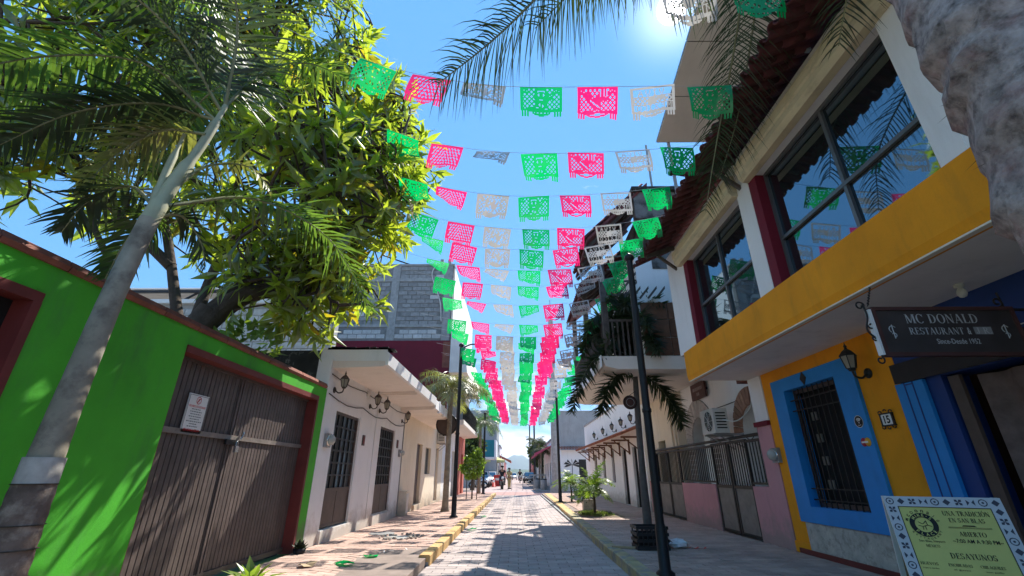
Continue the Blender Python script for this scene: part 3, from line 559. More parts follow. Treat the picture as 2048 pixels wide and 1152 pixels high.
def grid_door(parent, x, y0, y1, z0, z1, nx, cols, rows, zp, gl=M_GLASS2):
    """Iron door: sheet panels below zp, glazed grid of bars above; its bars are pieces of the door."""
    d = MB().box(min(x, x - nx * .02), max(x, x - nx * .02), y0, y1, z0, z1).build('door', gl, parent)
    f = MB(); xa, xb = sorted((x + nx * .001, x + nx * .04))
    f.box(xa, xb, y0, y0 + .05, z0, z1); f.box(xa, xb, y1 - .05, y1, z0, z1); f.box(xa, xb, y0 + .05, y1 - .05, z1 - .05, z1); f.box(xa, xb, y0 + .05, y1 - .05, zp - .03, zp + .03); f.box(xa, xb, y0 + .05, y1 - .05, z0, z0 + .04)
    f.build('frame', M_BRWN, d)
    ym = (y0 + y1) / 2; xa, xb = sorted((x + nx * .002, x + nx * .028))
    for (a, b) in ((y0 + .05, ym - .012), (ym + .012, y1 - .05)): MB().box(xa, xb, a, b, z0 + .04, zp - .03).build('panel', M_BRWN, d)
    for i in range(1, cols):
        y = y0 + .05 + (y1 - y0 - .1) * i / cols; MB().box(xa, xb, y - .022, y + .022, zp + .03, z1 - .05).build('bar', M_DARK, d)
    for j in range(1, rows):
        z = zp + .03 + (z1 - zp - .08) * j / rows; MB().box(xa, xb + .006 * (nx > 0), y0 + .05, y1 - .05, z - .016, z + .016).build('cross_bar', M_DARK, d)
    return d
# white house
wh = thing('white_house', 'low white house under a thick flat canopy slab with two dark grid doors', 'house', (-3.5, 11, 0))
MB().wall('x', -3.70, -3.452, 8.12, 14.1, 0, 3.25, [(8.70, 10.06, .34, 2.38), (11.72, 13.12, .36, 2.38)]).build('wall', M_WHITE, wh)
pb = MB()
pb.box(-9.5, -3.72, 8.15, 8.4, 0, 3.42); pb.build('parapet', M_BLACKMOLD, wh)
MB().box(-9.5, -3.71, 8.41, 14.1, 2.9, 3.3).build('roof', M_CONC, wh)
m = MB(); m.prism([(-3.71, 8.18, 3.08), (-2.50, 8.18, 3.12), (-2.45, 8.18, 3.16), (-2.42, 8.18, 3.34), (-2.50, 8.18, 3.40), (-3.71, 8.18, 3.47)], (0, 5.3, 0)); sl = m.build('canopy_slab', M_SOFFIT, wh)
m = MB(); m.prism([(-2.45, 8.16, 3.13), (-2.405, 8.16, 3.15), (-2.385, 8.16, 3.36), (-2.47, 8.16, 3.43), (-2.50, 8.16, 3.405)], (0, 5.33, 0)); m.build('slab_edge', M_WHITE, sl)
MB().box(-3.70, -2.44, 8.17, 8.176, 3.22, 3.475).build('slab_end', M_WHITE, sl)
m = MB()
for i in range(40):
    a = random.uniform(-3.7, -2.5); m.obox((a, 8.165, 3.44), (random.uniform(.05, .2), 0, 0), (0, .25, 0), (0, 0, random.uniform(.02, .06)))
m.build('mould_crust', M_BLACKMOLD, sl)
for yy in (10.9, 11.15): MB().box(-3.45, -2.47, yy - .012, yy + .012, 3.075, 3.118).build('conduit', M_SOFFIT, sl)
for (a, b) in ((8.70, 10.06), (11.72, 13.12)):
    grid_door(wh, -3.52, a, b, .36, 2.38, 1, 5 if a < 10 else 6, 6, .98)
    MB().box(-3.60, -3.40, a - .06, b + .06, .13, .335).build('door_step', M_WHITE, wh)
    m = MB(); m.box(-3.455, -3.435, b + .002, b + .10, .34, 2.40); m.build('door_jamb', M_WHITE, wh)
MB().tube([(-3.44, 11.25, 3.05), (-3.44, 11.25, .3)], .012, 6).build('pipe', M_WHITE, wh)
for k, (yy, lab) in enumerate(((8.42, 'dark carriage lantern between the green wall and the first grid door'), (10.62, 'dark carriage lantern of the close pair, on the side of the first door'), (11.42, 'dark carriage lantern of the close pair, above the second grid door'), (13.78, 'dark carriage lantern where white wall meets cream wall'))):
    lantern('wall_lantern', lab, (-3.45, yy, 2.72), 1, 'carriage lanterns on the white house', paint('bronze_lantern', (.055, .045, .038), .5, .2), 1.05)
meter('round electric meter on white wall beside the first grid door', (-3.45, 8.40, 1.82), 1, .10)
meter('small electric meter on white wall past the second grid door', (-3.45, 13.80, 1.82), 1, .085)
for yy, zz_, lab in ((10.45, 1.95, 'small brown house plaque between the two grid doors'), (13.5, 2.05, 'small dark plaque beside the second grid door')):
    t = thing('house_plaque', lab, 'plaque', (-3.45, yy, zz_)); MB().box(-3.45, -3.43, yy - .075, yy + .075, zz_ - .11, zz_ + .11).build('plate', M_BRWN, t); MB().box(-3.43, -3.425, yy - .05, yy + .05, zz_ - .08, zz_ + .08).build('inset', M_MAROON, t)
for z_, sg_ in ((2.98, .05), (2.62, .09)):
    MB().tube([(-3.44 + .006 * (k % 2), 8.2 + k * .49, z_ - sg_ * abs(math.sin(k * math.pi / 4))) for k in range(13)], .009, 5).build('service_cable', M_DARK, wh)
bx_ = MB(); bx_.box(-3.45, -3.40, 10.30, 10.42, 2.9, 3.02); bx_.build('junction_box', M_PLASTIC, wh)
# cream house continuing the row
ch = thing('cream_house', 'cream rendered house with narrow dark door, window and canopy joint', 'house', (-3.5, 18, 0))
MB().wall('x', -3.70, -3.453, 14.103, 22.0, 0, 3.25, [(16.3, 17.25, .3, 2.25), (17.9, 19.0, 1.25, 2.2), (20.2, 21.0, .2, 2.3)]).build('wall', M_CREAM, ch)
MB().box(-9.5, -3.71, 14.103, 22.0, 2.9, 3.35).build('roof', M_CONC, ch)
m = MB(); m.prism([(-3.71, 13.52, 3.0), (-2.5, 13.52, 3.03), (-2.43, 13.52, 3.07), (-2.43, 13.52, 3.30), (-3.71, 13.52, 3.38)], (0, 5.9, 0)); sl2 = m.build('canopy_slab', M_SOFFIT, ch)
m = MB(); m.box(-2.428, -2.40, 13.5, 19.4, 3.06, 3.32); m.build('slab_edge', M_WHITE, sl2)
for yy in (14.2, 15.1): MB().box(-2.47, -2.38, yy - .05, yy + .05, 3.0, 3.36).build('edge_joint', M_WHITE, sl2)
d = MB().box(-3.60, -3.56, 16.3, 17.25, .3, 2.25).build('door', M_BRWN, ch); MB().box(-3.56, -3.54, 16.4, 17.15, .5, 2.15).build('panel', M_BRWN, d)
w = MB().box(-3.60, -3.57, 17.9, 19.0, 1.25, 2.2).build('window', M_GLASS2, ch)
for q in (17.92, 18.45, 18.96): MB().box(-3.57, -3.54, q - .03, q + .03, 1.25, 2.2).build('bar', M_GREYM, w)
MB().box(-3.60, -3.56, 20.2, 21.0, .2, 2.3).build('door', M_GREYM, ch)
MB().box(-3.62, -3.38, 16.2, 17.35, .13, .295).build('door_step', M_CREAM, ch)
MB().tube([(-3.44, 14.12, 3.0), (-3.44, 14.12, .2)], .016, 6).build('drain_pipe', M_GREYM, ch)
cab = thing('service_cabinet', 'waist-high beige service cabinet standing against the cream wall', 'cabinet', (-3.33, 14.35, SW))
MB().box(-3.45, -3.22, 14.2, 14.55, SW, .76).build('body', M_CREAM, cab); MB().box(-3.47, -3.19, 14.17, 14.58, .762, .79).build('top', M_CREAM, cab); MB().box(-3.218, -3.208, 14.23, 14.52, .2, .72).build('door', M_PLASTIC, cab)
def ac_unit(label, x0, x1, y0, y1, z0, z1, face, wallx):
    t = thing('air_conditioner', label, 'air conditioner', ((x0 + x1) / 2, (y0 + y1) / 2, z0))
    MB().box(x0, x1, y0, y1, z0, z1).build('casing', M_PLASTIC, t)
    ym, zm = y0 + (y1 - y0) * .42, (z0 + z1) / 2; r = min((y1 - y0) * .36, (z1 - z0) * .42); fx = face
    nx = 1 if fx == x1 else -1
    gr = MB(); 
    for k in range(1, 6): ring(gr, (fx + nx * .008, ym, zm), (0, 1, 0), (0, 0, 1), r * k / 5 - .006, r * k / 5, 20)
    for k in range(8):
        a = k * math.pi / 4; gr.beam((fx + nx * .008, ym, zm), (fx + nx * .008, ym + math.cos(a) * r, zm + math.sin(a) * r), .008)
    MB().lathe((fx + nx * .002, ym, zm), [(0, 0), (r * .98, 0)], 20, (nx, 0, 0)).build('fan_opening', M_DARK, t); gr.build('fan_grille', M_PLASTIC, t)
    sd = MB()
    for k in range(6): sd.box(x0 + (x1 - x0) * .15, x1 - (x1 - x0) * .15, y0 - .006, y0 - .001, z0 + (z1 - z0) * (.18 + .12 * k), z0 + (z1 - z0) * (.23 + .12 * k))
    sd.build('side_louvre', M_DARK, t)
    br = MB()
    for yy in (y0 + .1, y1 - .1):
        br.box(min(x0, wallx), max(x1, wallx), yy - .015, yy + .015, z0 - .035, z0 - .002); br.beam((wallx, yy, z0 - .3), (fx - nx * .05, yy, z0 - .03), .02)
    br.build('bracket', M_GREYM, t); return t
ac_unit('boxy outdoor air conditioner high on the cream wall under its canopy', -3.42, -3.08, 20.2, 21.1, 2.50, 3.0, -3.08, -3.45)
# terrace house with a balcony, further along
bh = thing('balcony_house', 'narrow house with pink end wall and white railed balcony past the cream house', 'house', (-3.5, 26, 0))
MB().wall('x', -3.75, -3.454, 22.003, 28.2, 0, 6.0, [(23.0, 24.0, .15, 2.3), (25.4, 26.6, .15, 2.4)]).build('wall', M_WHITE, bh)
MB().wall('x', -3.75, -3.40, 28.203, 31.0, 0, 3.6, [(29.2, 30.2, .15, 2.4)]).build('wall', M_CORAL, bh)
MB().box(-9, -3.755, 22.003, 31.0, 0, 6.0).build('house_body', M_WHITE, bh)
for (a, b) in ((23.0, 24.0), (25.4, 26.6), (29.2, 30.2)): MB().box(-3.72, -3.68, a, b, .15, 2.35).build('door', M_DARK, bh)
bs = MB().prism([(-3.45, 21.9, 3.35), (-2.55, 21.9, 3.42), (-2.5, 21.9, 3.46), (-2.5, 21.9, 3.66), (-3.45, 21.9, 3.66)], (0, 8.2, 0)).build('balcony', M_SOFFIT, bh)
rl = MB(); rl.box(-2.58, -2.54, 21.95, 30.05, 4.5, 4.55)
for k in range(46): rl.box(-2.57, -2.55, 22.0 + k * .178, 22.02 + k * .178, 3.66, 4.5)
rl.build('railing', M_DARK, bs)
# tall block building behind the white house, unrendered above a wine-red band
tb_ = thing('block_building', 'tall unfinished grey block building with wine-red painted lower side', 'building', (-6.5, 18, 0))
Y = 18.0; XR = -2.78; XL = -11.0
MB().box(XL, XR, Y + .02, 27, 3.5, 10.05).build('wall', M_MORTAR, tb_)
MB().box(XL, XR + .012, Y - .03, Y + .018, 3.45, 6.45).build('painted_band', M_WINE, tb_)
MB().box(XR, XR + .02, Y + .3, 27, 5.2, 10.0).build('street_render', M_WHITE, tb_)
bl_me = MB().add(*(lambda a, h, t: ([(-a, 0, -h), (a, 0, -h), (a, 0, h), (-a, 0, h), (-a + .008, -t, -h + .008), (a - .008, -t, -h + .008), (a - .008, -t, h - .008), (-a + .008, -t, h - .008)], [(4, 5, 6, 7), (0, 1, 5, 4), (1, 2, 6, 5), (2, 3, 7, 6), (3, 0, 4, 7)]))(.194, .094, .02)).mesh('concrete_block', M_BLOCK)
bl_me2 = bl_me.copy(); bl_me2.materials[0] = M_BLOCKL
def blocks(parent, x0, x1, z0, z1, y, me, skip, limit=300, pale_below=None, tag='blocks', mat=M_BLOCK):
    cnt = 0; rest = MB(); src = [tuple(v.co) for v in me.vertices]; fc = [tuple(p.vertices) for p in me.polygons]; j = 0; z = z1 - .1
    cells = []
    while z > z0:
        x = x1 - .2 - (.2 if j % 2 else 0)
        while x > x0:
            if not skip(x, z): cells.append((x, z))
            x -= .4
        z -= .2; j += 1
    for (x, z) in cells:
        dy = random.uniform(-.006, .004)
        if cnt < limit: piece('concrete_block', bl_me2 if (pale_below and z < pale_below) or random.random() < .04 else me, parent, (x, y + dy, z), (0, random.uniform(-.01, .01), 0), (random.uniform(.96, 1.0), 1, random.uniform(.95, 1))); cnt += 1
        else: rest.add([(x + v[0], y + v[1] + dy, z + v[2]) for v in src], fc)
    if rest.v: rest.build(tag, mat, parent, kind='stuff')
ties = (-3.0, -5.35, -7.8)
blocks(tb_, -7.9, XR, 6.5, 9.95, Y + .018, bl_me, lambda x, z: any(abs(x - q) < .36 for q in ties) or abs(z - 9.28) < .17 or abs(z - 7.12) < .1, pale_below=7.15)
for q in ties: MB().box(q - .17, q + .17, Y - .012, Y + .019, 6.46, 9.98).build('tie_column', M_CONC, tb_)
MB().box(XL, XR, Y - .018, Y + .017, 9.2, 9.36).build('bond_beam', M_CONC, tb_); MB().box(XL, XR, Y - .016, Y + .017, 7.06, 7.18).build('bond_beam', M_CONC, tb_)
MB().box(XL, XR + .03, Y - .03, Y + .3, 9.98, 10.06).build('roof_edge', M_CONC, tb_)
for q in (-3.35, -3.0): MB().box(q - .07, q + .07, Y + .02, Y + .16, 10.062, 10.32).build('column_stub', M_CONC, tb_)
MB().beam((-6.2, Y + .1, 10.6), (-4.8, Y + .1, 10.08), .05).build('roof_rail', M_DARK, tb_)
m = MB(); m.tube(cat_rom([(-3.55, Y - .05, 10.05), (-3.75, Y - .05, 9.6), (-3.6, Y - .05, 9.0), (-3.3, Y - .05, 8.2), (-3.2, Y - .05, 7.3)], 6), .025, 6); m.build('hanging_cable', M_PLASTIC, tb_)
bx = MB(); bx.box(-3.05, -2.76, Y - .034, Y + .3, 5.3, 6.4); bx.build('balcony_reveal', M_TERRA, tb_)
m = MB(); m.prism([(-2.74, Y - .03, 5.1), (-2.0, Y - .03, 5.1), (-2.15, Y - .03, 6.5), (-2.74, Y - .03, 7.0)], (0, 7, 0)); m.build('balcony', M_GSOFFIT, tb_)
# lower pale block wall behind the garden
pw_ = thing('block_wall', 'pale grey concrete block wall with a white coping behind the garden tree', 'wall', (-8, 12, 0))
MB().box(-13, -5.2, 12.02, 12.3, 0, 5.85).build('mortar', M_MORTARL, pw_)
blocks(pw_, -10.4, -5.25, 3.6, 5.7, 12.018, bl_me2, lambda x, z: False, tag='blocks', mat=M_BLOCKL)
MB().box(-13, -5.15, 11.9, 12.35, 5.852, 5.97).build('coping', M_WHITE, pw_)
sh = thing('roof_shed', 'pale sheet roof on dark trusses above the pale block wall', 'shed', (-10, 13.5, 0))
MB().prism([(-15, 13, 6.75), (-7.4, 13, 6.75), (-7.4, 15.5, 7.2), (-15, 15.5, 7.2)], (0, 0, .05)).build('roof_sheet', M_GSOFFIT, sh)
for xx in (-13, -11, -9, -7.6):
    MB().beam((xx, 13.1, 5.9), (xx, 13.1, 6.74), .07).build('post', M_DARK, sh); MB().beam((xx, 13.1, 6.2), (xx + .8, 13.1, 6.72), .05).build('brace', M_DARK, sh)
MB().beam((-15, 13.05, 6.68), (-7.4, 13.05, 6.68), .08).build('beam', M_DARK, sh)

# ------------------------------------------------------------------ right side
rb = thing('restaurant', 'orange and blue two-storey restaurant with tiled eave and big upper windows', 'building', (4.5, 5.5, 0))
XW = 4.45
MB().wall('x', XW, XW + .3, 5.15, 8.03, 0, 2.9, [(6.0, 7.5, .70, 2.60)]).build('wall', M_ORANGE, rb)
MB().box(XW - .03, XW - .001, 7.62, 8.028, .13, .28).build('wall_foot', M_ORANGE, rb)
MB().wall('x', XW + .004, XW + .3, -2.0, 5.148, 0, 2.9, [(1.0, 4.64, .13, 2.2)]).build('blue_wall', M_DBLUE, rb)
MB().wall('x', XW - .045, XW - .001, 5.76, 7.70, .58, 2.70, [(6.14, 7.36, .80, 2.50)]).build('window_surround', M_BLUE, rb)
# dado of rough stone, cut round the surround
MB().wall('x', XW + .0, XW + .215, 6.003, 7.497, .703, 2.597, [(6.14, 7.36, .80, 2.50)]).build('window_reveal', M_BLUE, rb)
dd = MB().wall('x', XW - .03, XW - .0005, 5.1, 7.62, .13, .98, [(5.755, 7.705, .575, 1.2)]); dd.build('stone_dado', M_STONE, rb)
MB().box(XW - .05, XW - .031, 4.4, 7.9, .13, .20).build('dado_foot', M_MAROON, rb)
dm = MB().prism([(XW - .055, 6.78 + a, 2.60 + b) for a, b in ((-.075, 0), (0, .10), (.075, 0), (0, -.10))], (.008, 0, 0)).build('diamond_tile', M_DARK, rb)
wn = MB().box(XW + .22, XW + .24, 6.14, 7.36, .8, 2.5).build('window', M_VOID, rb)
fr = MB(); fr.box(XW + .10, XW + .13, 6.14, 6.20, .8, 2.5); fr.box(XW + .10, XW + .13, 7.30, 7.36, .8, 2.5); fr.box(XW + .10, XW + .13, 6.20, 7.30, 2.44, 2.5); fr.box(XW + .10, XW + .13, 6.2, 7.3, .8, .86); fr.build('frame', M_BRWN, wn)
for k in range(1, 10):
    y = 6.14 + 1.22 * k / 10; MB().box(XW + .03, XW + .044, y - .007, y + .007, .80, 2.5).build('bar', M_IRON, wn)
for z in (.90, 1.05, 2.18, 2.34): MB().box(XW + .028, XW + .046, 6.14, 7.36, z - .008, z + .008).build('cross_bar', M_IRON, wn)
for k in range(4): MB().box(XW + .14, XW + .16, 6.98, 7.10, 1.05 + k * .32, 1.17 + k * .32).build('shelf_block', paint('pale_block_behind_bars', (.16, .145, .12), .9, .2), wn)
# blue door surround with painted lines, dark lintel and curtained entrance
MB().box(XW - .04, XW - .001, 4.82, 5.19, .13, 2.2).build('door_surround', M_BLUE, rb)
ln = MB()
for yy in (4.95, 5.06): ln.box(XW - .043, XW - .041, yy - .008, yy + .008, .9, 2.2)
ln.box(XW - .043, XW - .041, 4.958, 5.052, 1.02, 1.034); ln.box(XW - .043, XW - .041, 4.958, 5.052, 2.17, 2.184); ln.build('painted_line', M_DBLUE, rb)
MB().box(XW - .06, XW - .0405, -2, 5.16, 2.205, 2.42).build('lintel', M_DARK, rb)
MB().box(XW + .6, XW + .65, 0.5, 5.1, 0, 2.9).build('entrance', M_VOID, rb)
cu = MB(); n = 44
pts = [(XW + .12 + .035 * math.sin(i * 1.25) + .02 * math.sin(i * .5), 1.45 + 2.9 * i / n) for i in range(n + 1)]
cu.add([(x, y, z) for x, y in pts for z in (.16, 2.15)], [(2 * i, 2 * i + 2, 2 * i + 3, 2 * i + 1) for i in range(n)], True); cu.build('curtain', M_VINYL, rb)
for (a, b) in ((4.48, 4.6), (3.5, 3.62), (2.9, 3.0)): MB().box(XW + .03, XW + .07, a, b, .13, 2.18).build('curtain_post', M_BRWN, rb)
MB().tube(cat_rom([(XW - .1, 4.2, 2.38), (XW - .1, 4.0, 2.40), (XW - .1, 3.85, 2.44), (XW - .1, 3.6, 2.44)], 5), .006, 5).build('loose_cord', M_CORD, rb)
# projecting upper floor: soffit slab, orange band
MB().box(3.42, XW + .3, -2, 8.5, 2.903, 3.0).build('soffit', M_GSOFFIT, rb)
bd = MB().prism([(3.28, -2, 2.96), (3.30, -2, 2.875), (3.418, -2, 2.875), (3.418, -2, 3.42), (3.28, -2, 3.42)], (0, 10.42, 0)).build('orange_band', M_ORANGE, rb)
MB().box(3.30, 3.36, -2, 8.415, 2.86, 2.8745).build('drip_edge', M_CREAM, bd)
XU = 3.33
MB().wall('x', XU, XU + .22, -2, 8.72, 3.421, 5.62, [(-1.5, .6, 3.44, 5.08), (2.82, 5.08, 3.44, 5.08), (5.56, 7.72, 3.44, 5.08)]).build('upper_wall', M_WHITE, rb)
for yy in (5.082, 7.722): MB().box(XU - .006, XU + .215, yy - .03, yy + .14, 3.423, 5.40).build('wine_reveal', M_WINE, rb)
MB().box(XU - .012, XU + .2, 2.60, 2.815, 3.423, 5.06).build('white_pilaster', M_WHITE, rb); MB().box(XU - .012, XU + .2, 5.225, 5.555, 3.423, 5.5).build('white_pilaster', M_WHITE, rb); MB().box(XU - .012, XU + .2, 7.865, 8.70, 3.423, 5.5).build('white_pilaster', M_WHITE, rb)
MB().box(XU + .9, 9, -2, 8.72, 3.0, 6.5).build('upper_room', M_VOID, rb)
for (a, b, mull, tr) in ((2.82, 5.05, (3.85,), 4.05), (5.56, 7.69, (6.65,), 4.12), (-1.5, .6, (-.4,), 4.05)):
    w = MB().box(XU + .155, XU + .16, a, b, 3.44, 5.08).build('window', M_GLASS, rb)
    ys = [a, *mull, b]; zs = [3.44, tr, 5.08]
    for i, q in enumerate(ys): MB().box(XU + .12, XU + .154, q - .022 + (.022 if i == 0 else -.022 if i == len(ys) - 1 else 0), q + .022 + (.022 if i == 0 else -.022 if i == len(ys) - 1 else 0), 3.44, 5.08).build('frame', M_ALU, w)
    for q in (3.463, tr, 5.057): MB().box(XU + .115, XU + .150, a + .045, b - .045, q - .022, q + .022).build('frame_rail', M_ALU, w)
for (a, b) in ((2.55, 5.20), (5.52, 7.95), (-1.8, .9)):
    MB().prism([(XU - .001, a, 5.06), (XU - .10, a, 5.06), (XU - .15, a, 5.12), (XU - .15, a, 5.20), (XU - .17, a, 5.22), (XU - .17, a, 5.34), (XU - .10, a, 5.42), (XU - .001, a, 5.42)], (0, b - a, 0)).build('window_moulding', M_MOULD, rb)
# tiled eave: pan tiles laid side by side, three to a column, seen from below
rf = MB().prism([(3.55, -2, 5.86), (2.66, -2, 5.44), (2.66, -2, 5.47), (3.55, -2, 5.90)], (0, 10.7, 0)).build('roof', M_TILE, rb)
pt = .20; th = math.atan2(.42, .89)
def pan(w, L, t=.014, n=6):
    m = MB(); vs = []
    for i in range(n + 1):
        a = math.pi * i / n
        for yy in (0, L): vs.append((yy, -math.cos(a) * w / 2, math.sin(a) * w * .33)); vs.append((yy, -math.cos(a) * (w / 2 - t), math.sin(a) * (w * .33) - t))
    k = len(vs)
    fs = []
    for i in range(n):
        o = 4 * i; fs += [(o, o + 4, o + 6, o + 2), (o + 1, o + 3, o + 7, o + 5), (o, o + 1, o + 5, o + 4), (o + 2, o + 6, o + 7, o + 3)]
    return m.add(vs, fs, True)
t_up = pan(pt * .62, .36).mesh('roof_tile', M_TILE); t_dn = t_up.copy()
i = 0; y = -1.2
while y < 8.7:
    for k in range(3):
        p = Vector((2.60 + k * .31 * math.cos(th), y, 5.425 + k * .31 * math.sin(th) - .012))
        piece('roof_tile', t_up, rb, p + Vector((0, pt / 2, .018)), (0, -th, random.uniform(-.03, .03)))
        piece('roof_tile', t_dn, rb, p + Vector((0, 0, .0)), (math.pi, -th + 0, random.uniform(-.03, .03)))
    y += pt
for yy in (1.9, 5.42, 8.2):
    m = MB(); m.beam((XU, yy, 5.62), (2.72, yy, 5.42), .07, .09); m.beam((XU, yy, 5.12), (2.95, yy, 5.45), .05); m.build('eave_bracket', M_GWOOD, rb)
# solar panels standing on the roof
so = thing('solar_panels', 'tilted row of solar panels seen from beneath above the tiled eave', 'solar panels', (4, 6, 6))
A, B, C_, D_ = Vector((3.0, 7.4, 7.72)), Vector((4.7, 7.4, 7.72)), Vector((4.9, 3.6, 8.9)), Vector((3.10, 3.6, 8.9))
u, v = (B - A), (D_ - A); nn = u.cross(v).normalized()
for k in range(4):
    p = A + v * (k / 4) + v * .006; e = v * (.25 - .005)
    f = MB().obox(p, u, e, nn * .035).build('panel', M_SOLAR, so)
    f2 = MB(); f2.beam(p - nn * .004, p + u - nn * .004, .035); f2.beam(p + e - nn * .004, p + e + u - nn * .004, .035); f2.beam(p - nn * .004, p + e - nn * .004, .03); f2.beam(p + u - nn * .004, p + u + e - nn * .004, .03); f2.build('frame', M_CHROME, f)
for q in (.15, .85):
    MB().beam(A + u * q - nn * .06, D_ + u * q - nn * .06, .05).build('rail', M_GREYM, so); MB().beam(A + u * q - nn * .06, A + u * q + Vector((0, 0, -2.0)), .05).build('post', M_GREYM, so); MB().beam(D_ + u * q - nn * .06, D_ + u * q + Vector((0, 0, -3.2)), .05).build('post', M_GREYM, so)
ct = thing('water_pipe_stub', 'short dark vent pipe poking out above the far end of the tiled eave', 'pipe', (2.9, 6.5, 5.9)); MB().tube([(3.05, 6.3, 6.05), (2.75, 6.3, 6.10)], .05, 10).build('pipe', M_DARK, ct); MB().tube([(2.75, 6.3, 6.10), (2.70, 6.3, 6.11)], .07, 10).build('collar', M_DARK, ct)
# pieces on the restaurant wall
t = lantern('wall_lantern', 'large ornate iron lantern on the orange wall between the blue window and entrance', (XW, 5.56, 2.42), -1, None, paint('old_iron_lantern', (.03, .035, .034), .5, .25), 1.15)
num = thing('number_plaque', 'iron-framed tile with house number 15 on the orange wall', 'plaque', (XW, 5.48, 1.85))
EX, EY = (0, -1, 0), (0, 0, 1)
MB().box(XW - .02, XW - .001, 5.40, 5.56, 1.79, 1.91).build('tile', M_PAPER, num)
tx = MB(); put_text(tx, '15', (XW - .022, 5.48, 1.85), EX, EY, .09, .09, .03); tx.build('numerals', M_INK, num)
fm = MB()
for (a, b, c_, d_) in ((5.38, 5.58, 1.91, 1.925), (5.38, 5.58, 1.775, 1.79), (5.385, 5.40, 1.79, 1.91), (5.56, 5.575, 1.79, 1.91)): fm.box(XW - .028, XW - .001, a, b, c_, d_)
for sy in (-1, 1):
    for sz in (-1, 1):
        fm.tube([(XW - .02, 5.48 + sy * (.10 + .025 * math.cos(a) - .02), 1.85 + sz * (.075 + .022 * math.sin(a) + .006)) for a in np.linspace(0, 4.5, 9)], .006, 5)
fm.tube([(XW - .02, 5.48 + .02 * math.cos(a), 1.945 + .02 * math.sin(a)) for a in np.linspace(0, 3.14, 7)], .006, 5); fm.tube([(XW - .02, 5.48 + .02 * math.cos(a), 1.76 - .02 * math.sin(a)) for a in np.linspace(0, 3.14, 7)], .006, 5)
fm.build('iron_frame', M_IRON, num)
wf = thing('wifi_sticker', 'round black sticker with white signal arcs on the blue window surround', 'sticker', (XW - .046, 5.90, 1.87)); xs = XW - .047
MB().lathe((xs, 5.90, 1.87), [(0, .0015), (.076, .0015), (.076, 0)], 28, (-1, 0, 0)).build('disc', M_INK, wf)
wm = MB(); ring(wm, (xs - .003, 5.90, 1.87), EX, EY, .070, .076, 28)
for r_ in (.022, .036, .050): ring(wm, (xs - .003, 5.90, 1.855), EX, EY, r_, r_ + .008, 12, R(45), R(135))
wm.add([(xs - .003, 5.9 - .008 * math.cos(a), 1.855 + .008 * math.sin(a)) for a in np.linspace(0, 6.28, 12, endpoint=False)], [tuple(range(12))]); put_text(wm, 'WI-FI', (xs - .003, 5.90, 1.825), EX, EY, .016); wm.build('print', M_PAPER, wf)
cc = thing('card_sticker', 'small sticker of overlapping red and yellow discs below the round black sticker', 'sticker', (XW - .046, 5.87, 1.62))
for k, (yy, mt) in enumerate(((5.915, paint('sticker_red', (.45, .02, .05), .5, .05)), (5.845, paint('sticker_yellow', (.75, .38, .03), .5, .05)))): MB().lathe((xs - .001 - k * .0015, yy, 1.62), [(0, .001), (.052, .001), (.052, 0)], 22, (-1, 0, 0)).build('disc', mt, cc)
wm = MB(); wm.quad((xs - .006, 5.95, 1.61), (xs - .006, 5.84, 1.61), (xs - .006, 5.84, 1.63), (xs - .006, 5.95, 1.63)); wm.build('print', M_PAPER, cc)
meter('round electric meter on the corner of pink and orange walls', (XW - .0, 8.02, 1.55), -1, .10)
for x_, y_, l_ in ((4.2, 3.86, 'pale bulb socket on the soffit above the hanging sign'),):
    t = thing('ceiling_bulb', l_, 'light bulb', (x_, y_, 2.9)); MB().lathe((x_, y_, 2.902), [(.04, 0), (.04, -.03), (.02, -.035)], 12).build('socket', M_PLASTIC, t); MB().lathe((x_, y_, 2.87), [(.018, 0), (.035, -.03), (.04, -.06), (.025, -.09), (0, -.10)], 14).build('bulb', M_PLASTIC, t)
# hanging sign
hs = thing('hanging_sign', 'dark hanging signboard of the restaurant with silver letters and scrolled iron bracket', 'sign', (3.65, 3.6, 2.35))
x0, x1, z0, z1, ys = 3.09, 4.26, 2.18, 2.55, 3.6
MB().box(x0, x1, ys, ys + .03, z0, z1).build('board', M_SIGNB, hs)
f = MB(); f.box(x0 - .02, x1 + .02, ys - .015, ys + .045, z1, z1 + .03); f.box(x0 - .02, x1 + .02, ys - .015, ys + .045, z0 - .03, z0); f.box(x0 - .02, x0 + .008, ys - .015, ys + .045, z0, z1); f.box(x1 - .008, x1 + .02, ys - .015, ys + .045, z0, z1); f.build('frame', M_SIGNF, hs)
SX, SZ = (1, 0, 0), (0, 0, 1); tx = MB(); yf = ys - .003; mx_ = (x0 + x1) / 2
put_serif(tx, 'MC DONALD', (mx_ - .03, yf, 2.475), SX, SZ, .082, .62); put_serif(tx, 'RESTAURANT &', (mx_ - .08, yf, 2.365), SX, SZ, .060, .52); put_text(tx, 'Since-Desde 1952', (mx_ + .04, yf, 2.275), SX, SZ, .045, .36, .01)
jr = MB(); jr.quad((mx_ + .205, yf - .001, 2.335), (mx_ + .355, yf - .001, 2.335), (mx_ + .355, yf - .001, 2.40), (mx_ + .205, yf - .001, 2.40)); jr.build('letter_patch', M_GREYM, hs)
yf0 = yf; yf = yf - .003; put_serif(tx, 'J R.', (mx_ + .285, yf, 2.367), SX, SZ, .055, .13); yf = yf0
for sx_, c_ in ((-1, x0 + .11), (1, x1 - .11)):
    tx.tube([(c_ + .03 * math.cos(a), yf, 2.38 + .03 * math.sin(a)) for a in np.linspace(.6, 4.2, 9)], .004, 4); tx.tube([(c_ + .018 * math.cos(a), yf, 2.33 + .018 * math.sin(a)) for a in np.linspace(-1.5, 2.6, 8)], .004, 4); tx.tube([(c_, yf, 2.30), (c_, yf, 2.42)], .005, 4)
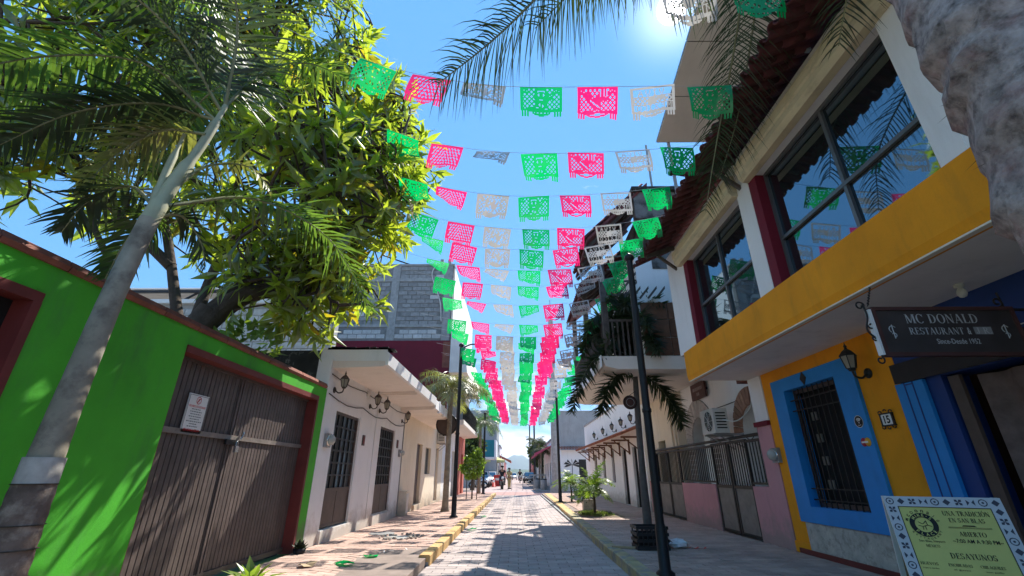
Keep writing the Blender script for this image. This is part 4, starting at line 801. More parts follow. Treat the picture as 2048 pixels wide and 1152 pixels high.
tx.build('lettering', M_SILVER, hs)
sc_ = MB()
def spiral(c, r, a0, a1, n=14): return [(c[0] + (r * (1 - .6 * k / n)) * math.cos(a0 + (a1 - a0) * k / n), ys + .015, c[2] + (r * (1 - .6 * k / n)) * math.sin(a0 + (a1 - a0) * k / n)) for k in range(n + 1)]
sc_.tube(cat_rom([(x0 - .06, ys + .015, 2.62), (x0 - .055, ys + .015, 2.5), (x0 - .09, ys + .015, 2.38), (x0 - .03, ys + .015, 2.28), (x0 - .04, ys + .015, 2.14)], 7), .008, 6)
for c, r, a, b in (((x0 - .09, 0, 2.60), .04, 0, 6.5), ((x0 - .045, 0, 2.42), .03, 3, 9), ((x0 - .05, 0, 2.31), .03, 1, -5), ((x0 - .06, 0, 2.12), .035, 1, -5.5)): sc_.tube(spiral(c, r, a, b), .007, 6)
sc_.build('scroll_bracket', M_IRON, hs)
MB().box(x0 - .045, x0 - .025, ys - .01, ys + .04, 2.16, 2.56).build('side_strip', M_PAPER, hs)
ch_ = MB(); a = Vector((x0 - .02, ys + .015, 2.60)); b = Vector((3.36, ys + .25, 2.9)); n = 16
for k in range(n):
    p = a.lerp(b, (k + .5) / n); d = (b - a).normalized(); s_ = d.cross(Vector((0, 1, 0) if k % 2 else (1, 0, 0))).normalized()
    ch_.tube([p + d * .016 * math.cos(q) + s_ * .009 * math.sin(q) for q in np.linspace(0, 6.28, 9)], .0035, 4, cap=False)
ch_.build('chain', M_IRON, hs); MB().box(3.33, 3.39, ys + .22, ys + .28, 2.885, 2.9).build('ceiling_plate', M_IRON, hs)
MB().beam((x1 + .02, ys + .015, 2.56), (XW - .0, ys + .015, 2.56), .02).build('wall_arm', M_IRON, hs)
sc2 = MB(); sc2.tube(spiral((x1 - .06, 0, 2.63), .045, -1.5, 5), .008, 6); sc2.tube([(x1 - .02, ys + .015, 2.58), (x1 - .03, ys + .015, 2.72)], .008, 6); sc2.build('scroll', M_IRON, hs)

# A-frame board on the pavement
af = thing('sandwich_board', 'yellow sandwich board menu with talavera-patterned border on the pavement', 'sign', (3.2, 3.7, SW))
TL, TR = Vector((2.98, 3.98, 1.085)), Vector((3.585, 3.64, 1.085)); ex = (TR - TL).normalized(); Wd = (TR - TL).length
nf = ex.cross(Vector((0, 0, 1))).normalized();  nf = nf if nf.y < 0 else -nf
Lb = 1.02; dn = (nf * .34 + Vector((0, 0, -.955))).normalized(); fn = ex.cross(-dn).normalized(); fn = fn if fn.dot(nf) > 0 else -fn
ey_ = -dn
BO = lambda a, b, o=0: TL + ex * a + dn * b + fn * o
MB().obox(BO(.03, .02, -.012), ex * (Wd - .06), dn * (Lb - .08), fn * .012).build('front_panel', M_YBOARD, af)
bm_ = MB()
for (a, b, w_, l_) in ((0, 0, .035, Lb), (Wd - .035, 0, .035, Lb)): bm_.obox(BO(a, b, -.03), ex * w_, dn * l_, fn * .03)
bm_.obox(BO(.035, 0, -.03), ex * (Wd - .07), dn * .022, fn * .03); bm_.obox(BO(.035, Lb - .06, -.03), ex * (Wd - .07), dn * .03, fn * .028); bm_.build('front_frame', M_PAPER, af)
bk = (-nf * .30 + Vector((0, 0, -.955))).normalized(); bn = -nf
B2 = lambda a, b, o=0: TL - nf * .035 + ex * a + bk * b + bn * o
m = MB()
for a in (0, Wd - .035): m.obox(B2(a, 0), ex * .035, bk * 1.0, bn * .03)
m.obox(B2(.035, .01), ex * (Wd - .07), bk * .03, bn * .03); m.build('back_frame', M_PAPER, af)
MB().obox(B2(.037, .045, .005), ex * (Wd - .074), bk * .85, bn * .01).build('back_panel', M_TAN, af)
# tiled border print: pale ground, motifs
bo = MB(); w_ = .075
for (a, b, aw, bl) in ((.0, .0, Wd, w_), (0, w_, w_, Lb - w_ - .02), (Wd - w_, w_, w_, Lb - w_ - .02)): bo.add([BO(a, b, .0025), BO(a + aw, b, .0025), BO(a + aw, b + bl, .0025), BO(a, b + bl, .0025)], [(0, 1, 2, 3)])
bo.build('border', paint('border_print_ground', (.56, .56, .58), .6, .06), af)
mo = MB()
def motif(a, b, k, s=.026):
    c = BO(a, b, .0045)
    if k % 4 == 0: ring(mo, c, ex, ey_, s * .75, s, 12); ring(mo, c, ex, ey_, 0, s * .3, 8)
    elif k % 4 == 1: mo.add([c + ex * s * .9 * math.cos(q) + ey_ * s * .9 * math.sin(q) * (1 if i % 2 == 0 else 1) * 1 for i, q in enumerate(np.linspace(0, 2 * math.pi, 4, endpoint=False))], [(0, 1, 2, 3)])
    elif k % 4 == 2:
        for q in range(4): aa = q * math.pi / 2 + .78; mo.add([c, c + ex * s * math.cos(aa - .5) * .8 + ey_ * s * math.sin(aa - .5) * .8, c + ex * s * 1.1 * math.cos(aa) + ey_ * s * 1.1 * math.sin(aa), c + ex * s * math.cos(aa + .5) * .8 + ey_ * s * math.sin(aa + .5) * .8], [(0, 1, 2, 3)])
    else:
        for q in (-1, 1): mo.add([c + ex * s * q * .2, c + ex * s * q * .9 + ey_ * s * .8, c + ex * s * q * .9 - ey_ * s * .8], [(0, 1, 2)])
for i in range(10): motif(.037 + i * (Wd - .074) / 9, .038, i)
for i in range(14): motif(.037, .10 + i * .064, i + 2); motif(Wd - .037, .10 + i * .064, i + 1)
mo.build('border_print', paint('border_print_motif', (.06, .06, .085), .6, .1), af)
li = MB()
for (a, b, aw, bl) in ((w_, w_, Wd - 2 * w_, .005), (w_, w_, .005, Lb - w_ - .08), (Wd - w_ - .005, w_, .005, Lb - w_ - .08)): li.add([BO(a, b, .0045), BO(a + aw, b, .0045), BO(a + aw, b + bl, .0045), BO(a, b + bl, .0045)], [(0, 1, 2, 3)])
li.build('border_line', M_INK, af)
T = MB(); W0 = w_ + .005
def tt(s, a, b, h, w=None, off=.012): put_serif(T, s, BO(a, b, .0045), ex, ey_, h, w, off)
rx = Wd * .665
tt('UNA TRADICIÓN', rx, .118, .033, .265); tt('EN SAN BLAS', rx - .01, .165, .030, .20)
for dz in (.212, .218): T.add([BO(rx - .13, dz, .0045), BO(rx + .11, dz, .0045), BO(rx + .11, dz + .002, .0045), BO(rx - .13, dz + .002, .0045)], [(0, 1, 2, 3)])
T.add([BO(rx - .05, .206, .0045), BO(rx + .03, .206, .0045), BO(rx + .02, .198, .0045), BO(rx - .04, .198, .0045)], [(0, 1, 2, 3)])
tt('ABIERTO', rx - .01, .258, .030, .15); tt('~7:00 AM A 9:30 PM~', rx, .305, .026, .27, .006); tt('DESAYUNOS', rx - .06, .405, .036, .25); tt('San Blas, Nayarit', W0 + .125, .318, .018, .15, .006); tt('MÉXICO', W0 + .12, .348, .018, .08, .006)
for s, a in (('HUEVOS', .14), ('ENCHILADAS', .31), ('CHILAQUILES', .48)): tt(s, a, .465, .018, .10 if a < .2 else .13, .006)
for r_ in range(9):
    for a in (.14, .31, .48):
        if random.random() < .8: tt(random.choice(('a la mexicana', 'con jamon', 'rojas o verdes', 'con pollo', 'al gusto')), a, .495 + r_ * .03, .012, .09, .003)
cx_, cy_ = W0 + .115, .205; c = BO(cx_, cy_, .0045)
ring(T, c, ex, ey_, .052, .083, 36)
for k, chh in enumerate('McDonald'):
    a = R(160 - k * 20); p = BO(cx_ + .098 * math.cos(a), cy_ - .098 * math.sin(a), .0045); e1 = ex * math.sin(a) - ey_ * math.cos(a); e2 = ex * math.cos(a) + ey_ * math.sin(a); put_text(T, chh, p, e1, e2, .019, None, .01)
for k, chh in enumerate('RESTAURANT'):
    a = R(215 + k * 13); p = BO(cx_ + .095 * math.cos(a), cy_ - .095 * math.sin(a), .0045); e1 = -ex * math.sin(a) + ey_ * math.cos(a); e2 = -(ex * math.cos(a) + ey_ * math.sin(a)); put_text(T, chh, p, e1, e2, .013, None, .008)
# line drawing of a bird inside the ring, generic
for pts in ([(-.03, .02), (-.005, .005), (.012, .022), (.018, .03)], [(-.035, -.005), (-.01, -.012), (.02, -.002), (.018, .03)], [(-.01, -.012), (-.012, -.035)], [(.005, -.008), (.006, -.035)], [(.02, -.002), (.045, -.01)]):
    for (a, b), (a2, b2) in zip(pts[:-1], pts[1:]):
        d = Vector((a2 - a, b2 - b)).normalized() * .0022; T.add([c + ex * (a - d.y) + ey_ * (b + d.x), c + ex * (a + d.y) + ey_ * (b - d.x), c + ex * (a2 + d.y) + ey_ * (b2 - d.x), c + ex * (a2 - d.y) + ey_ * (b2 + d.x)], [(0, 1, 2, 3)])
T.build('lettering', M_INK, af)
Wt = MB()
for word, a0, st, flip in (("MIKE'S", 138, -19, 1), ('PLACE', 222, 24, -1)):
    for k, chh in enumerate(word):
        a = R(a0 + k * st); p = BO(cx_ + .0675 * math.cos(a), cy_ - .0675 * math.sin(a), .0065)
        e1 = (ex * math.sin(a) - ey_ * math.cos(a)) * flip; e2 = (ex * math.cos(a) + ey_ * math.sin(a)) * flip; put_text(Wt, chh, p, e1, e2, .02 if chh != "'" else .008, None, .015)
Wt.build('ring_lettering', M_YBOARD, af)

# pink house with arches, gates and railing
ph = thing('pink_house', 'pink and white house with brick-edged arches behind an iron railing', 'house', (4.6, 11, 0))
XA = 4.78; arches = ((9.20, 2.05, .50, .86), (11.95, 2.05, .55, 1.0))
# arched wall: polygons above each opening, built as strips
am = MB()
def arch_wall(y0, y1, z1):
    ys_ = sorted({y0, y1} | {round(c + r * math.cos(a), 4) for c, s, r, ro in arches for a in np.linspace(0, math.pi, 21)} | {c + d for c, s, r, ro in arches for d in (-r, r)})
    def zb(y):
        for c, s, r, ro in arches:
            if abs(y - c) < r: return s + math.sqrt(max(0, r * r - (y - c) ** 2))
        return 0.0
    for a, b in zip(ys_[:-1], ys_[1:]):
        mid = (a + b) / 2; inside = any(abs(mid - c) < r for c, s, r, ro in arches)
        za, zb_ = (zb(a) if inside and zb(a) > 0 else (arches[0][1] if inside else 0)), (zb(b) if inside and zb(b) > 0 else (arches[0][1] if inside else 0))
        for t in (XA, XA + .28): am.quad((t, a, za), (t, b, zb_), (t, b, z1), (t, a, z1))
        if inside: am.quad((XA, a, za), (XA, b, zb_), (XA + .28, b, zb_), (XA + .28, a, za))
    for c, s, r, ro in arches:
        for y in (c - r, c + r): am.quad((XA, y, 0), (XA + .28, y, 0), (XA + .28, y, s), (XA, y, s))
arch_wall(8.5, 13.0, 4.6); am.build('wall', M_WHITE, ph)
MB().box(XA + .9, XA + .95, 8.4, 13.0, 0, 3.4).build('porch_room', M_VOID, ph)
for (c, s, r, ro), mt, nb in ((arches[0], M_BRICK, 17), (arches[1], M_BRICKW, 26)):
    a_ = math.pi / nb; w = (r + ro) / 2 * a_ * .80
    vm = MB().add([(-.03, -r * a_ * .41, r + .01), (-.03, r * a_ * .41, r + .01), (-.03, ro * a_ * .41, ro), (-.03, -ro * a_ * .41, ro), (0.004, -r * a_ * .47, r), (0.004, r * a_ * .47, r), (0.004, ro * a_ * .47, ro), (0.004, -ro * a_ * .47, ro)], [(0, 1, 2, 3), (0, 4, 5, 1), (1, 5, 6, 2), (2, 6, 7, 3), (3, 7, 4, 0)]).mesh('arch_brick', mt)
    for k in range(nb): piece('arch_brick', vm, ph, (XA - random.uniform(0, .006), c, s), (math.pi / 2 - (k + .5) * a_, 0, 0))
    if c > 10:
        bm2 = MB().box(-.03, .004, r_ := -.0, .42, -.045, .045).mesh('jamb_brick', mt)
        for k in range(8):
            piece('jamb_brick', bm2, ph, (XA, c + r + .01, s - .06 - k * .115)); piece('jamb_brick', bm2, ph, (XA, c - r - .43, s - .06 - k * .115))
MB().box(XA - .30, XA - .002, 8.5, 9.0, 2.93, 3.05).build('tile_canopy', M_TERRA, ph)
# front: pillar, low walls, gates, railing
MB().box(XW - .02, XW + .28, 8.033, 8.48, 0, 2.04).build('pillar_foot', M_PINK, ph); MB().box(XW - .02, XW + .28, 8.033, 8.48, 2.12, 2.90).build('pillar', M_WHITE, ph); MB().box(XW - .06, XW + .3, 8.032, 8.50, 2.041, 2.119).build('pillar_cap', M_WINE, ph)
for (a, b) in ((8.483, 9.06), (10.74, 12.86), (15.0, 15.95)): MB().box(XW - .02, XW + .12, a, b, 0, 1.04).build('low_wall', M_PINK, ph)
for (a, b) in ((9.08, 10.72), (12.88, 14.98)):
    ym = (a + b) / 2
    for p, q in ((a, ym - .02), (ym + .02, b)):
        gt = MB().box(XW + .01, XW + .03, p + .02, q - .02, .18, 1.0).build('gate', paint('grey_gate_sheet', (0.20, 0.175, 0.16), .5, .25, 5, .15, 40, stain=(.2, .18, .16)), ph)
        f = MB(); f.box(XW - .005, XW + .04, p, p + .05, .15, 1.88); f.box(XW - .005, XW + .04, q - .05, q, .15, 1.88); f.box(XW - .004, XW + .039, p + .05, q - .05, .98, 1.04); f.box(XW - .004, XW + .039, p + .05, q - .05, 1.83, 1.88); f.box(XW - .004, XW + .039, p + .05, q - .05, .15, .2); f.build('frame', M_DARK, gt)
        n = max(3, int((q - p) / .105))
        for k in range(1, n): y = p + .05 + (q - p - .1) * k / n; MB().box(XW + .01, XW + .026, y - .009, y + .009, 1.04, 1.83).build('bar', M_DARK, gt)
for (a, b) in ((8.483, 9.07), (10.73, 12.87)):
    rl = MB(); rl.box(XW, XW + .04, a, b, 1.81, 1.86); rl.box(XW, XW + .04, a, b, 1.07, 1.11); rr_ = rl.build('railing', M_DARK, ph)
    n = int((b - a) / .11)
    for k in range(n + 1): y = a + .01 + (b - a - .02) * k / n; MB().box(XW + .012, XW + .028, y - .009, y + .009, 1.11, 1.81).build('bar', M_DARK, rr_)
tp = MB(); tp.tube([(XW + .02, 15.8, 1.93), (XW + .02, 8.5, 1.93)], .03, 8); tp.build('top_tube', M_DARK, ph)
ac_unit('boxy outdoor air conditioner bracketed beside the brick arch of the pink house', 4.16, 4.46, 9.62, 10.30, 2.04, 2.54, 4.16, XA)
bs_ = thing('wall_sign', 'small brown signboard with faded lettering above the pale brick arch', 'sign', (XA, 11.5, 3.2))
MB().box(XA - .10, XA - .06, 11.05, 11.95, 3.02, 3.42).build('board', M_SIGNF, bs_); tx = MB()
for zq, l in ((3.27, .6), (3.14, .16)):
    y = 11.5 - l / 2
    while y < 11.5 + l / 2: w2 = random.uniform(.03, .05); tx.quad((XA - .103, y, zq - .04), (XA - .103, y + w2, zq - .04), (XA - .103, y + w2, zq + .04), (XA - .103, y, zq + .04)); y += w2 + .02
tx.build('faded_letters', paint('faded_letters', (.30, .25, .24), .7, .2), bs_); MB().box(XA - .06, XA, 11.1, 11.15, 3.2, 3.25).build('bracket', M_DARK, bs_)
cm = thing('cream_annex', 'plain cream rendered annex between the arches and white house', 'building', (4.6, 14.5, 0))
MB().wall('x', XW + .1, XW + .4, 13.003, 16.2, 0, 4.3, [(14.2, 14.9, .13, 2.2)]).build('wall', M_CREAM, cm); MB().box(XW + .41, 10, 8.5, 16.2, 3.4, 4.3).build('roof', M_CONC, cm); MB().box(XW + .3, XW + .38, 14.2, 14.9, .13, 2.2).build('door', M_DARK, cm)
for q in (13.1, 13.4): MB().tube([(XW + .06, q, .2), (XW + .06, q, 4.2)], .03, 7).build('drain_pipe', M_CREAM, cm)
for z_, a_, b_ in ((2.75, 8.6, 12.9), (3.6, 8.6, 12.9), (1.95, 9.3, 9.62)):
    MB().tube([(XA - .012, a_ + (b_ - a_) * k / 10, z_ - .06 * math.sin(math.pi * k / 10)) for k in range(11)], .009, 5).build('service_cable', M_DARK, ph)
MB().tube(cat_rom([(4.35, 9.62, 2.3), (4.5, 9.3, 2.25), (4.72, 9.1, 2.5), (4.76, 9.05, 2.9)], 5), .014, 6).build('coolant_hose', M_PLASTIC, ph)
# timber-balconied storey above
bb = thing('balcony_storey', 'upper storey with timber-panelled end, railed balcony and tiled roof', 'building', (3.5, 10.5, 3.3))
MB().prism([(4.7, 9.95, 3.45), (2.35, 9.95, 3.45), (2.05, 9.95, 3.52), (1.98, 9.95, 3.75), (4.7, 9.95, 3.75)], (0, 5.6, 0)).build('balcony', M_SOFFIT, bb)
MB().box(1.95, 1.975, 9.93, 15.6, 3.5, 3.77).build('balcony_edge', M_WHITE, bb)
pm = MB().box(0, .62, -.02, .02, 0, .42).mesh('panel', M_WOOD)
for i in range(2):
    for j in range(3): piece('panel', pm, bb, (3.02 + i * .64, 10.0, 3.78 + j * .44))
MB().box(2.98, 4.4, 10.03, 10.06, 3.76, 5.6).build('panel_backing', M_WHITE, bb)
MB().box(3.02, 4.6, 10.02, 15.5, 5.102, 6.6).build('upper_wall', M_WHITE, bb)
MB().box(3.6, 4.6, 10.07, 15.5, 3.76, 5.1).build('room', M_VOID, bb)
rl = MB()
for x_, y_ in ((2.1, 10.05), (2.1, 12.8), (2.1, 15.4)): MB().box(x_, x_ + .14, y_, y_ + .14, 3.76, 6.75).build('post', M_GWOOD, bb)
rl.box(2.09, 2.15, 10.2, 15.4, 4.62, 4.68)
rl.build('rail', M_GWOOD, bb)
for k in range(30): MB().box(2.1, 2.14, 10.25 + k * .17, 10.29 + k * .17, 3.76, 4.62).build('baluster', M_GWOOD, bb)
rl2 = MB(); rl2.box(2.25, 3.0, 10.05, 10.1, 4.62, 4.68); rl2.build('rail', M_GWOOD, bb)
for k in range(6): MB().box(2.3 + k * .12, 2.34 + k * .12, 10.06, 10.1, 3.76, 4.62).build('baluster', M_GWOOD, bb)
for k in range(7): MB().beam((2.24 + k * .2, 10.03, 5.2), (2.24 + k * .2 + 1.0, 10.05, 6.4), .03, .05).build('lattice_slat', M_GWOOD, bb)
for k in range(4): MB().beam((2.3, 10.06, 5.3 + k * .35), (3.6, 10.07, 5.3 + k * .35 + .1), .03, .04).build('lattice_slat', M_GWOOD, bb)
for (ya, yb, xa, za, xb, zb2) in ((9.7, 12.0, 1.80, 6.62, 3.5, 8.3), (12.0, 15.9, 2.0, 6.35, 3.6, 7.7)):
    r0 = MB().prism([(xa, ya, za), (xb, ya, zb2), (xb, ya, zb2 + .09), (xa, ya, za + .09)], (0, yb - ya, 0)).build('roof', M_TILE, bb)
    L = math.hypot(xb - xa, zb2 - za); tht = math.atan2(zb2 - za, xb - xa); tm = pan(.19, .42).mesh('roof_tile', M_TILE)
    for i in range(int((yb - ya) / .2)):
        for k in range(6 if i < 4 else 2): piece('roof_tile', tm, r0, (xa - .06 + k * .38 * math.cos(tht), ya + .1 + i * .2, za + .10 + k * .38 * math.sin(tht)), (0, -tht, random.uniform(-.03, .03)))
    for k in range(5): MB().beam((xa + .05, ya + .3 + k * .5, za - .03), (xb, ya + .3 + k * .5, zb2 - .04), .06, .08).build('rafter', M_GWOOD, bb)
MB().box(3.1, 4.2, 9.72, 9.95, 7.3, 8.1).build('stained_gable', M_STAINC, bb); MB().box(3.05, 4.4, 9.6, 10.4, 8.1, 8.2).build('gable_top', M_BLACKMOLD, bb)
MB().box(3.45, 7.5, 10.0, 15.5, 6.0, 8.0).build('upper_wall', M_STAINC, bb)
MB().tube([(3.7, 9.9, 8.2), (3.7, 9.9, 9.8)], .03, 6).build('antenna', M_GREYM, bb)
# white house with tiled canopy
w2 = thing('white_canopy_house', 'long white single-storey house with bracketed clay tile canopy', 'house', (4.6, 22, 0))
doors = [(17.3, 18.0, .13, 2.2), (19.0, 19.8, .13, 2.22), (21.4, 22.0, .9, 2.25), (23.6, 24.3, .9, 2.25), (26.0, 26.8, .13, 2.25)]
MB().wall('x', XW, XW + .3, 16.203, 30.0, 0, 4.05, doors).build('wall', M_WHITE, w2)
MB().box(XW + .31, 10, 16.2, 30.0, 0, 4.0).build('house_body', M_WHITE, w2); MB().box(XW - .04, XW + .3, 16.2, 30.03, 4.052, 4.14).build('parapet', M_GREY, w2)
for a, b, c, d in doors:
    dd_ = MB().box(XW + .12, XW + .15, a, b, c, d).build('door' if c < .5 else 'window', M_VOID if c < .5 else M_GLASS2, w2)
    f = MB(); f.box(XW + .09, XW + .12, a, a + .06, c, d); f.box(XW + .09, XW + .12, b - .06, b, c, d); f.box(XW + .09, XW + .12, a + .06, b - .06, d - .06, d); f.build('frame', M_DARK, dd_)
cp = MB().prism([(XW - .001, 16.3, 2.80), (XW - .75, 16.3, 2.52), (XW - .75, 16.3, 2.56), (XW - .001, 16.3, 2.85)], (0, 12.5, 0)).build('canopy', M_TILEF, w2)
tm = pan(.17, .42).mesh('roof_tile', M_TILEF); th2 = math.atan2(.28, .75)
for i in range(68):
    for k in range(2): piece('roof_tile', tm, cp, (XW - .80 + k * .38, 16.4 + i * .182, 2.56 + k * .142), (0, -th2, random.uniform(-.03, .03)))
for i in range(8):
    y = 16.6 + i * 1.7; m = MB(); m.box(XW - .7, XW, y - .03, y + .03, 2.44, 2.50); m.box(XW - .06, XW - .001, y - .03, y + .03, 1.95, 2.44); m.beam((XW - .03, y, 2.0), (XW - .6, y, 2.44), .04); m.build('bracket', M_WOOD, w2)
for i, y in enumerate((17.0, 18.6, 20.4, 22.6, 25.2)): lantern('wall_lantern', 'dark lantern above the tile canopy, ' + ('closest to the cream annex', 'second from the cream annex', 'in the middle of five', 'second from the far end', 'at the far end')[i], (XW, y, 3.02), -1, 'lanterns above the tile canopy', M_IRON, 1.15)

# ------------------------------------------------------------------ palms, trees and plants
def frond(pts, L, n, w=.028, droop=.5, plume=0.0, tipf=.45, rake=.55, r=random, segs=3):
    """One pinnate palm leaf: leaflets in pairs along a curved stalk. Returns leaflets, stalk."""
    c = cat_rom(pts, 10); lf = MB(); cum = [0]
    for a, b in zip(c[:-1], c[1:]): cum.append(cum[-1] + (b - a).length)
    tot = cum[-1]; up0 = Vector((0, 0, 1))
    for i in range(n):
        t = .08 + .92 * (i + r.uniform(-.3, .3)) / n; s = t * tot
        k = min(len(c) - 2, max(0, next((q for q in range(len(c) - 1) if cum[q + 1] >= s), len(c) - 2)))
        p = c[k].lerp(c[k + 1], (s - cum[k]) / max(1e-6, cum[k + 1] - cum[k])); d = (c[k + 1] - c[k]).normalized()
        side = d.cross(up0); side = side.normalized() if side.length > .05 else Vector((1, 0, 0)); nup = side.cross(d).normalized()
        ll = L * (math.sin(math.pi * min(1, max(.02, .12 + .88 * t)) ** .8) * (1 - tipf) + tipf) * r.uniform(.82, 1.12)
        if t > .85: ll *= 1 - (t - .85) * 2.6
        for sg in (-1, 1):
            a = r.uniform(-plume, plume); dirn = (side * sg * math.cos(a) + nup * math.sin(a) + d * rake * r.uniform(.7, 1.3) + nup * .12).normalized()
            q = p.copy(); wv = dirn.cross(nup if abs(dirn.dot(nup)) < .9 else d).normalized(); vs = []
            for m_ in range(segs + 1):
                f = m_ / segs; ww = w * (.55 + .9 * f if f < .4 else (1.15 * (1 - f) + .05)) * .5
                vs += [q - wv * ww, q + wv * ww]; dirn = (dirn + Vector((0, 0, -droop / segs * r.uniform(.7, 1.4)))).normalized(); q = q + dirn * (ll / segs)
            lf.add(vs, [(2 * m_, 2 * m_ + 1, 2 * m_ + 3, 2 * m_ + 2) for m_ in range(segs)])
    return lf, c
def add_frond(t, pts, L, n, mat, w=.028, droop=.5, plume=0., stalk=.014, r=random, **k):
    lf, c = frond(pts, L, n, w, droop, plume, r=r, **k); o = lf.build('frond', mat, t)
    MB().tube(c[::2] if len(c) > 12 else c, [stalk * (1 - .8 * i / max(1, len(c[::2]) - 1)) for i in range(len(c[::2]))] if len(c) > 12 else stalk, 5).build('stalk', M_STALK, o); return o
def arc(o, az, el, L, bend, n=6):
    p = Vector(o); d = Vector((math.cos(az) * math.cos(el), math.sin(az) * math.cos(el), math.sin(el))); out = [p.copy()]
    for i in range(n): p = p + d * (L / n); out.append(p.copy()); d = (d + Vector((0, 0, -bend / n))).normalized()
    return out
def trunk_rings(t, pts, rad, mat, step=.16, n=14, name='trunk', bump=.05):
    c = cat_rom(pts, 10); tot = sum((b - a).length for a, b in zip(c[:-1], c[1:])); k = max(8, int(tot / step * 2)); P, Rr = [], []
    for i in range(k + 1):
        f = i / k; q = f * (len(c) - 1); a = int(min(q, len(c) - 2)); P.append(c[a].lerp(c[a + 1], q - a)); base = np.interp(f, np.linspace(0, 1, len(rad)), rad)
        Rr.append(base * (1 + (bump if i % 2 else -bump * .3)))
    return MB().tube(P, Rr, n).build(name, mat, t)

# palm leaning over the green wall
lp = thing('palm_tree', 'smooth grey-trunked palm standing in front of the green garden wall', 'palm tree', (-2.75, 2.80, 0))
trunk_rings(lp, [(-2.79, 2.76, 0), (-2.79, 2.76, .5), (-2.787, 2.765, 1.2)], [.155, .122, .098], M_PBASE, .09, 18, name='trunk_base', bump=.03)
trunk_rings(lp, [(-2.787, 2.765, 1.19), (-2.78, 2.77, 1.8), (-2.76, 2.78, 2.5), (-2.73, 2.80, 3.0)], [.088, .074, .066, .062], M_PTRUNK, .12, 18, bump=.012)
pb_ = MB(); pb_.lathe((-2.787, 2.765, 1.20), [(.0985, 0), (.097, .14)], 20); pb_.build('paint_band', paint('whitewash_band', (.40, .38, .35), .9, .25, 9, .4, 30), lp)
rg = MB()
for z in (1.19, .98, .86, .72, .58): rg.lathe((-2.788, 2.765, z), [(.09 + (1.2 - z) * .035, 0), (.108 + (1.2 - z) * .035, .006), (.09 + (1.2 - z) * .035, .012)], 20)
rg.build('trunk_ring', M_BARK, lp)
MB().tube(cat_rom([(-2.73, 2.80, 2.98), (-2.70, 2.84, 3.3), (-2.64, 2.92, 3.8), (-2.60, 2.98, 4.3)], 6), [.062] * 4 + [.052] * 6 + [.036] * 6 + [.022] * 3, 12).build('crownshaft', M_PSHAFT, lp)
MB().tube(cat_rom([(-2.715, 2.79, 3.0), (-2.78, 2.84, 3.4), (-2.80, 2.9, 3.9)], 6), [.04] * 5 + [.028] * 5 + [.014] * 3, 8).build('leaf_sheath', M_PSHAFT, lp)
rf_ = random.Random(11)
FL = [([(-2.68, 2.84, 3.15), (-2.42, 3.45, 3.62), (-1.95, 4.05, 3.52), (-1.55, 4.45, 2.85)], .52, 74, M_FROND, .55, .5),
      ([(-2.62, 2.95, 4.1), (-3.15, 2.65, 4.45), (-3.9, 2.45, 4.25), (-4.6, 2.3, 3.6)], .62, 80, M_FROND, .8, .3),
      ([(-2.62, 2.95, 4.1), (-3.0, 2.75, 4.1), (-3.45, 2.6, 3.85), (-3.8, 2.5, 3.4)], .55, 60, M_FRONDD, .7, .3),
      ([(-2.60, 2.98, 4.3), (-2.5, 3.2, 5.0), (-2.3, 3.55, 5.5), (-1.95, 3.9, 5.6)], .6, 70, M_FROND, .45, .4),
      ([(-2.60, 2.98, 4.3), (-2.75, 3.0, 5.1), (-3.1, 2.9, 5.7), (-3.6, 2.7, 5.8)], .65, 70, M_FROND, .5, .4),
      ([(-2.60, 2.98, 4.3), (-2.5, 2.7, 5.0), (-2.5, 2.2, 5.5), (-2.6, 1.6, 5.5)], .65, 60, M_FRONDD, .6, .4),
      ([(-2.60, 2.98, 4.3), (-3.0, 3.3, 4.9), (-3.7, 3.8, 5.0), (-4.3, 4.2, 4.5)], .6, 60, M_FROND, .6, .3),
      ([(-2.60, 2.98, 4.2), (-2.9, 2.5, 4.7), (-3.5, 1.9, 4.9), (-4.0, 1.3, 4.5)], .6, 60, M_FRONDD, .6, .3),
      ([(-2.72, 2.8, 3.1), (-2.98, 2.8, 3.30), (-3.25, 2.8, 3.18), (-3.38, 2.82, 2.9)], .38, 40, M_FRONDD, .8, .9),
      ([(-2.72, 2.8, 3.05), (-2.9, 2.95, 3.12), (-3.1, 3.05, 2.95), (-3.2, 3.1, 2.65)], .34, 36, M_FROND, .9, .9),
      ([(-2.70, 2.83, 3.05), (-2.62, 2.95, 3.12), (-2.52, 3.1, 2.95), (-2.48, 3.15, 2.75)], .24, 26, M_FRONDD, .8, .8),
      ([(-2.68, 2.84, 3.3), (-2.6, 3.0, 3.65), (-2.4, 3.2, 3.8), (-2.2, 3.3, 3.6)], .3, 24, M_FRONDY, .6, .5),
      ([(-2.62, 2.9, 3.9), (-2.95, 2.85, 3.9), (-3.2, 2.8, 3.6), (-3.3, 2.75, 3.2)], .5, 44, M_FRONDY, .9, .4)]
for pts, L, n, mt, dr, pl_ in FL: add_frond(lp, pts, L, n, mt, .034, dr, pl_, .016, rf_)

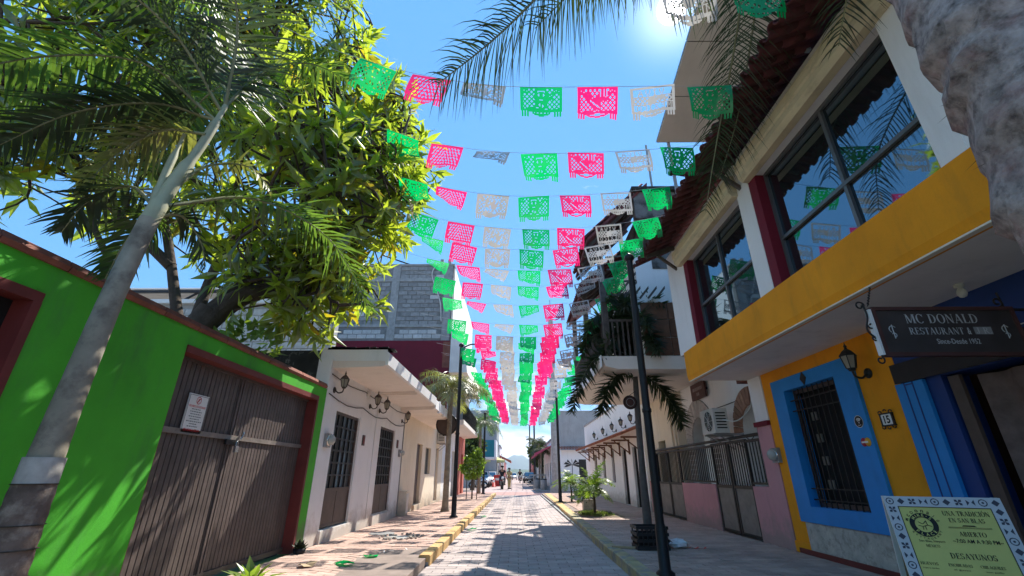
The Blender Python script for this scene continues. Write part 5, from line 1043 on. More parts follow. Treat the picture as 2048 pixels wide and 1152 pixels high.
# big palm close on the other pavement: mottled trunk and drooping leaves overhead
bp = thing('palm_tree', 'thick pinkish-grey mottled palm with drooping leaves before the orange band', 'palm tree', (1.6, 1.08, 0))
m = MB(); nz, na = 130, 40; rr = np.random.default_rng(2); vs = []; off = 0; nextring = 0; steps = []
for i in range(nz + 1):
    z = 5.3 * i / nz; ph_ = (z / .27) % 1.0; ridge_ = (1 - ph_) ** 2 * .045 if z > .3 else 0
    for j in range(na):
        a = 2 * math.pi * j / na; tilt = .09 * math.sin(a + int(z / .27) * 2.3) + .014 * math.sin(a * 9 + int(z / .27)) + .010 * math.sin(a * 17 + 2 * int(z / .27))
        p2 = ((z + tilt) / .27) % 1.0; rad = .225 + .04 * max(0, 1 - z) + (.034 * (1 - p2) ** 2.2) + .010 * math.sin(a * 3 + z * 7) + .006 * math.sin(a * 7 - z * 11) + rr.normal() * .0015
        vs.append((1.63 - .012 * z + math.cos(a) * rad, .95 + math.sin(a) * rad, z))
m.add(vs, [(i * na + j, i * na + (j + 1) % na, (i + 1) * na + (j + 1) % na, (i + 1) * na + j) for i in range(nz) for j in range(na)], True)
m.build('trunk', M_RTRUNK, bp)
fb = MB(); rq = random.Random(4)
for k in range(420):
    z = (int(rq.uniform(2, 19)) + .98) * .27 - .1 * rq.random(); a = rq.uniform(0, 6.28); r0 = .236; p = Vector((1.63 - .012 * z + math.cos(a) * r0, 0.95 + math.sin(a) * r0, z)); q = p + Vector((math.cos(a + rq.uniform(-1.4, 1.4)), math.sin(a + rq.uniform(-1.4, 1.4)), rq.uniform(-1.4, .5))).normalized() * rq.uniform(.015, .05)
    w = Vector((-math.sin(a), math.cos(a), 0)) * .0022; fb.add([p - w, p + w, q], [(0, 1, 2)])
fb.build('bark_fibres', M_BARK, bp, kind='stuff')
TOP = (1.68, 1.1, 5.25)
rb_ = random.Random(21)
BF = [([TOP, (1.15, 1.75, 5.65), (.45, 2.35, 5.22), (-.10, 2.52, 4.62), (-.62, 2.6, 4.12)], .78, 130, 1.15),
      ([TOP, (1.25, 1.9, 5.9), (.85, 2.6, 5.75), (.2, 3.0, 5.3)], .8, 70, 1.4),
      ([TOP, (1.55, 1.7, 5.45), (1.15, 2.15, 5.16), (.5, 2.4, 5.06)], .62, 64, 2.0),
      ([TOP, (1.8, 1.8, 5.5), (1.75, 2.4, 5.35), (1.5, 2.9, 5.35)], .6, 50, 2.0),
      ([TOP, (1.95, 2.0, 5.75), (2.35, 3.2, 5.6), (2.48, 4.3, 5.0), (2.40, 4.75, 4.3)], .62, 100, 1.1),
      ([TOP, (2.1, 1.9, 5.95), (2.6, 3.1, 6.0), (2.85, 4.3, 5.5), (2.75, 4.9, 4.9)], .7, 100, 1.2),
      ([TOP, (2.3, 1.6, 5.6), (2.9, 2.3, 5.5), (3.0, 2.9, 4.9)], .6, 70, 1.0),
      ([TOP, (1.2, .8, 5.9), (.4, .4, 5.9), (-.4, .1, 5.4)], .8, 60, .9),
      ([TOP, (1.7, .4, 5.9), (1.6, -.5, 5.8), (1.5, -1.2, 5.2)], .8, 60, .9),
      ([TOP, (2.4, .8, 5.9), (3.1, .4, 5.8)], .8, 50, .9)]
for pts, L, n, dr in BF: add_frond(bp, pts, L, n, M_FRONDD, .017, dr, .35, .022, rb_, tipf=.6, segs=4)

# slim foxtail palm on the shaded pavement
fp = thing('palm_tree', 'slim dark foxtail palm beside the black lamp post with a black crate at its foot', 'palm tree', (2.87, 10.86, SW))
trunk_rings(fp, [(2.87, 10.86, SW), (2.88, 10.86, 1.5), (2.92, 10.86, 2.8), (2.95, 10.86, 3.5)], [.10, .075, .07, .06], M_DTRUNK, .12, 12, bump=.015)
MB().tube([(2.95, 10.86, 3.48), (2.97, 10.86, 3.9), (2.98, 10.86, 4.3)], [.065, .055, .02], 10).build('crownshaft', M_DTRUNK, fp)
o = (2.97, 10.86, 3.9); rf2 = random.Random(5)
for pts in ([o, (2.45, 10.6, 4.05), (1.85, 10.45, 3.75), (1.40, 10.4, 2.95), (1.3, 10.4, 2.55)], [o, (2.55, 10.6, 4.75), (2.1, 10.5, 4.95), (1.8, 10.45, 4.55), (1.72, 10.45, 4.1)], [o, (3.4, 10.7, 4.3), (4.0, 10.6, 4.15), (4.35, 10.55, 3.6)], [o, (3.2, 10.65, 4.75), (3.5, 10.5, 5.3), (3.75, 10.4, 5.45)],
            [(2.95, 10.86, 3.55), (3.3, 10.7, 3.35), (3.65, 10.6, 2.8), (3.85, 10.55, 2.25)], [(2.95, 10.86, 3.6), (2.5, 10.6, 3.5), (2.15, 10.5, 3.05), (1.95, 10.45, 2.5)], [o, (2.85, 10.4, 4.7), (2.7, 10.0, 5.1), (2.55, 9.7, 4.9)], [o, (2.75, 11.2, 4.8), (2.4, 11.6, 5.2), (2.1, 11.9, 5.0)], [o, (3.05, 10.4, 4.4), (3.15, 10.0, 4.3), (3.2, 9.7, 3.8)], [o, (2.6, 10.5, 4.3), (2.25, 10.2, 4.2), (2.0, 10.1, 3.7)], [o, (2.8, 10.5, 4.9), (2.5, 10.2, 5.3), (2.2, 10.0, 5.1)], [o, (3.1, 10.5, 4.8), (3.3, 10.2, 5.2), (3.6, 10.0, 5.0)], [o, (2.9, 10.3, 4.6), (2.95, 9.8, 4.7), (3.0, 9.5, 4.3)], [o, (2.4, 10.7, 4.5), (1.9, 10.6, 4.4), (1.6, 10.6, 3.9)]):
    add_frond(fp, pts, .46, 120, M_FRONDD, .066, .35, 1.25, .016, rf2, rake=.5, tipf=.7)
rs = thing('round_sign', 'round dark disc sign hung on the slim foxtail palm trunk', 'sign', (2.72, 10.72, 2.82)); MB().lathe((2.72, 10.70, 2.82), [(0, 0), (.15, 0), (.165, .012), (.165, .03), (0, .03)], 24, (0, 1, 0)).build('disc', M_SIGNF, rs); MB().lathe((2.72, 10.695, 2.82), [(.135, 0), (.15, -.006), (.16, 0)], 24, (0, 1, 0)).build('rim', M_IRON, rs)
MB().tube([(2.72, 10.72, 2.98), (2.9, 10.8, 3.1)], .006, 5).build('hanger', M_IRON, rs)
sg2 = MB(); ring(sg2, (2.72, 10.692, 2.82), (1, 0, 0), (0, 0, 1), .085, .10, 20); sg2.build('inner_ring', M_GREYM, rs)

def queen_palm(label, base, h, L, n, seed, mat=M_FRONDY, lean=0.0):
    t = thing('palm_tree', label, 'palm tree', base); x, y, z = base; r = random.Random(seed)
    trunk_rings(t, [(x, y, z), (x, y, z + .4), (x + lean * .5, y, z + h * .6), (x + lean, y, z + h)], [.15, .10, .085, .075], M_PTRUNK, .14, 12, bump=.03)
    for k in range(n):
        az = 2 * math.pi * (k * .381966) + r.uniform(-.2, .2); el = r.uniform(.1, 1.25); o = (x + lean, y, z + h - .05)
        add_frond(t, arc(o, az, el, L * r.uniform(.8, 1.1), r.uniform(1.7, 2.6)), .52, 46, mat, .03, .9, .7, .016, r)
    return t
queen_palm('shaggy yellow-green palm growing from the sunlit pavement beside the white canopy slab', (-2.31, 15.93, SW), 3.95, 1.75, 22, 3)
queen_palm('smaller shaggy palm further along the sunlit pavement, behind the second black lamp post', (-2.3, 30.0, 0), 4.3, 2.0, 18, 9, M_FROND)
ds = thing('round_sign', 'round brown disc sign hung behind the shaggy palm trunk on the sunlit side', 'sign', (-2.45, 16.2, 2.9)); MB().lathe((-2.45, 16.2, 2.86), [(0, 0), (.36, 0), (.38, .02), (.38, .04), (0, .04)], 24, (0, 1, 0)).build('disc', M_BRWN, ds); MB().lathe((-2.45, 16.19, 2.86), [(.33, 0), (.355, -.012), (.38, 0)], 24, (0, 1, 0)).build('rim', M_IRON, ds); MB().beam((-2.45, 16.22, 2.86), (-2.3, 15.98, 2.86), .03).build('bracket', M_IRON, ds)
# trimmed round street tree on stakes
tt_ = thing('topiary_tree', 'small round-clipped street tree between two thin stakes', 'tree', (-2.15, 23.6, SW))
MB().tube([(-2.15, 23.6, SW), (-2.14, 23.6, 1.1), (-2.15, 23.6, 1.5)], [.04, .032, .03], 7).build('trunk', M_BARK, tt_)
def leaf_ball(parent, c, rad, n, L, w, mat, seed, name='crown', shell=.5):
    r = random.Random(seed); m = MB(); c = Vector(c)
    for i in range(n):
        d = Vector((r.gauss(0, 1), r.gauss(0, 1), r.gauss(0, 1))).normalized(); f = r.uniform(shell, 1.0) ** .6; lump = 1 + .16 * math.sin(d.x * 5 + seed) * math.sin(d.z * 6 + seed * 2)
        p = c + Vector((d.x * rad[0], d.y * rad[1], d.z * rad[2])) * f * lump
        e = (d + Vector((r.gauss(0, .6), r.gauss(0, .6), r.gauss(0, .6)))).normalized(); s = e.cross(Vector((r.gauss(0, 1), r.gauss(0, 1), r.gauss(0, 1)))).normalized(); l = L * r.uniform(.7, 1.2)
        m.add([p, p + e * l * .5 + s * w * .5, p + e * l, p + e * l * .5 - s * w * .5], [(0, 1, 2, 3)])
    return m.build(name, mat, parent)
leaf_ball(tt_, (-2.15, 23.6, 1.62), (.56, .56, .58), 1500, .15, .09, M_BRIGHT, 3); leaf_ball(tt_, (-1.95, 23.6, 2.15), (.22, .22, .3), 240, .15, .09, M_BRIGHT, 5)
for xx in (-2.4, -1.9): MB().tube([(xx, 23.4, SW), (xx, 23.4, 1.5 if xx < -2 else 2.3)], .022, 6).build('stake', M_BRWN, tt_)
# young palms in the planting beds
def young_palm(label, base, h, L, n, seed):
    t = thing('young_palm', label, 'palm', base); x, y, z = base; r = random.Random(seed)
    MB().tube([(x, y, z), (x + .01, y, z + h * .5), (x - .03, y, z + h)], [.05, .035, .03], 8).build('stem', M_BARK, t)
    for k in range(n):
        az = 2 * math.pi * k * .381966 + r.uniform(-.3, .3); el = r.uniform(-.1, 1.35)
        add_frond(t, arc((x - .03, y, z + h - .02), az, el, L * r.uniform(.75, 1.15), r.uniform(1.2, 2.3)), .26, 22, (M_BRIGHT, M_BRIGHT, M_FROND)[k % 3], .045, .4, .35, .012, r)
    return t
young_palm('leafy young palm in the grass square on the shaded pavement', (2.36, 14.75, SW), .72, .85, 20, 31)
young_palm('young palm beside the slim black lamp post further along', (2.45, 21.5, SW), .75, 1.0, 18, 37)
pt_ = thing('planter', 'square concrete planter holding short dark shoots behind the young palm', 'planter', (2.42, 16.4, SW)); m = MB(); m.prism([(2.24, 16.22, SW), (2.62, 16.22, SW), (2.62, 16.6, SW), (2.24, 16.6, SW)], (0, 0, .34)); m.build('box', M_STONE, pt_); leaf_ball(pt_, (2.43, 16.4, .75), (.22, .22, .32), 160, .24, .06, M_FRONDD, 8, 'shoots')

# the great leafy tree behind the green wall
tr = thing('leafy_tree', 'huge leafy tree with long whorled leaves overhanging the green garden wall', 'tree', (-5.0, 6.2, 0))
rt = random.Random(17)
ELL = [((-4.35, 7.25, 6.7), (2.55, 2.2, 2.5)), ((-4.6, 7.0, 9.3), (2.0, 2.1, 2.3)), ((-6.6, 6.4, 8.6), (2.4, 2.2, 3.2)), ((-3.55, 6.5, 4.75), (1.15, 1.2, 1.0)), ((-7.8, 6.0, 6.2), (1.7, 1.7, 1.5)), ((-2.75, 6.9, 6.7), (1.15, 1.1, 1.4)), ((-5.6, 5.2, 9.6), (2.2, 1.8, 2.0)), ((-3.4, 7.0, 8.4), (1.2, 1.3, 1.3)), ((-7.6, 4.2, 8.2), (2.2, 1.8, 2.0)), ((-6.6, 4.9, 6.7), (1.7, 1.2, 1.5)), ((-5.2, 5.0, 7.5), (1.3, 1.2, 1.6)), ((-2.9, 6.4, 3.95), (.75, .9, .8)), ((-3.7, 6.2, 3.9), (.7, .8, .7)), ((-2.55, 5.4, 5.2), (.9, 1.0, 1.2)), ((-2.25, 6.0, 5.6), (.75, .9, 1.1)), ((-2.4, 6.4, 7.0), (.8, .9, .8)), ((-3.3, 4.5, 5.9), (.8, .8, .9)), ((-7.2, 4.2, 5.6), (1.4, 1.0, 1.0))]
WT = [3.0, 2.6, 3.0, 1.5, .9, 1.5, 1.8, 1.2, 1.5, 1.3, 1.2, .7, .45, 1.2, .8, .5, .6, .8]
limbs = [[(-5.0, 6.2, 0), (-4.95, 6.2, 1.5), (-4.85, 6.2, 2.9), (-4.6, 6.25, 3.55)], ]
MB().tube(cat_rom(limbs[0], 6), [.26, .25, .24, .23, .22, .22, .21, .21, .2, .2, .2, .2, .2, .2, .2, .2, .2, .2, .2][:19], 12).build('trunk', M_BARK, tr)
LB = [([(-4.75, 6.2, 3.2), (-4.3, 6.3, 3.75), (-3.8, 6.4, 3.95), (-3.3, 6.5, 4.0), (-2.95, 6.6, 4.3)], .23), ([(-4.7, 6.2, 3.4), (-4.3, 6.5, 4.2), (-3.9, 6.8, 4.9), (-3.3, 7.1, 5.6), (-2.5, 7.4, 6.3)], .15), ([(-4.8, 6.2, 3.3), (-4.9, 6.5, 4.6), (-4.6, 6.8, 5.9), (-4.3, 7.0, 7.4), (-4.0, 7.0, 9.2)], .11),
      ([(-4.9, 6.2, 3.0), (-5.5, 6.3, 4.3), (-6.1, 6.3, 5.8), (-6.4, 6.4, 7.6), (-6.3, 6.3, 9.4)], .11), ([(-5.5, 6.3, 4.3), (-6.5, 6.0, 5.2), (-7.4, 5.8, 6.2), (-7.9, 5.6, 7.2)], .11), ([(-4.6, 6.8, 5.9), (-3.9, 6.9, 6.7), (-3.2, 7.0, 7.7), (-2.8, 7.1, 8.6)], .09), ([(-4.3, 7.0, 7.4), (-4.9, 6.2, 8.5), (-5.3, 5.6, 9.4)], .09), ([(-6.1, 6.3, 5.8), (-6.9, 5.3, 7.2), (-7.5, 4.5, 8.2)], .09), ([(-3.9, 6.8, 4.9), (-3.6, 6.3, 5.6), (-3.3, 6.1, 6.3)], .07), ([(-4.95, 6.2, 2.6), (-5.6, 5.9, 3.6), (-6.3, 5.7, 4.6), (-6.8, 5.6, 5.6)], .10), ([(-4.95, 6.2, 2.4), (-6.0, 5.6, 3.3), (-7.2, 5.2, 4.2), (-8.2, 5.0, 5.4)], .10)]
nodes = []
for pts, r0 in LB:
    c = cat_rom(pts, 7); MB().tube(c, [.78 * r0 * (1 - .72 * i / (len(c) - 1)) for i in range(len(c))], 9).build('limb', M_BARK, tr); nodes += c[4:]
tw = MB(); me_leaf = MB(); tips = []
tot = sum(WT); TARGET = 1230
for (c, rad), w in zip(ELL, WT):
    for i in range(int(TARGET * w / tot)):
        while True:
            d = Vector((rt.uniform(-1, 1), rt.uniform(-1, 1), rt.uniform(-1, 1)))
            if .25 < d.length < 1: break
        d = d * (d.length ** -.35)
        p = Vector(c) + Vector((d.x * rad[0], d.y * rad[1], d.z * rad[2]))
        if p.z < 3.1: continue
        tips.append((p, d.normalized()))
for i, (p, d) in enumerate(tips):
    near = min(rt.sample(nodes, 22), key=lambda q: (q - p).length) if rt.random() < .5 else min(nodes, key=lambda q: (q - p).length)
    if (near - p).length < 3.2:
        mid = near.lerp(p, .55) + Vector((rt.uniform(-.2, .2), rt.uniform(-.2, .2), rt.uniform(-.1, .25))); tw.tube(cat_rom([near, mid, p], 3), [.03, .026, .022, .019, .016, .014, .012], 5, cap=False)
        nodes.append(mid)
tw.build('twigs', M_BARK, tr, kind='stuff')
def leaf_shape(mb, p, ax, nrm_, L, w):
    s = ax.cross(nrm_).normalized(); q = p; bend = rt.uniform(.1, .5)
    a = p + ax * L * .5 + nrm_ * L * .04; tip = p + ax * L - nrm_ * L * bend * .35
    mb.add([p, a + s * w * .5 + nrm_ * w * .18, a, a - s * w * .5 + nrm_ * w * .18, tip + ax * 0], [(0, 1, 2), (0, 2, 3), (1, 4, 2), (2, 4, 3)])
stuffG, stuffY = MB(), MB(); cand = []
for p, d in tips:
    axis = (d * .8 + Vector((rt.uniform(-.5, .5), rt.uniform(-.5, .5), rt.uniform(.1, .8)))).normalized(); u_ = axis.orthogonal().normalized(); v_ = axis.cross(u_); n = rt.randint(6, 14); ph0 = rt.uniform(0, 6.28); yel = rt.random() < .07
    for k in range(n):
        a = ph0 + k * 2.4; tilt = rt.uniform(.35, 1.75); rdir = u_ * math.cos(a) + v_ * math.sin(a); ax = (axis * math.cos(tilt) + rdir * math.sin(tilt)).normalized(); nr = (axis * math.sin(tilt) - rdir * math.cos(tilt)).normalized()
        ax = (ax + Vector((rt.gauss(0, .15), rt.gauss(0, .15), rt.uniform(-.5, .0)))).normalized(); L = rt.choice((rt.uniform(.16, .3), rt.uniform(.3, .46), rt.uniform(.34, .54))); one = MB(); leaf_shape(one, p + axis * rt.uniform(-.20, .06), ax, nr, L, L * rt.uniform(.21, .28))
        cand.append((one, yel and rt.random() < .6, p))
camP = Vector((0, 0, 1.25))
vis = sorted(range(len(cand)), key=lambda i: (cand[i][2] - camP).length + (4 if cand[i][2].x < -4.2 else 0) + (3 if cand[i][2].z > 8 else 0))
single = set(vis[::3][:300])
for i, (one, yel, p) in enumerate(cand):
    if i in single: one.build('leaf', M_LEAFY if yel else M_LEAF, tr)
    else: (stuffY if yel else stuffG).add(one.v, one.f)
stuffG.build('foliage', M_LEAF, tr, kind='stuff'); stuffY.build('yellowing_foliage', M_LEAFY, tr, kind='stuff')
# plants on and by the wall
wp = thing('shrub', 'bright little shrub showing above the terracotta wall capping', 'shrub', (-4.3, 6.6, 0)); MB().tube([(-4.3, 6.6, 0), (-4.2, 6.55, 2.6), (-4.05, 6.5, 3.0)], [.04, .03, .015], 6).build('stem', M_BARK, wp); leaf_ball(wp, (-4.02, 6.35, 2.98), (.42, .4, .35), 190, .2, .09, M_BRIGHT, 12)
su = thing('succulent', 'dark leafy succulent tucked at the foot of the gate post', 'plant', (-3.33, 7.75, SW))
r = random.Random(2)
for k in range(16):
    a = k * 2.4; e = .3 + .07 * k; L = .16; d = Vector((math.cos(a) * math.cos(e), math.sin(a) * math.cos(e), math.sin(e))); p = Vector((-3.33, 7.75, SW + .04)); s = d.cross(Vector((0, 0, 1))).normalized(); n_ = s.cross(d)
    MB().add([p, p + d * L * .5 + s * .04, p + d * L * .5 + n_ * .015, p + d * L * .5 - s * .04, p + d * L], [(0, 1, 2), (0, 2, 3), (1, 4, 2), (2, 4, 3), (0, 3, 4, 1)]).build('leaf', M_FRONDD, su)
MB().lathe((-3.33, 7.75, SW), [(.08, 0), (.10, .07), (.085, .07)], 12).build('pot', M_DARK, su)
sp = thing('pavement_plant', 'broad-leaved green plant at the pavement edge in front of the gate', 'plant', (-2.86, 5.55, SW))
for k in range(15):
    a = k * 2.4 + .4; e = .45 + .06 * k; L = r.uniform(.24, .42); d = Vector((math.cos(a) * math.cos(e), math.sin(a) * math.cos(e), math.sin(e))); p = Vector((-2.86, 5.55, .12)); s = d.cross(Vector((0, 0, 1))).normalized(); n_ = s.cross(d); t_ = p + d * L - Vector((0, 0, .05))
    MB().add([p, p + d * L * .55 + s * .05 + n_ * .012, p + d * L * .55, p + d * L * .55 - s * .05 + n_ * .012, t_], [(0, 1, 2), (0, 2, 3), (1, 4, 2), (2, 4, 3)]).build('leaf', M_BRIGHT, sp)

# ------------------------------------------------------------------ papel picado
W, Hh = 46, 33
FONT5 = {'V': ['10001', '10001', '10001', '01010', '01010', '00100'], 'I': ['111', '010', '010', '010', '010', '111'], 'A': ['00100', '01010', '01010', '11111', '10001', '10001'], 'M': ['10001', '11011', '10101', '10101', '10001', '10001'], 'E': ['1111', '1000', '1110', '1000', '1000', '1111'], 'X': ['10001', '01010', '00100', '00100', '01010', '10001'], 'C': ['0111', '1000', '1000', '1000', '1000', '0111'], 'O': ['01110', '10001', '10001', '10001', '10001', '01110']}
def design(kind):
    S = np.zeros((Hh, W), bool); jj, ii = np.mgrid[0:Hh, 0:W]; u = (ii + .5) / W; body = 25
    bottom = body + 4.2 * np.sin(np.pi * np.clip((u - .2) / .6, 0, 1)) ** .8
    S[(jj < bottom)] = True
    fr = (u < .19) | (u > .81); S[fr & (jj >= body) & (jj < 31) & ((ii % 3) != 0)] = True
    inner = (jj >= 2) & (jj < body - 2) & (ii >= 3) & (ii < W - 3)
    lat = ~((((ii + jj) % 5) >= 1) & (((ii + jj) % 5) <= 3) & (((ii - jj) % 5) >= 1) & (((ii - jj) % 5) <= 3)) | (((ii // 9 + jj // 7) % 4 == 0) & ((ii * 3 + jj) % 5 > 0))
    if kind == 'face':
        keep = lat | (((u - .5) / .17) ** 2 + ((jj - 10) / 10.5) ** 2 < 1) | ((np.abs(u - .5) < .12 + .012 * np.clip(jj - 15, 0, 12)) & (jj > 15)); S &= ~(inner & ~keep)
        for (a, b, ra, rb2) in ((.44, 8, .025, 1.1), (.56, 8, .025, 1.1), (.5, 13, .05, .8), (.5, 4, .06, .7), (.42, 4.5, .02, .8), (.58, 4.5, .02, .8), (.46, 18, .02, 1.4), (.54, 19, .02, 1.2), (.40, 21, .03, .8), (.62, 22, .03, .8)): S &= ~(((u - a) / ra) ** 2 + ((jj - b) / rb2) ** 2 < 1)
        for k in range(7): S &= ~((np.abs(jj - 26) < .8) & (np.abs(u - (.26 + k * .08)) < .018))
    elif kind == 'bell':
        x_, y_ = (u - .5) * W, (jj - 12); xr, yr = x_ * .8 + y_ * .6, -x_ * .6 + y_ * .8
        keep = lat | ((np.abs(xr) < 5 + np.clip(yr, -3, 6) * .8) & (np.abs(yr) < 7)) | ((x_ - 7) ** 2 + (y_ + 7) ** 2 < 22) | ((np.abs(x_ + 10) + np.abs(y_ + 4)) < 5); S &= ~(inner & ~keep)
        for k in range(-2, 3): S &= ~((np.abs(x_ - 7 - k * 1.6) < .5) & (np.abs(y_ + 7) < 3.4) & (k % 2 == 0))
        S &= ~((np.abs(yr - 4) < .6) & (np.abs(xr) < 7)); S &= ~(((x_) ** 2 / 60 + (jj - 26) ** 2 / 1.2) < 1)
    elif kind in ('viva',):
        keep = lat & (jj > 9) & (jj < 16); S &= ~(inner & ~keep)
        def word(w_, row, x0, gap):
            x = x0
            for chh in w_:
                g_ = FONT5[chh]
                for a, line in enumerate(g_):
                    for b, bit in enumerate(line[::-1]):
                        if bit == '1': S[row + a:row + a + 1, x + b] = True
                x += len(g_[0]) + gap
        word('AVIV', 3, 8, 3); word('OCIXEM', 17, 6, 2)
        S |= (jj == 9) & inner; S |= (jj == 16) & inner; S |= ((u - .5) ** 2 * 900 + (jj - 12.5) ** 2 < 9)
        for k in range(8): S &= ~((np.abs(jj - 26) < .9) & (np.abs(u - (.25 + k * .07)) < .015))
    elif kind == 'leaves':
        for r_ in range(6):
            for k in range(9):
                cx = .12 + k * .095 + (.04 if r_ % 2 else 0); cy = 4 + r_ * 3.7; sl_ = 1 if (k < 4) else -1
                dx, dy = (u - cx) * W, jj - cy; S &= ~(((dx + sl_ * dy * .8) / 1.1) ** 2 + ((dy) / 1.5) ** 2 < 1)
        for k in range(12): S &= ~((np.abs(jj - 26.5) < .8) & (np.abs(u - (.24 + k * .048)) < .012))
    else:  # eagle
        x_, y_ = (u - .42) * W, (jj - 11); keep = lat | ((x_ / 9) ** 2 + (y_ / 7) ** 2 < 1) | ((np.abs(x_ - y_ * 1.2 + 4) < 2.4) & (np.abs(y_) < 11)) | (((x_ - 13) / 6) ** 2 + ((y_ - 4) / 3) ** 2 < 1); S &= ~(inner & ~keep)
        r_ = np.random.default_rng(3)
        for k in range(26): a, b = r_.uniform(.2, .8), r_.uniform(4, 24); S &= ~(((u - a) * W + (jj - b) * .7) ** 2 / .9 + (jj - b) ** 2 / 2.6 < 1)
    S[:2, :] = True; S[:body, :2] = True; S[:body, -2:] = True
    return S
FWD, FLEN = .485, .42
def flag_mesh(name, S, mat, mode, seed, step=1):
    r = np.random.default_rng(seed); H_, W_ = S.shape; nu, nv = W_ + 1, H_ + 1
    pos = np.zeros((nv, nu, 3)); us = np.linspace(-.5, .5, nu); a0, a1, amp, kf, phs, shear, curl = mode
    p_y = np.zeros(nu); p_z = np.zeros(nu)
    for j in range(nv):
        v = j / (nv - 1); th = a0 + a1 * v + curl * us * v
        if j: p_y += np.sin(th) * FLEN / (nv - 1); p_z -= np.cos(th) * FLEN / (nv - 1)
        rip = amp * v ** .8 * np.sin(us * kf + phs + v * 1.5)
        pos[j, :, 0] = us * FWD * (1 - .05 * v) + shear * v; pos[j, :, 1] = p_y + rip; pos[j, :, 2] = p_z + rip * .3
    used = -np.ones((nv, nu), int); vs, fs = [], []
    for j, i in zip(*np.nonzero(S)):
        f = []
        for (a, b) in ((j, i), (j + 1, i), (j + 1, i + 1), (j, i + 1)):
            if used[a, b] < 0: used[a, b] = len(vs); vs.append(tuple(pos[a, b]))
            f.append(int(used[a, b]))
        fs.append(tuple(f))
    me = bpy.data.meshes.new(name); me.from_pydata(vs, [], fs); me.materials.append(mat); me.polygons.foreach_set('use_smooth', [True] * len(fs)); me.update(); return me
MODES = [(.15, .1, .015, 7, 0, 0, 0), (-.05, .35, .03, 6, 1.0, .01, .2), (.3, -.2, .025, 8, 2.0, -.01, -.3), (.05, .5, .045, 5, .5, .02, .5), (-.3, -.3, .035, 6, 2.6, .0, .6), (.9, .7, .06, 5, 1.6, .05, 1.0), (1.25, .45, .05, 6, .2, -.06, -1.2), (1.0, .2, .05, 5, 2.2, .04, -.9)]
COLS = [('face', M_FG, 'green'), ('leaves', M_FP, 'pink'), ('eagle', M_FW, 'white'), ('face', M_FG, 'green'), ('bell', M_FP, 'pink'), ('viva', M_FW, 'white'), ('face', M_FG, 'green')]
cache = {}
def half(S):
    H2, W2 = S.shape[0] // 2, S.shape[1] // 2; return S[:H2 * 2, :W2 * 2].reshape(H2, 2, W2, 2).sum((1, 3)) >= 2
DES = {k: design(k) for k in ('face', 'leaves', 'eagle', 'bell', 'viva')}
def get_flag(c, mode, far):
    k, mt, _ = COLS[c]; key = (k, mode, far)
    if key not in cache: cache[key] = flag_mesh('papel_picado_flag', half(DES[k]) if far else DES[k], mt, MODES[mode], mode)
    return cache[key]
ROWS = [(2.70, 5.44), (3.74, 5.33), (4.85, 5.31), (5.72, 5.21), (6.60, 5.14), (7.45, 5.19), (8.35, 5.18), (9.25, 5.20), (10.2, 5.10), (11.15, 4.90)] + [(12.05 + i * .88 + .12 * math.sin(i * 2.9), 4.84 + .07 * math.sin(i * 1.7)) for i in range(25)]
FORCED = {1: (3, 1, 4, 0, 7, 2, 3), 2: (5, 2, 4, 7, 0, 1, 3), 3: (5, 6, 2, 0, 1, 0, 3), 4: (3, 1, 0, 1, 2, 2, 3), 5: (6, 0, 0, 1, 0, 1, 2), 6: (6, 7, 6, 7, 1, 1, 3), 7: (3, 2, 7, 7, 7, 5, 3), 8: (5, 6, 7, 5, 1, 1, 3), 9: (3, 7, 6, 5, 1, 7, 3)}
ORD = ['first', 'second', 'third', 'fourth', 'fifth', 'sixth', 'seventh', 'eighth', 'ninth', 'tenth', 'eleventh', 'twelfth', 'thirteenth', 'fourteenth', 'fifteenth', 'sixteenth']
COLDESC = ['green face-cut flag at the green-wall end', 'pink leaf-cut flag nearest the leafy tree', 'white eagle-cut flag between pink and middle green', 'green face-cut flag in the middle', 'pink bell-cut flag beside the middle green', 'white lettered flag towards the tiled eave', 'green face-cut flag at the tiled-eave end']
FARDESC = ['green flag in the bunched outer column along the sunny house fronts', 'pink flag in the bunched column beside the outer sunny-side green', 'white flag in the bunched column between pink and middle green', 'green flag in the bunched middle column', 'pink flag in the bunched column beside the middle green', 'white flag in the bunched column towards the shaded houses', 'green flag in the bunched outer column along the shaded houses']
rfz = random.Random(77)
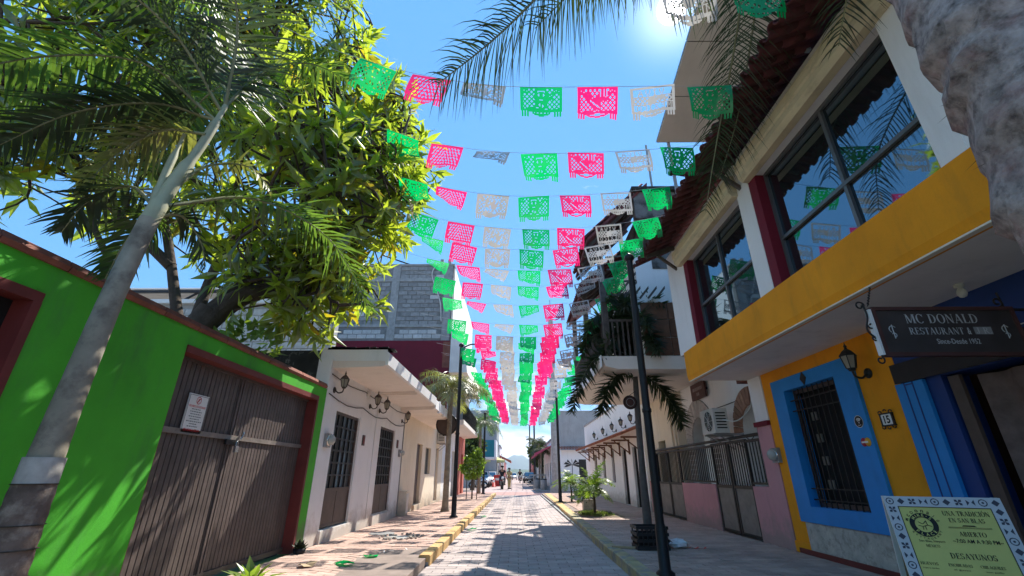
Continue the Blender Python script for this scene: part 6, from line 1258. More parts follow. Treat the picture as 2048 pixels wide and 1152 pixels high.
for i, (y, z) in enumerate(ROWS):
    zl_, zr_ = .42 * max(.35, 1 - i * .07), (.0 if i < 2 else min(.22, .05 * i))
    cx0 = .30 + rfz.uniform(-.04, .04) + .012 * max(0, i - 9)
    def zc(x):
        q = (x - cx0) / 1.95; return z + (zl_ if q < 0 else zr_) * q * q
    xl, xr = -2.55 - (.4 if i < 7 else 0), (2.62 if i < 7 else 2.3)
    pts = [(x, y + rfz.uniform(-.004, .004), zc(x)) for x in np.linspace(xl, xr, 15)]
    desc = f'white cord carrying the {ORD[i]} row of flags from the camera end' if i < 16 else 'white cord carrying one of the bunched far rows of flags'
    so_ = thing('flag_string', desc, 'string', (cx0, y, z), 'cords of the flag rows'); MB().tube(pts, .0028, 5, smooth=False).build('cord', M_CORD, so_)
    for c in range(7):
        if i == 0 and c < 5: continue
        if i > 9 and rfz.random() < .05: continue
        x = cx0 + (c - 3) * .635 + rfz.uniform(-.015, .015); md = FORCED[i][c] if i in FORCED else rfz.choice((0, 1, 2, 3, 4, 1, 2, 4, 5, 7) if i > 9 else (0, 1, 2, 3))
        o = bpy.data.objects.new('papel_picado_flag', get_flag(c, md, i > 9)); COL.objects.link(o); o.location = (x, y, zc(x) - .002)
        sl_ = (zc(x + .1) - zc(x - .1)) / .2; q_ = 1 if i < 10 else 2.6; o.rotation_euler = (rfz.uniform(-.10, .10) * q_, -math.atan(sl_) + rfz.uniform(-.05, .05), rfz.uniform(-.14, .14) * q_); sc_f = rfz.uniform(.96, 1.04); o.scale = (sc_f, sc_f, sc_f * (rfz.uniform(.9, 1.05)))
        o['category'] = 'paper flag'; o['group'] = 'papel picado flags strung over the street'
        o['label'] = (COLDESC[c] + f', on the {ORD[i]} row from the camera') if i < 16 else FARDESC[c]

# ------------------------------------------------------------------ street furniture
def lamp_post(label, x, y, h, arms, r=.06, group='black lamp posts along the pavements', z0=SW):
    t = thing('lamp_post', label, 'lamp post', (x, y, z0), group)
    MB().lathe((x, y, z0), [(r * 2.0, 0), (r * 2.0, .03), (r * 1.25, .06), (r * 1.2, .5), (r * 1.02, .55)], 14).build('base', M_DARK, t)
    MB().tube([(x, y, z0 + .5), (x, y, z0 + h * .45), (x, y, z0 + h)], [r, r * .95, r * .85], 12).build('pole', M_DARK, t)
    MB().lathe((x, y, z0 + h * .45), [(r * 1.0, 0), (r * 1.12, .01), (r * 1.12, .05), (r * .98, .06)], 12).build('collar', M_DARK, t)
    MB().lathe((x, y, z0 + h), [(r * .9, 0), (r * 1.4, .03), (r * 1.3, .08), (0, .14)], 12).build('cap', M_DARK, t)
    for ax in arms:
        MB().tube(cat_rom([(x, y, z0 + h - .08), (x + ax * .3, y, z0 + h + .08), (x + ax * .62, y, z0 + h + .06)], 5), r * .4, 7).build('arm', M_DARK, t)
        m = MB(); m.lathe((x + ax * .68, y, z0 + h + .10), [(0, 0), (.10, -.02), (.16, -.06), (.17, -.09), (.14, -.09)], 14); m.build('shade', M_DARK, t)
    return t
lamp_post('black lamp post on the shaded pavement in front of the pink house', 1.79, 6.2, 4.2, (), .056)
lamp_post('black lamp post on the sunlit pavement beside the shaggy palm', -1.75, 13.8, 4.9, (1,), .06)
lamp_post('slim black lamp post beyond the young palm', 1.9, 20.9, 5.1, (), .06)
lamp_post('farther black lamp post before the parked motorbike', -2.0, 29.5, 4.7, (), .07)
ut = thing('utility_pole', 'pale grey concrete utility pole carrying crossarm and box', 'utility pole', (2.9, 34.6, 0))
MB().tube([(2.9, 34.6, 0), (2.9, 34.6, 6), (2.9, 34.6, 13)], [.32, .26, .19], 12).build('pole', M_CONC, ut); MB().box(2.45, 3.35, 34.15, 35.05, -.02, .5).build('footing', M_CONC, ut); MB().beam((1.9, 34.5, 8.2), (3.9, 34.5, 8.2), .12).build('crossarm', M_GREYM, ut); MB().tube([(2.9, 34.6, 13.0), (2.9, 34.6, 14.8)], .035, 6).build('mast', M_GREYM, ut); MB().lathe((2.55, 34.4, 5.6), [(0, 0), (.26, 0), (.28, .1), (.28, .8), (0, .9)], 12).build('transformer', M_GREYM, ut)
for (x, y, h, l) in ((2.3, 58, 8.5, 'nearer of the far street lights with long arm over the road'), (2.2, 74, 8.5, 'farther of the far street lights with long arm over the road')):
    t = thing('street_light', l, 'street light', (x, y, 0), 'street lights at the far end'); MB().tube([(x, y, 0), (x, y, h)], [.14, .09], 8).build('pole', M_DARK, t); MB().tube([(x, y, h), (x - 1.0, y, h + .35), (x - 2.0, y, h + .4)], .06, 6).build('arm', M_DARK, t); MB().box(x - 3.0, x - 1.9, y - .2, y + .2, h + .3, h + .46).build('lamp_head', M_GREYM, t)
# crate and scraps at the foot of the lamp post
cr_ = thing('crate', 'black plastic crate lying on the pavement at the foot of the lamp post', 'crate', (2.12, 8.3, SW))
m = MB(); x0, x1, y0, y1, z0, z1 = 1.93, 2.45, 8.05, 8.45, SW, SW + .34
m.box(x0, x1, y0, y1, z0, z0 + .02)
for (a, b, c, d) in ((x0, x1, y0, y0 + .02), (x0, x1, y1 - .02, y1), (x0, x0 + .02, y0 + .02, y1 - .02), (x1 - .02, x1, y0 + .02, y1 - .02)):
    for z in (z0 + .02, z0 + .11, z0 + .20, z0 + .295): m.box(a, b, c, d, z, z + .045)
m.build('side_rails', M_DARK, cr_); m = MB()
for k in range(7):
    x = x0 + .02 + k * (x1 - x0 - .06) / 6; m.box(x, x + .02, y0 + .001, y0 + .018, z0 + .02, z1 - .001); m.box(x, x + .02, y1 - .018, y1 - .001, z0 + .02, z1 - .001)
m.build('uprights', M_DARK, cr_); MB().box(x0 + .03, x1 - .03, y0 + .03, y1 - .03, z0 + .02, z0 + .2).build('lining', M_VOID, cr_)
pk = thing('plank', 'short pale timber offcut lying beside the black crate', 'plank', (1.7, 8.25, SW)); MB().beam((1.58, 8.35, SW + .02), (1.93, 8.2, SW + .02), .05, .03).build('board', M_TAN, pk)
bg_ = thing('rubbish_bag', 'crumpled white plastic bag behind the black crate', 'bag', (2.7, 8.4, SW)); m = MB(); rr = np.random.default_rng(8); vs = []
for i in range(9):
    for j in range(14):
        a, b = math.pi * i / 8, 2 * math.pi * j / 14; q = 1 + rr.normal() * .12; vs.append((2.66 + .17 * q * math.sin(a) * math.cos(b), 8.35 + .13 * q * math.sin(a) * math.sin(b), SW + .065 + .068 * q * math.cos(a)))
m.add(vs, [(i * 14 + j, i * 14 + (j + 1) % 14, (i + 1) * 14 + (j + 1) % 14, (i + 1) * 14 + j) for i in range(8) for j in range(14)]); m.build('bag', M_CARW, bg_)
rg_ = thing('red_rag', 'thin scrap of red cloth on the pavement beside the white bag', 'rag', (2.93, 8.3, SW)); m = MB(); m.add([(2.82 + k * .04, 8.28 + (.03 if q else -.03) + .01 * math.sin(k * 2), SW + .012 + .012 * math.sin(k * 1.9)) for k in range(8) for q in (0, 1)], [(2 * k, 2 * k + 2, 2 * k + 3, 2 * k + 1) for k in range(7)]); m.build('cloth', M_RED, rg_)
# leaves and scraps on the sunlit pavement
ri = random.Random(5)
for k, (x, y, l, mt) in enumerate(((-2.75, 6.7, 'curled dry leaf lying on the pink pavers near the gate', M_TAN), (-2.35, 6.95, 'torn green flag scrap on pink pavers, nearer the gate', M_FG), (-2.15, 7.6, 'torn green flag scrap on pink pavers by the chalk marks', M_FG), (-1.08, 12.0, 'torn green flag scrap lying in the street by the yellow kerb', M_FG), (-1.02, 15.5, 'tiny green flag scrap farther along the yellow kerb', M_FG))):
    t = thing('fallen_leaf' if k == 0 else 'flag_scrap', l, 'leaf' if k == 0 else 'scrap', (x, y, zl(x, y) if x < -1.35 else 0)); z = (zl(x, y) if x < -1.35 else 0) + .012; m = MB()
    m.add([(x + math.cos(a) * ri.uniform(.06, .16), y + math.sin(a) * ri.uniform(.05, .12), z + ri.uniform(0, .05)) for a in np.linspace(0, 6.28, 9, endpoint=False)] + [(x, y, z + .02)], [(q, (q + 1) % 9, 9) for q in range(9)]); m.build('blade' if k == 0 else 'film', mt, t)
cm_ = MB(); rk = random.Random(3)
for k in range(26):
    x, y = rk.uniform(-2.3, -1.55), rk.uniform(7.4, 8.35); a = rk.choice((.3, 1.2, 1.9, 2.6)) + rk.uniform(-.2, .2); L = rk.uniform(.06, .2); dx, dy = math.cos(a) * L / 2, math.sin(a) * L / 2; nx_, ny_ = -math.sin(a) * .01, math.cos(a) * .01; z = lambda p, q: zl(p, q) + .005
    cm_.add([(x - dx - nx_, y - dy - ny_, z(x - dx, y - dy)), (x + dx - nx_, y + dy - ny_, z(x + dx, y + dy)), (x + dx + nx_, y + dy + ny_, z(x + dx, y + dy)), (x - dx + nx_, y - dy + ny_, z(x - dx, y - dy))], [(0, 1, 2, 3)])
cm_.build('chalk_marks', M_PAPER, side_l, kind='stuff')
ho = MB(); ho.add([(-2.25 + .3 * math.cos(a) * (1 + .25 * math.sin(3 * a)), 9.6 + .32 * math.sin(a) * (1 + .2 * math.cos(2 * a)), SW + .006) for a in np.linspace(0, 6.28, 18, endpoint=False)], [tuple(range(18))]); ho.build('broken_patch', M_CONC, side_l)
rbm = MB(); rk = random.Random(6)
for k in range(70):
    a, q = rk.uniform(0, 6.28), rk.uniform(.2, .42); s = rk.uniform(.015, .05); rbm.obox((-2.25 + q * math.cos(a), 9.6 + q * math.sin(a) * 1.1, SW + .004), (s, rk.uniform(-.02, .02), 0), (rk.uniform(-.02, .02), s, 0), (0, 0, s * .7))
rbm.build('rubble', M_STONE, side_l, kind='stuff')
MB().lathe((-2.75, 10.2, SW + .004), [(0, .006), (.24, .006), (.26, 0)], 20).build('manhole_cover', M_GREYM, side_l)

# ------------------------------------------------------------------ people and vehicles far along the street
def body(name, joints, edges, radii, mat, parent=None, sub=1, root=0):
    me = bpy.data.meshes.new(name); me.from_pydata(joints, edges, []); o = bpy.data.objects.new(name, me); COL.objects.link(o)
    md = o.modifiers.new('skin', 'SKIN'); sd = o.modifiers.new('sub', 'SUBSURF'); sd.levels = sub; sd.render_levels = sub
    for v, r in zip(me.skin_vertices[0].data, radii): v.radius = (r, r); v.use_root = False
    me.skin_vertices[0].data[root].use_root = True
    dg = bpy.context.evaluated_depsgraph_get(); m2 = bpy.data.meshes.new_from_object(o.evaluated_get(dg)); bpy.data.objects.remove(o)
    m2.polygons.foreach_set('use_smooth', [True] * len(m2.polygons)); m2.materials.append(mat); n = bpy.data.objects.new(name, m2); COL.objects.link(n)
    if parent: n.parent = parent
    return n
def person(label, loc, pose, top, legs, helmet=False, rotz=0, scale=1.0):
    """Figure in local coordinates facing -y, feet (or saddle) at its own origin."""
    t = thing('person', label, 'person', (0, 0, 0))
    if pose == 'ride': pel, che, nek, hed = (0, .12, .86), (0, 0, 1.22), (0, -.03, 1.42), (0, -.07, 1.58); kn = [(s * .20, -.28, .72) for s in (-1, 1)]; an = [(s * .20, -.05, .34) for s in (-1, 1)]; el = [(s * .30, -.22, 1.12) for s in (-1, 1)]; ha = [(s * .30, -.52, 1.06) for s in (-1, 1)]
    else: pel, che, nek, hed = (0, 0, .92), (0, 0, 1.28), (0, 0, 1.48), (0, -.01, 1.62); kn = [(-.10, -.08, .5), (.10, .03, .5)]; an = [(-.10, -.06, .09), (.10, .08, .09)]; el = [(-.27, .02, 1.12), (.27, .02, 1.12)]; ha = [(-.27, -.10, .90), (.27, -.06, .88)]
    J = [pel, tuple((a + b) / 2 for a, b in zip(pel, che)), che, nek, hed]; E = [(0, 1), (1, 2), (2, 3), (3, 4)]; Rd = [.15, .14, .16, .06, .095]
    for k, s in enumerate((-1, 1)):
        b = len(J); sh = (s * .19, che[1], che[2] + .10); hip = (s * .09, pel[1], pel[2] - .05); foot = (an[k][0], an[k][1] - .14, an[k][2] - .05)
        J += [sh, el[k], ha[k], hip, kn[k], an[k], foot]; Rd += [.07, .05, .036, .10, .07, .05, .045]; E += [(2, b), (b, b + 1), (b + 1, b + 2), (0, b + 3), (b + 3, b + 4), (b + 4, b + 5), (b + 5, b + 6)]
        d = (Vector(ha[k]) - Vector(el[k])).normalized()
        for f in range(5):
            q = Vector(ha[k]) + d * .05 + Vector(((f - 2) * .02, 0, .01 if f == 0 else 0)); q2 = q + d * (.06 if f else .03) + Vector((0, 0, -.03)); J += [tuple(q), tuple(q2)]; n = len(J); Rd += [.012, .009]; E += [(b + 2, n - 2), (n - 2, n - 1)]
    body('body', J, E, Rd, M_SKIN, t)
    # clothes follow the body
    J2 = [pel, J[1], che]; E2 = [(0, 1), (1, 2)]; R2 = [.165, .155, .175]
    for k, s in enumerate((-1, 1)): b = len(J2); J2 += [(s * .19, che[1], che[2] + .10), tuple(Vector((s * .19, che[1], che[2] + .10)).lerp(Vector(el[k]), .9))]; R2 += [.085, .068]; E2 += [(2, b), (b, b + 1)]
    body('shirt', J2, E2, R2, top, t)
    J3 = [(pel[0], pel[1], pel[2] + .04)]; E3 = []; R3 = [.16]
    for k, s in enumerate((-1, 1)): b = len(J3); J3 += [(s * .09, pel[1], pel[2] - .05), kn[k], tuple(Vector(kn[k]).lerp(Vector(an[k]), .95))]; R3 += [.115, .085, .065]; E3 += [(0, b), (b, b + 1), (b + 1, b + 2)]
    body('trousers', J3, E3, R3, legs, t)
    for k, s in enumerate((-1, 1)): m = MB(); m.obox((an[k][0] - .05, an[k][1] - .2, an[k][2] - .095), (.1, 0, 0), (0, .27, 0), (0, 0, .09)); m.build('shoe', M_DARK, t)
    hm = MB(); hm.lathe((hed[0], hed[1] + .015, hed[2] - .02), [(.115, 0), (.13, .06), (.115, .12), (.07, .16), (0, .175)], 14); hm.build('helmet' if helmet else 'hair', M_DARK, t)
    fc = MB()
    for s in (-1, 1): fc.box(hed[0] + s * .035 - .012, hed[0] + s * .035 + .012, hed[1] - .10, hed[1] - .085, hed[2], hed[2] + .014)
    fc.box(hed[0] - .025, hed[0] + .025, hed[1] - .098, hed[1] - .08, hed[2] - .062, hed[2] - .052); fc.build('face_features', M_CLOTHB, t)
    t.location = loc; t.rotation_euler = (0, 0, rotz); t.scale = (scale,) * 3; return t
def wheel(parent, c, r, w, name='wheel', ax=(1, 0, 0)):
    t = MB().lathe((c[0] - ax[0] * w / 2, c[1] - ax[1] * w / 2, c[2]), [(r * .68, 0), (r * .95, 0), (r, w * .2), (r, w * .8), (r * .95, w), (r * .68, w)], 20, ax).build(name, M_RUBBER, parent)
    MB().lathe((c[0] - ax[0] * w * .4, c[1] - ax[1] * w * .4, c[2]), [(0, w * .1), (r * .3, 0), (r * .69, w * .05), (r * .69, w * .75), (r * .3, w * .8), (0, w * .7)], 16, ax).build('rim', M_CHROME, t); return t
def motorbike(label, loc, col, rotz):
    t = thing('motorbike', label, 'motorbike', (0, 0, 0))
    wheel(t, (0, -.62, .31), .31, .10); wheel(t, (0, .62, .31), .31, .12)
    MB().tube(cat_rom([(0, -.30, .82), (0, .0, .86), (0, .25, .80)], 4), [.06, .10, .13, .14, .14, .13, .12, .11, .08], 10).build('fuel_tank', col, t)
    MB().prism([(-.11, .18, .80), (-.10, .75, .84), (-.09, .78, .90), (-.11, .2, .86)], (.21, 0, 0)).build('seat', M_RUBBER, t)
    m = MB(); m.box(-.13, .13, -.20, .22, .32, .66); m.tube([(.14, .05, .34), (.16, .5, .30), (.17, .85, .36)], .045, 8); m.build('engine', M_GREYM, t)
    m = MB()
    for s in (-1, 1): m.tube([(s * .08, -.62, .31), (s * .09, -.42, .95)], .025, 6); m.tube([(s * .09, .62, .31), (s * .09, .1, .42)], .022, 6)
    m.tube([(0, -.36, .9), (0, .1, .45), (0, .5, .75)], .03, 6); m.build('frame', M_DARK, t)
    MB().tube(cat_rom([(-.38, -.25, 1.06), (-.2, -.38, 1.02), (.2, -.38, 1.02), (.38, -.25, 1.06)], 4), .016, 6).build('handlebar', M_DARK, t)
    MB().lathe((0, -.50, .92), [(0, -.1), (.10, -.06), (.12, 0), (.06, .08)], 14, (0, 1, 0)).build('headlight', M_CARW, t); MB().prism([(-.07, -.95, .60), (-.07, -.45, .68), (-.07, -.35, .62)], (.14, 0, 0)).build('mudguard', col, t)
    MB().box(-.06, .06, .78, .82, .72, .80).build('tail_light', M_RED, t)
    t.location = loc; t.rotation_euler = (0, 0, rotz); return t
motorbike('motorbike facing the camera with its rider in the middle of the street', (-1.25, 43.0, 0), M_DARK, 0.12)
person('rider in black top and helmet sitting on the oncoming motorbike', (-1.25, 43.0, .06), 'ride', M_CLOTHB, M_JEAN, True, .12, 1.12)
person('person in tan clothes standing beside the oncoming motorbike', (-.62, 43.6, 0), 'stand', M_CLOTHT, M_CLOTHT, False, .4, 1.02)
motorbike('dark motorbike parked broadside in front of the white cars', (-3.5, 44.5, 0), M_DARK, R(78))
def car(label, loc, col, rotz=0, group=None):
    """Hatchback: lofted body along its length, cabin, glass, wheels, lights; front towards -y."""
    t = thing('parked_car', label, 'car', (0, 0, 0), group)
    st = [(-2.05, .55, .42, .62), (-1.95, .74, .30, .72), (-1.2, .84, .26, .90), (-.75, .86, .25, .98), (.6, .87, .25, 1.0), (1.6, .84, .28, .98), (1.98, .76, .36, .92), (2.05, .62, .45, .80)]; m = MB(); vs = []
    for y, hw, zb, zt in st: vs += [(-hw * .92, y, zb), (-hw, y, (zb + zt) / 2), (-hw * .9, y, zt), (hw * .9, y, zt), (hw, y, (zb + zt) / 2), (hw * .92, y, zb)]
    m.add(vs, [(i * 6 + j, i * 6 + (j + 1) % 6, (i + 1) * 6 + (j + 1) % 6, (i + 1) * 6 + j) for i in range(7) for j in range(6)], True); m.add(vs[:6], [(0, 1, 2, 3, 4, 5)]); m.add(vs[-6:], [(5, 4, 3, 2, 1, 0)]); m.build('body', col, t)
    m = MB(); m.add([(-.60, -.35, 1.46), (.60, -.35, 1.46), (.60, 1.35, 1.46), (-.60, 1.35, 1.46), (-.56, -.2, 1.50), (.56, -.2, 1.50), (.56, 1.25, 1.50), (-.56, 1.25, 1.50)], [(4, 5, 6, 7), (0, 1, 5, 4), (1, 2, 6, 5), (2, 3, 7, 6), (3, 0, 4, 7)], True); m.build('roof', col, t)
    q = [(-.74, -.95, .97), (.74, -.95, .97), (.60, -.35, 1.46), (-.60, -.35, 1.46), (-.76, 1.85, .97), (.76, 1.85, .97), (.60, 1.35, 1.46), (-.60, 1.35, 1.46)]
    MB().quad(q[0], q[1], q[2], q[3]).build('windscreen', M_GLASS, t); MB().quad(q[5], q[4], q[7], q[6]).build('rear_window', M_GLASS, t)
    for a, b, c, d, in ((0, 4, 7, 3), (1, 5, 6, 2)): MB().quad(q[a], q[b], q[c], q[d]).build('side_window', M_GLASS, t)
    m = MB()
    for a, b in ((0, 3), (1, 2), (4, 7), (5, 6)): m.beam(q[a], q[b], .06)
    for s in (-1, 1): m.beam((s * .755, .45, .97), (s * .60, .45, 1.46), .05)
    m.build('pillars', col, t)
    for s in (-1, 1):
        for y in (-1.3, 1.3): wheel(t, (s * .78, y, .31), .31, .2)
        MB().lathe((s * .58, -1.99, .66), [(0, -.03), (.11, -.01), (.13, .06)], 12, (0, 1, 0)).build('headlight', M_CHROME, t); MB().box(s * .95 - .1, s * .95 + .1, -.75, -.62, .98, 1.12).build('wing_mirror', col, t); MB().box(s * .6 - .1, s * .6 + .1, 2.02, 2.07, .75, .88).build('tail_light', M_RED, t)
    MB().box(-.45, .45, -2.07, -2.02, .48, .60).build('grille', M_DARK, t); MB().box(-.2, .2, -2.09, -2.072, .36, .46).build('number_plate', M_PAPER, t)
    t.location = loc; t.rotation_euler = (0, 0, rotz); return t
G_ = 'cars parked along the far street'
car('white car parked first behind the dark motorbike', (-3.55, 49.5, 0), M_CARW, .0, G_); car('second white car parked behind the first white car', (-3.0, 56.5, 0), M_CARW, -.05, G_)
car('white car parked on the shaded side far down the street', (2.2, 95, 0), M_CARW, 0, G_); car('dark car parked on the shaded side of the street', (2.0, 72, 0), M_CARD, 0, G_); car('pale car standing far down the middle of the street', (-.6, 110, 0), M_CARW, 0, G_)
motorbike('second motorbike farther down the street', (.6, 72, 0), M_RED, 0); person('rider of the second motorbike, far down the street', (.6, 72, .05), 'ride', M_CLOTHB, M_JEAN, True, 0, 1.1)
for k, (x, y) in enumerate(((-2.35, 50.5), (-2.0, 53.5))):
    if k == 0:
        t = thing('traffic_cone', 'red and white traffic cone beside the white cars', 'traffic cone', (x, y, 0)); MB().lathe((x, y, 0), [(.24, .04), (.2, .05), (.05, .9), (0, .9)], 14).build('cone', M_RED, t); MB().lathe((x, y, .45), [(.135, 0), (.105, .2)], 14).build('white_band', M_PAPER, t); MB().box(x - .27, x + .27, y - .27, y + .27, 0, .04).build('base', M_RED, t)
    else:
        t = thing('road_barrier', 'red plastic road barrier behind the traffic cone', 'barrier', (x, y, 0)); MB().prism([(x - .55, y - .3, 0), (x + .55, y - .3, 0), (x + .55, y - .3, .35), (x + .48, y - .3, 1.15), (x - .48, y - .3, 1.15), (x - .55, y - .3, .35)], (0, .4, 0)).build('body', M_RED, t); MB().box(x - .3, x + .3, y - .31, y - .302, .6, .85).build('white_panel', M_PAPER, t)
rp = thing('chain_barrier', 'thin posts with a slack chain across the street before the motorbike', 'barrier', (0, 39.5, 0)); m = MB()
for x in (-.35, .55, 1.6): MB().tube([(x, 39.5, 0), (x, 39.5, 1.25)], .02, 6).build('post', M_GREYM, rp)
for a, b in ((-.35, .55), (.55, 1.6)): m.tube([(a + (b - a) * k / 8, 39.5, 1.15 - .25 * math.sin(math.pi * k / 8)) for k in range(9)], .012, 5)
m.build('chain', M_GREYM, rp)
gb = thing('barrier_gate', 'low grey bar barrier on posts at the shaded side of the crossing', 'barrier', (1.6, 42, 0)); MB().box(1.15, 2.6, 41.95, 42.05, 1.12, 1.22).build('bar', M_GREYM, gb)
for x in (1.5, 2.55): MB().box(x, x + .1, 41.96, 42.04, 0, 1.12).build('post', M_GREYM, gb)
for k, x in enumerate((1.9, 2.3)):
    t = thing('litter_bin', ('dark bin behind the grey bar barrier, nearer the road', 'dark bin behind the grey bar barrier, nearer the utility pole')[k], 'bin', (x, 43.5 - k * 3.4, 0)); y = 43.5 - k * 3.4; MB().lathe((x, y, 0), [(.22, 0), (.25, .05), (.27, .8), (.25, .82)], 14).build('drum', M_GREYM, t); MB().lathe((x, y, .8), [(.28, 0), (.28, .05), (.1, .1), (0, .1)], 14).build('lid', M_DARK, t)
um = thing('market_umbrella', 'pale yellow-green market umbrella over a stall beside the white cars', 'umbrella', (-3.6, 60, 0)); MB().tube([(-3.6, 60, 0), (-3.6, 60, 3.4)], .04, 7).build('pole', M_GREYM, um)
m = MB(); vs = [(-3.6, 60, 3.75)] + [(-3.6 + 2.2 * math.cos(a), 60 + 2.2 * math.sin(a), 2.85) for a in np.linspace(0, 6.28, 8, endpoint=False)] + [(-3.6 + 2.2 * math.cos(a), 60 + 2.2 * math.sin(a), 2.6) for a in np.linspace(0, 6.28, 8, endpoint=False)]
m.add(vs, [(0, 1 + k, 1 + (k + 1) % 8) for k in range(8)] + [(1 + k, 9 + k, 9 + (k + 1) % 8, 1 + (k + 1) % 8) for k in range(8)]); m.build('canopy', paint('umbrella_cloth', (.50, .48, .20), .9, .1), um)

# ------------------------------------------------------------------ buildings along the far street
def far_building(name, label, side, xf, y0, y1, h, col, wins=2, storeys=1, awn=None, back=9):
    t = thing(name, label, 'building', (xf, (y0 + y1) / 2, 0)); s = side
    holes = []; dy = (y1 - y0) / wins
    for f in range(storeys):
        for k in range(wins):
            a = y0 + dy * (k + .28); z = f * 3.0; holes.append((a, a + dy * .44, z + (.1 if f == 0 and k % 2 == 0 else 1.0), z + 2.3))
    m = MB().wall('x', *( (xf - .25, xf) if s < 0 else (xf, xf + .25)), y0, y1, 0, h, holes); m.build('wall', col, t)
    xa, xb = ((xf - back, xf - .255) if s < 0 else (xf + .255, xf + back)); MB().box(xa, xb, y0, y1, 0, h).build('house_body', col, t)
    MB().box(*((xf - back, xf + .1) if s < 0 else (xf - .1, xf + back)), y0 - .002, y1 - .01, h + .002, h + .18).build('parapet', M_CONC, t)
    for (a, b, c, d) in holes:
        x = xf + s * .2; w = MB().box(x - .01, x + .01, a, b, c, d).build('door' if c % 3 < .5 else 'window', M_GLASS2 if c % 3 > .5 else M_BRWN, t)
        f = MB(); x = xf + s * .16; f.box(x - .02, x + .02, a, a + .06, c, d); f.box(x - .02, x + .02, b - .06, b, c, d); f.box(x - .02, x + .02, a + .06, b - .06, d - .06, d); f.build('frame', M_BRWN, w)
    if awn: 
        mat, za = awn; MB().prism([(xf, y0 + .1, za + .7), (xf - s * 1.6, y0 + .1, za), (xf - s * 1.6, y0 + .1, za - .25), (xf, y0 + .1, za + .6)], (0, y1 - y0 - .2, 0)).build('awning', mat, t)
    return t
far_building('shop_building', 'grey flat-roofed building at the corner past the white canopy house', 1, 3.6, 37.5, 45, 5.9, M_GREY, 3, 1, back=12)
t = far_building('shop_building', 'building with pink awning behind the utility pole', 1, 3.4, 45.01, 56, 4.2, M_WHITE, 3, 1, (paint('pink_awning', (.62, .10, .16), .8, .1), 3.1))
MB().box(3.5, 7.4, 36.9, 37.49, 0, 3.0).build('wall', M_WHITE, thing('corner_house', 'low white corner house with clay tile edge and painted palm', 'house', (5, 37.2, 0)))
c_h = [o for o in bpy.data.objects if o.name.startswith('corner_house')][0]
tm2 = pan(.22, .7).mesh('roof_tile', M_TILEF)
for i in range(18): piece('roof_tile', tm2, c_h, (3.45 + i * .22, 36.4, 3.02), (0, -.3, math.pi / 2))
MB().box(4.9, 5.5, 36.86, 36.895, 1.0, 2.3).build('window', M_DARK, c_h)
pp = MB(); pp.quad((4.30, 36.88, .6), (4.36, 36.88, .6), (4.40, 36.88, 1.9), (4.36, 36.88, 1.9))
for k in range(7): a = R(-20 + k * 36.6); pp.add([(4.38, 36.88, 1.9), (4.38 + .5 * math.cos(a) - .06 * math.sin(a), 36.88, 1.9 + .35 * math.sin(a) + .12), (4.38 + .7 * math.cos(a), 36.88, 1.85 + .35 * math.sin(a)), (4.38 + .45 * math.cos(a), 36.88, 1.85 + .28 * math.sin(a))], [(0, 1, 2, 3)])
pp.build('painted_palm', M_IRON, c_h)
cols = [M_CREAM, M_WHITE, M_GREY, M_CORAL, M_PINK, M_WHITE, M_CREAM, M_GREY]
RD = ['cream shop building with brown doors past the pink awning', 'white two-storey house farther along the shaded side', 'grey low building far along the shaded side', 'coral house far along the shaded side', 'faded pink house near the shaded far end', 'white house at the shaded far end']
yy = 56.2
for k in range(6): L = 12 + 3 * (k % 3); far_building('street_house', RD[k], 1, 3.6 + .2 * (k % 3), yy, yy + L, 4.0 + 1.2 * (k % 2), cols[k], 3, 1); yy += L + .02
far_building('street_house', 'low white house just past the balcony house on the sunny side', -1, -4.6, 31.2, 35.5, 3.6, M_WHITE, 2, 1)
t = far_building('teal_building', 'teal painted upper wall of a shop behind the shaggy far palm', -1, -4.3, 46, 53, 6.4, M_GREY, 3, 1); MB().box(-4.29, -2.3, 49.5, 53.0, 2.9, 4.6).build('teal_sign_box', M_TEAL, t); MB().box(-4.29, -2.25, 49.4, 53.0, 2.7, 2.89).build('sign_ledge', M_WHITE, t); MB().box(-2.29, -2.1, 49.45, 53, 2.9, 4.6).build('white_edge', M_WHITE, t)
t = far_building('grey_tower', 'bare grey block of flats rising behind the teal wall', -1, -2.4, 58, 66, 8.6, M_GREY, 2, 2)
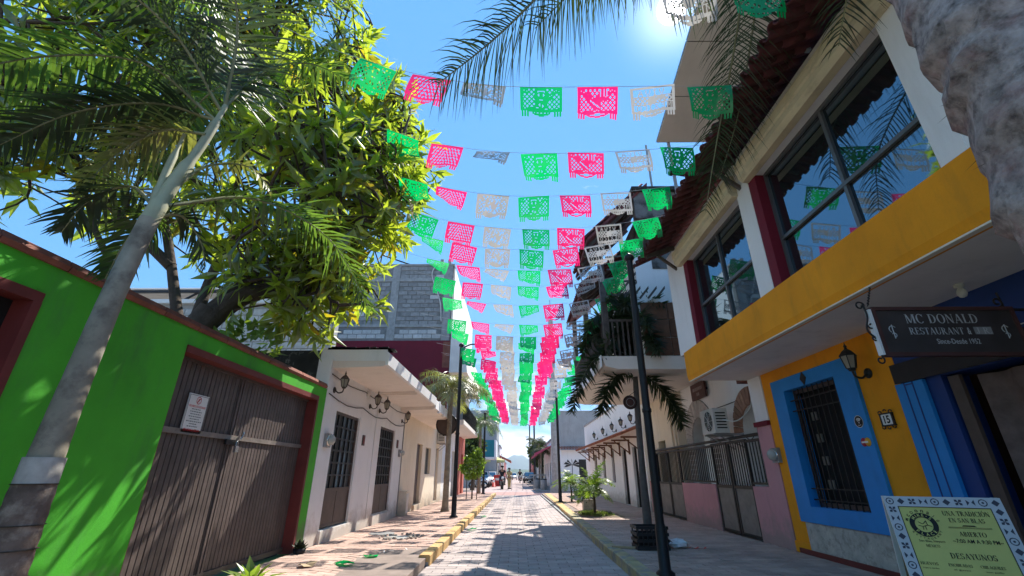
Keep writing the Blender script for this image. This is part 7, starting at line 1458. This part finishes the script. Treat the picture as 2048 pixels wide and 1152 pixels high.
t = far_building('orange_shop', 'white shop with orange fascia past the grey tower', -1, -2.3, 66.1, 74, 4.9, M_WHITE, 2, 1, (M_CORAL, 3.0))
LD = ['cream house far along the sunny side', 'white house far along the sunny side', 'grey house far along the sunny side', 'coral house at the sunny far end', 'faded pink house at the sunny far end']
yy = 74.2
for k in range(5): L = 14 + 3 * (k % 2); far_building('street_house', LD[k], -1, -3.0 - .2 * (k % 2), yy, yy + L, 4.2 + .9 * (k % 2), cols[k], 3, 1); yy += L + .02
def far_tree(label, x, y, h, r, seed, mat=M_BUSH):
    t = thing('street_tree', label, 'tree', (x, y, 0)); MB().tube([(x, y, 0), (x + .1, y, h * .5), (x, y, h * .8)], [.2, .15, .08], 7).build('trunk', M_BARK, t)
    rr = random.Random(seed)
    for k in range(4): c = (x + rr.uniform(-.6, .6) * r, y + rr.uniform(-.5, .5) * r, h + rr.uniform(-.5, .5) * r); leaf_ball(t, c, (r * .75, r * .75, r * .6), 380, .5, .3, mat, seed + k)
for k, (x, y, h, r, l) in enumerate(((3.3, 62, 3.6, 1.3, 'dense dark tree beside the far street lights'), (4.4, 84, 4.0, 1.6, 'round dark tree farther along the shaded side'), (6.6, 112, 4.2, 2.2, 'tree near the shaded far end'), (-5.6, 118, 3.6, 1.8, 'tree near the sunny far end'), (-3.6, 39.5, 3.2, 1.0, 'small dark tree behind the clipped street tree'), (9, 150, 4.6, 2.6, 'wide tree at the shaded end of the road'), (-8.0, 155, 4.4, 2.4, 'wide tree at the sunny end of the road'))): far_tree(l, x, y, h, r, 40 + k)
for k, (x, y, h, l) in enumerate(((2.55, 52, 4.3, 'shaggy palm beside the pink awning'), (2.6, 66, 5.4, 'taller palm past the pink awning'), (2.5, 47, 3.4, 'short palm before the pink awning'))): queen_palm(l, (x, y, 0), h, 1.7, 14, 50 + k, M_FRONDD)
wr = thing('power_lines', 'thin power lines running along the shaded side from the utility pole', 'power lines')
for k in range(3):
    m = MB(); x = 2.1 + k * .8; m.tube([(x, 34.5 + q * 5, 8.25 - .6 * math.sin(math.pi * q / 8)) for q in range(9)], .012, 4); m.build('wire', M_DARK, wr)
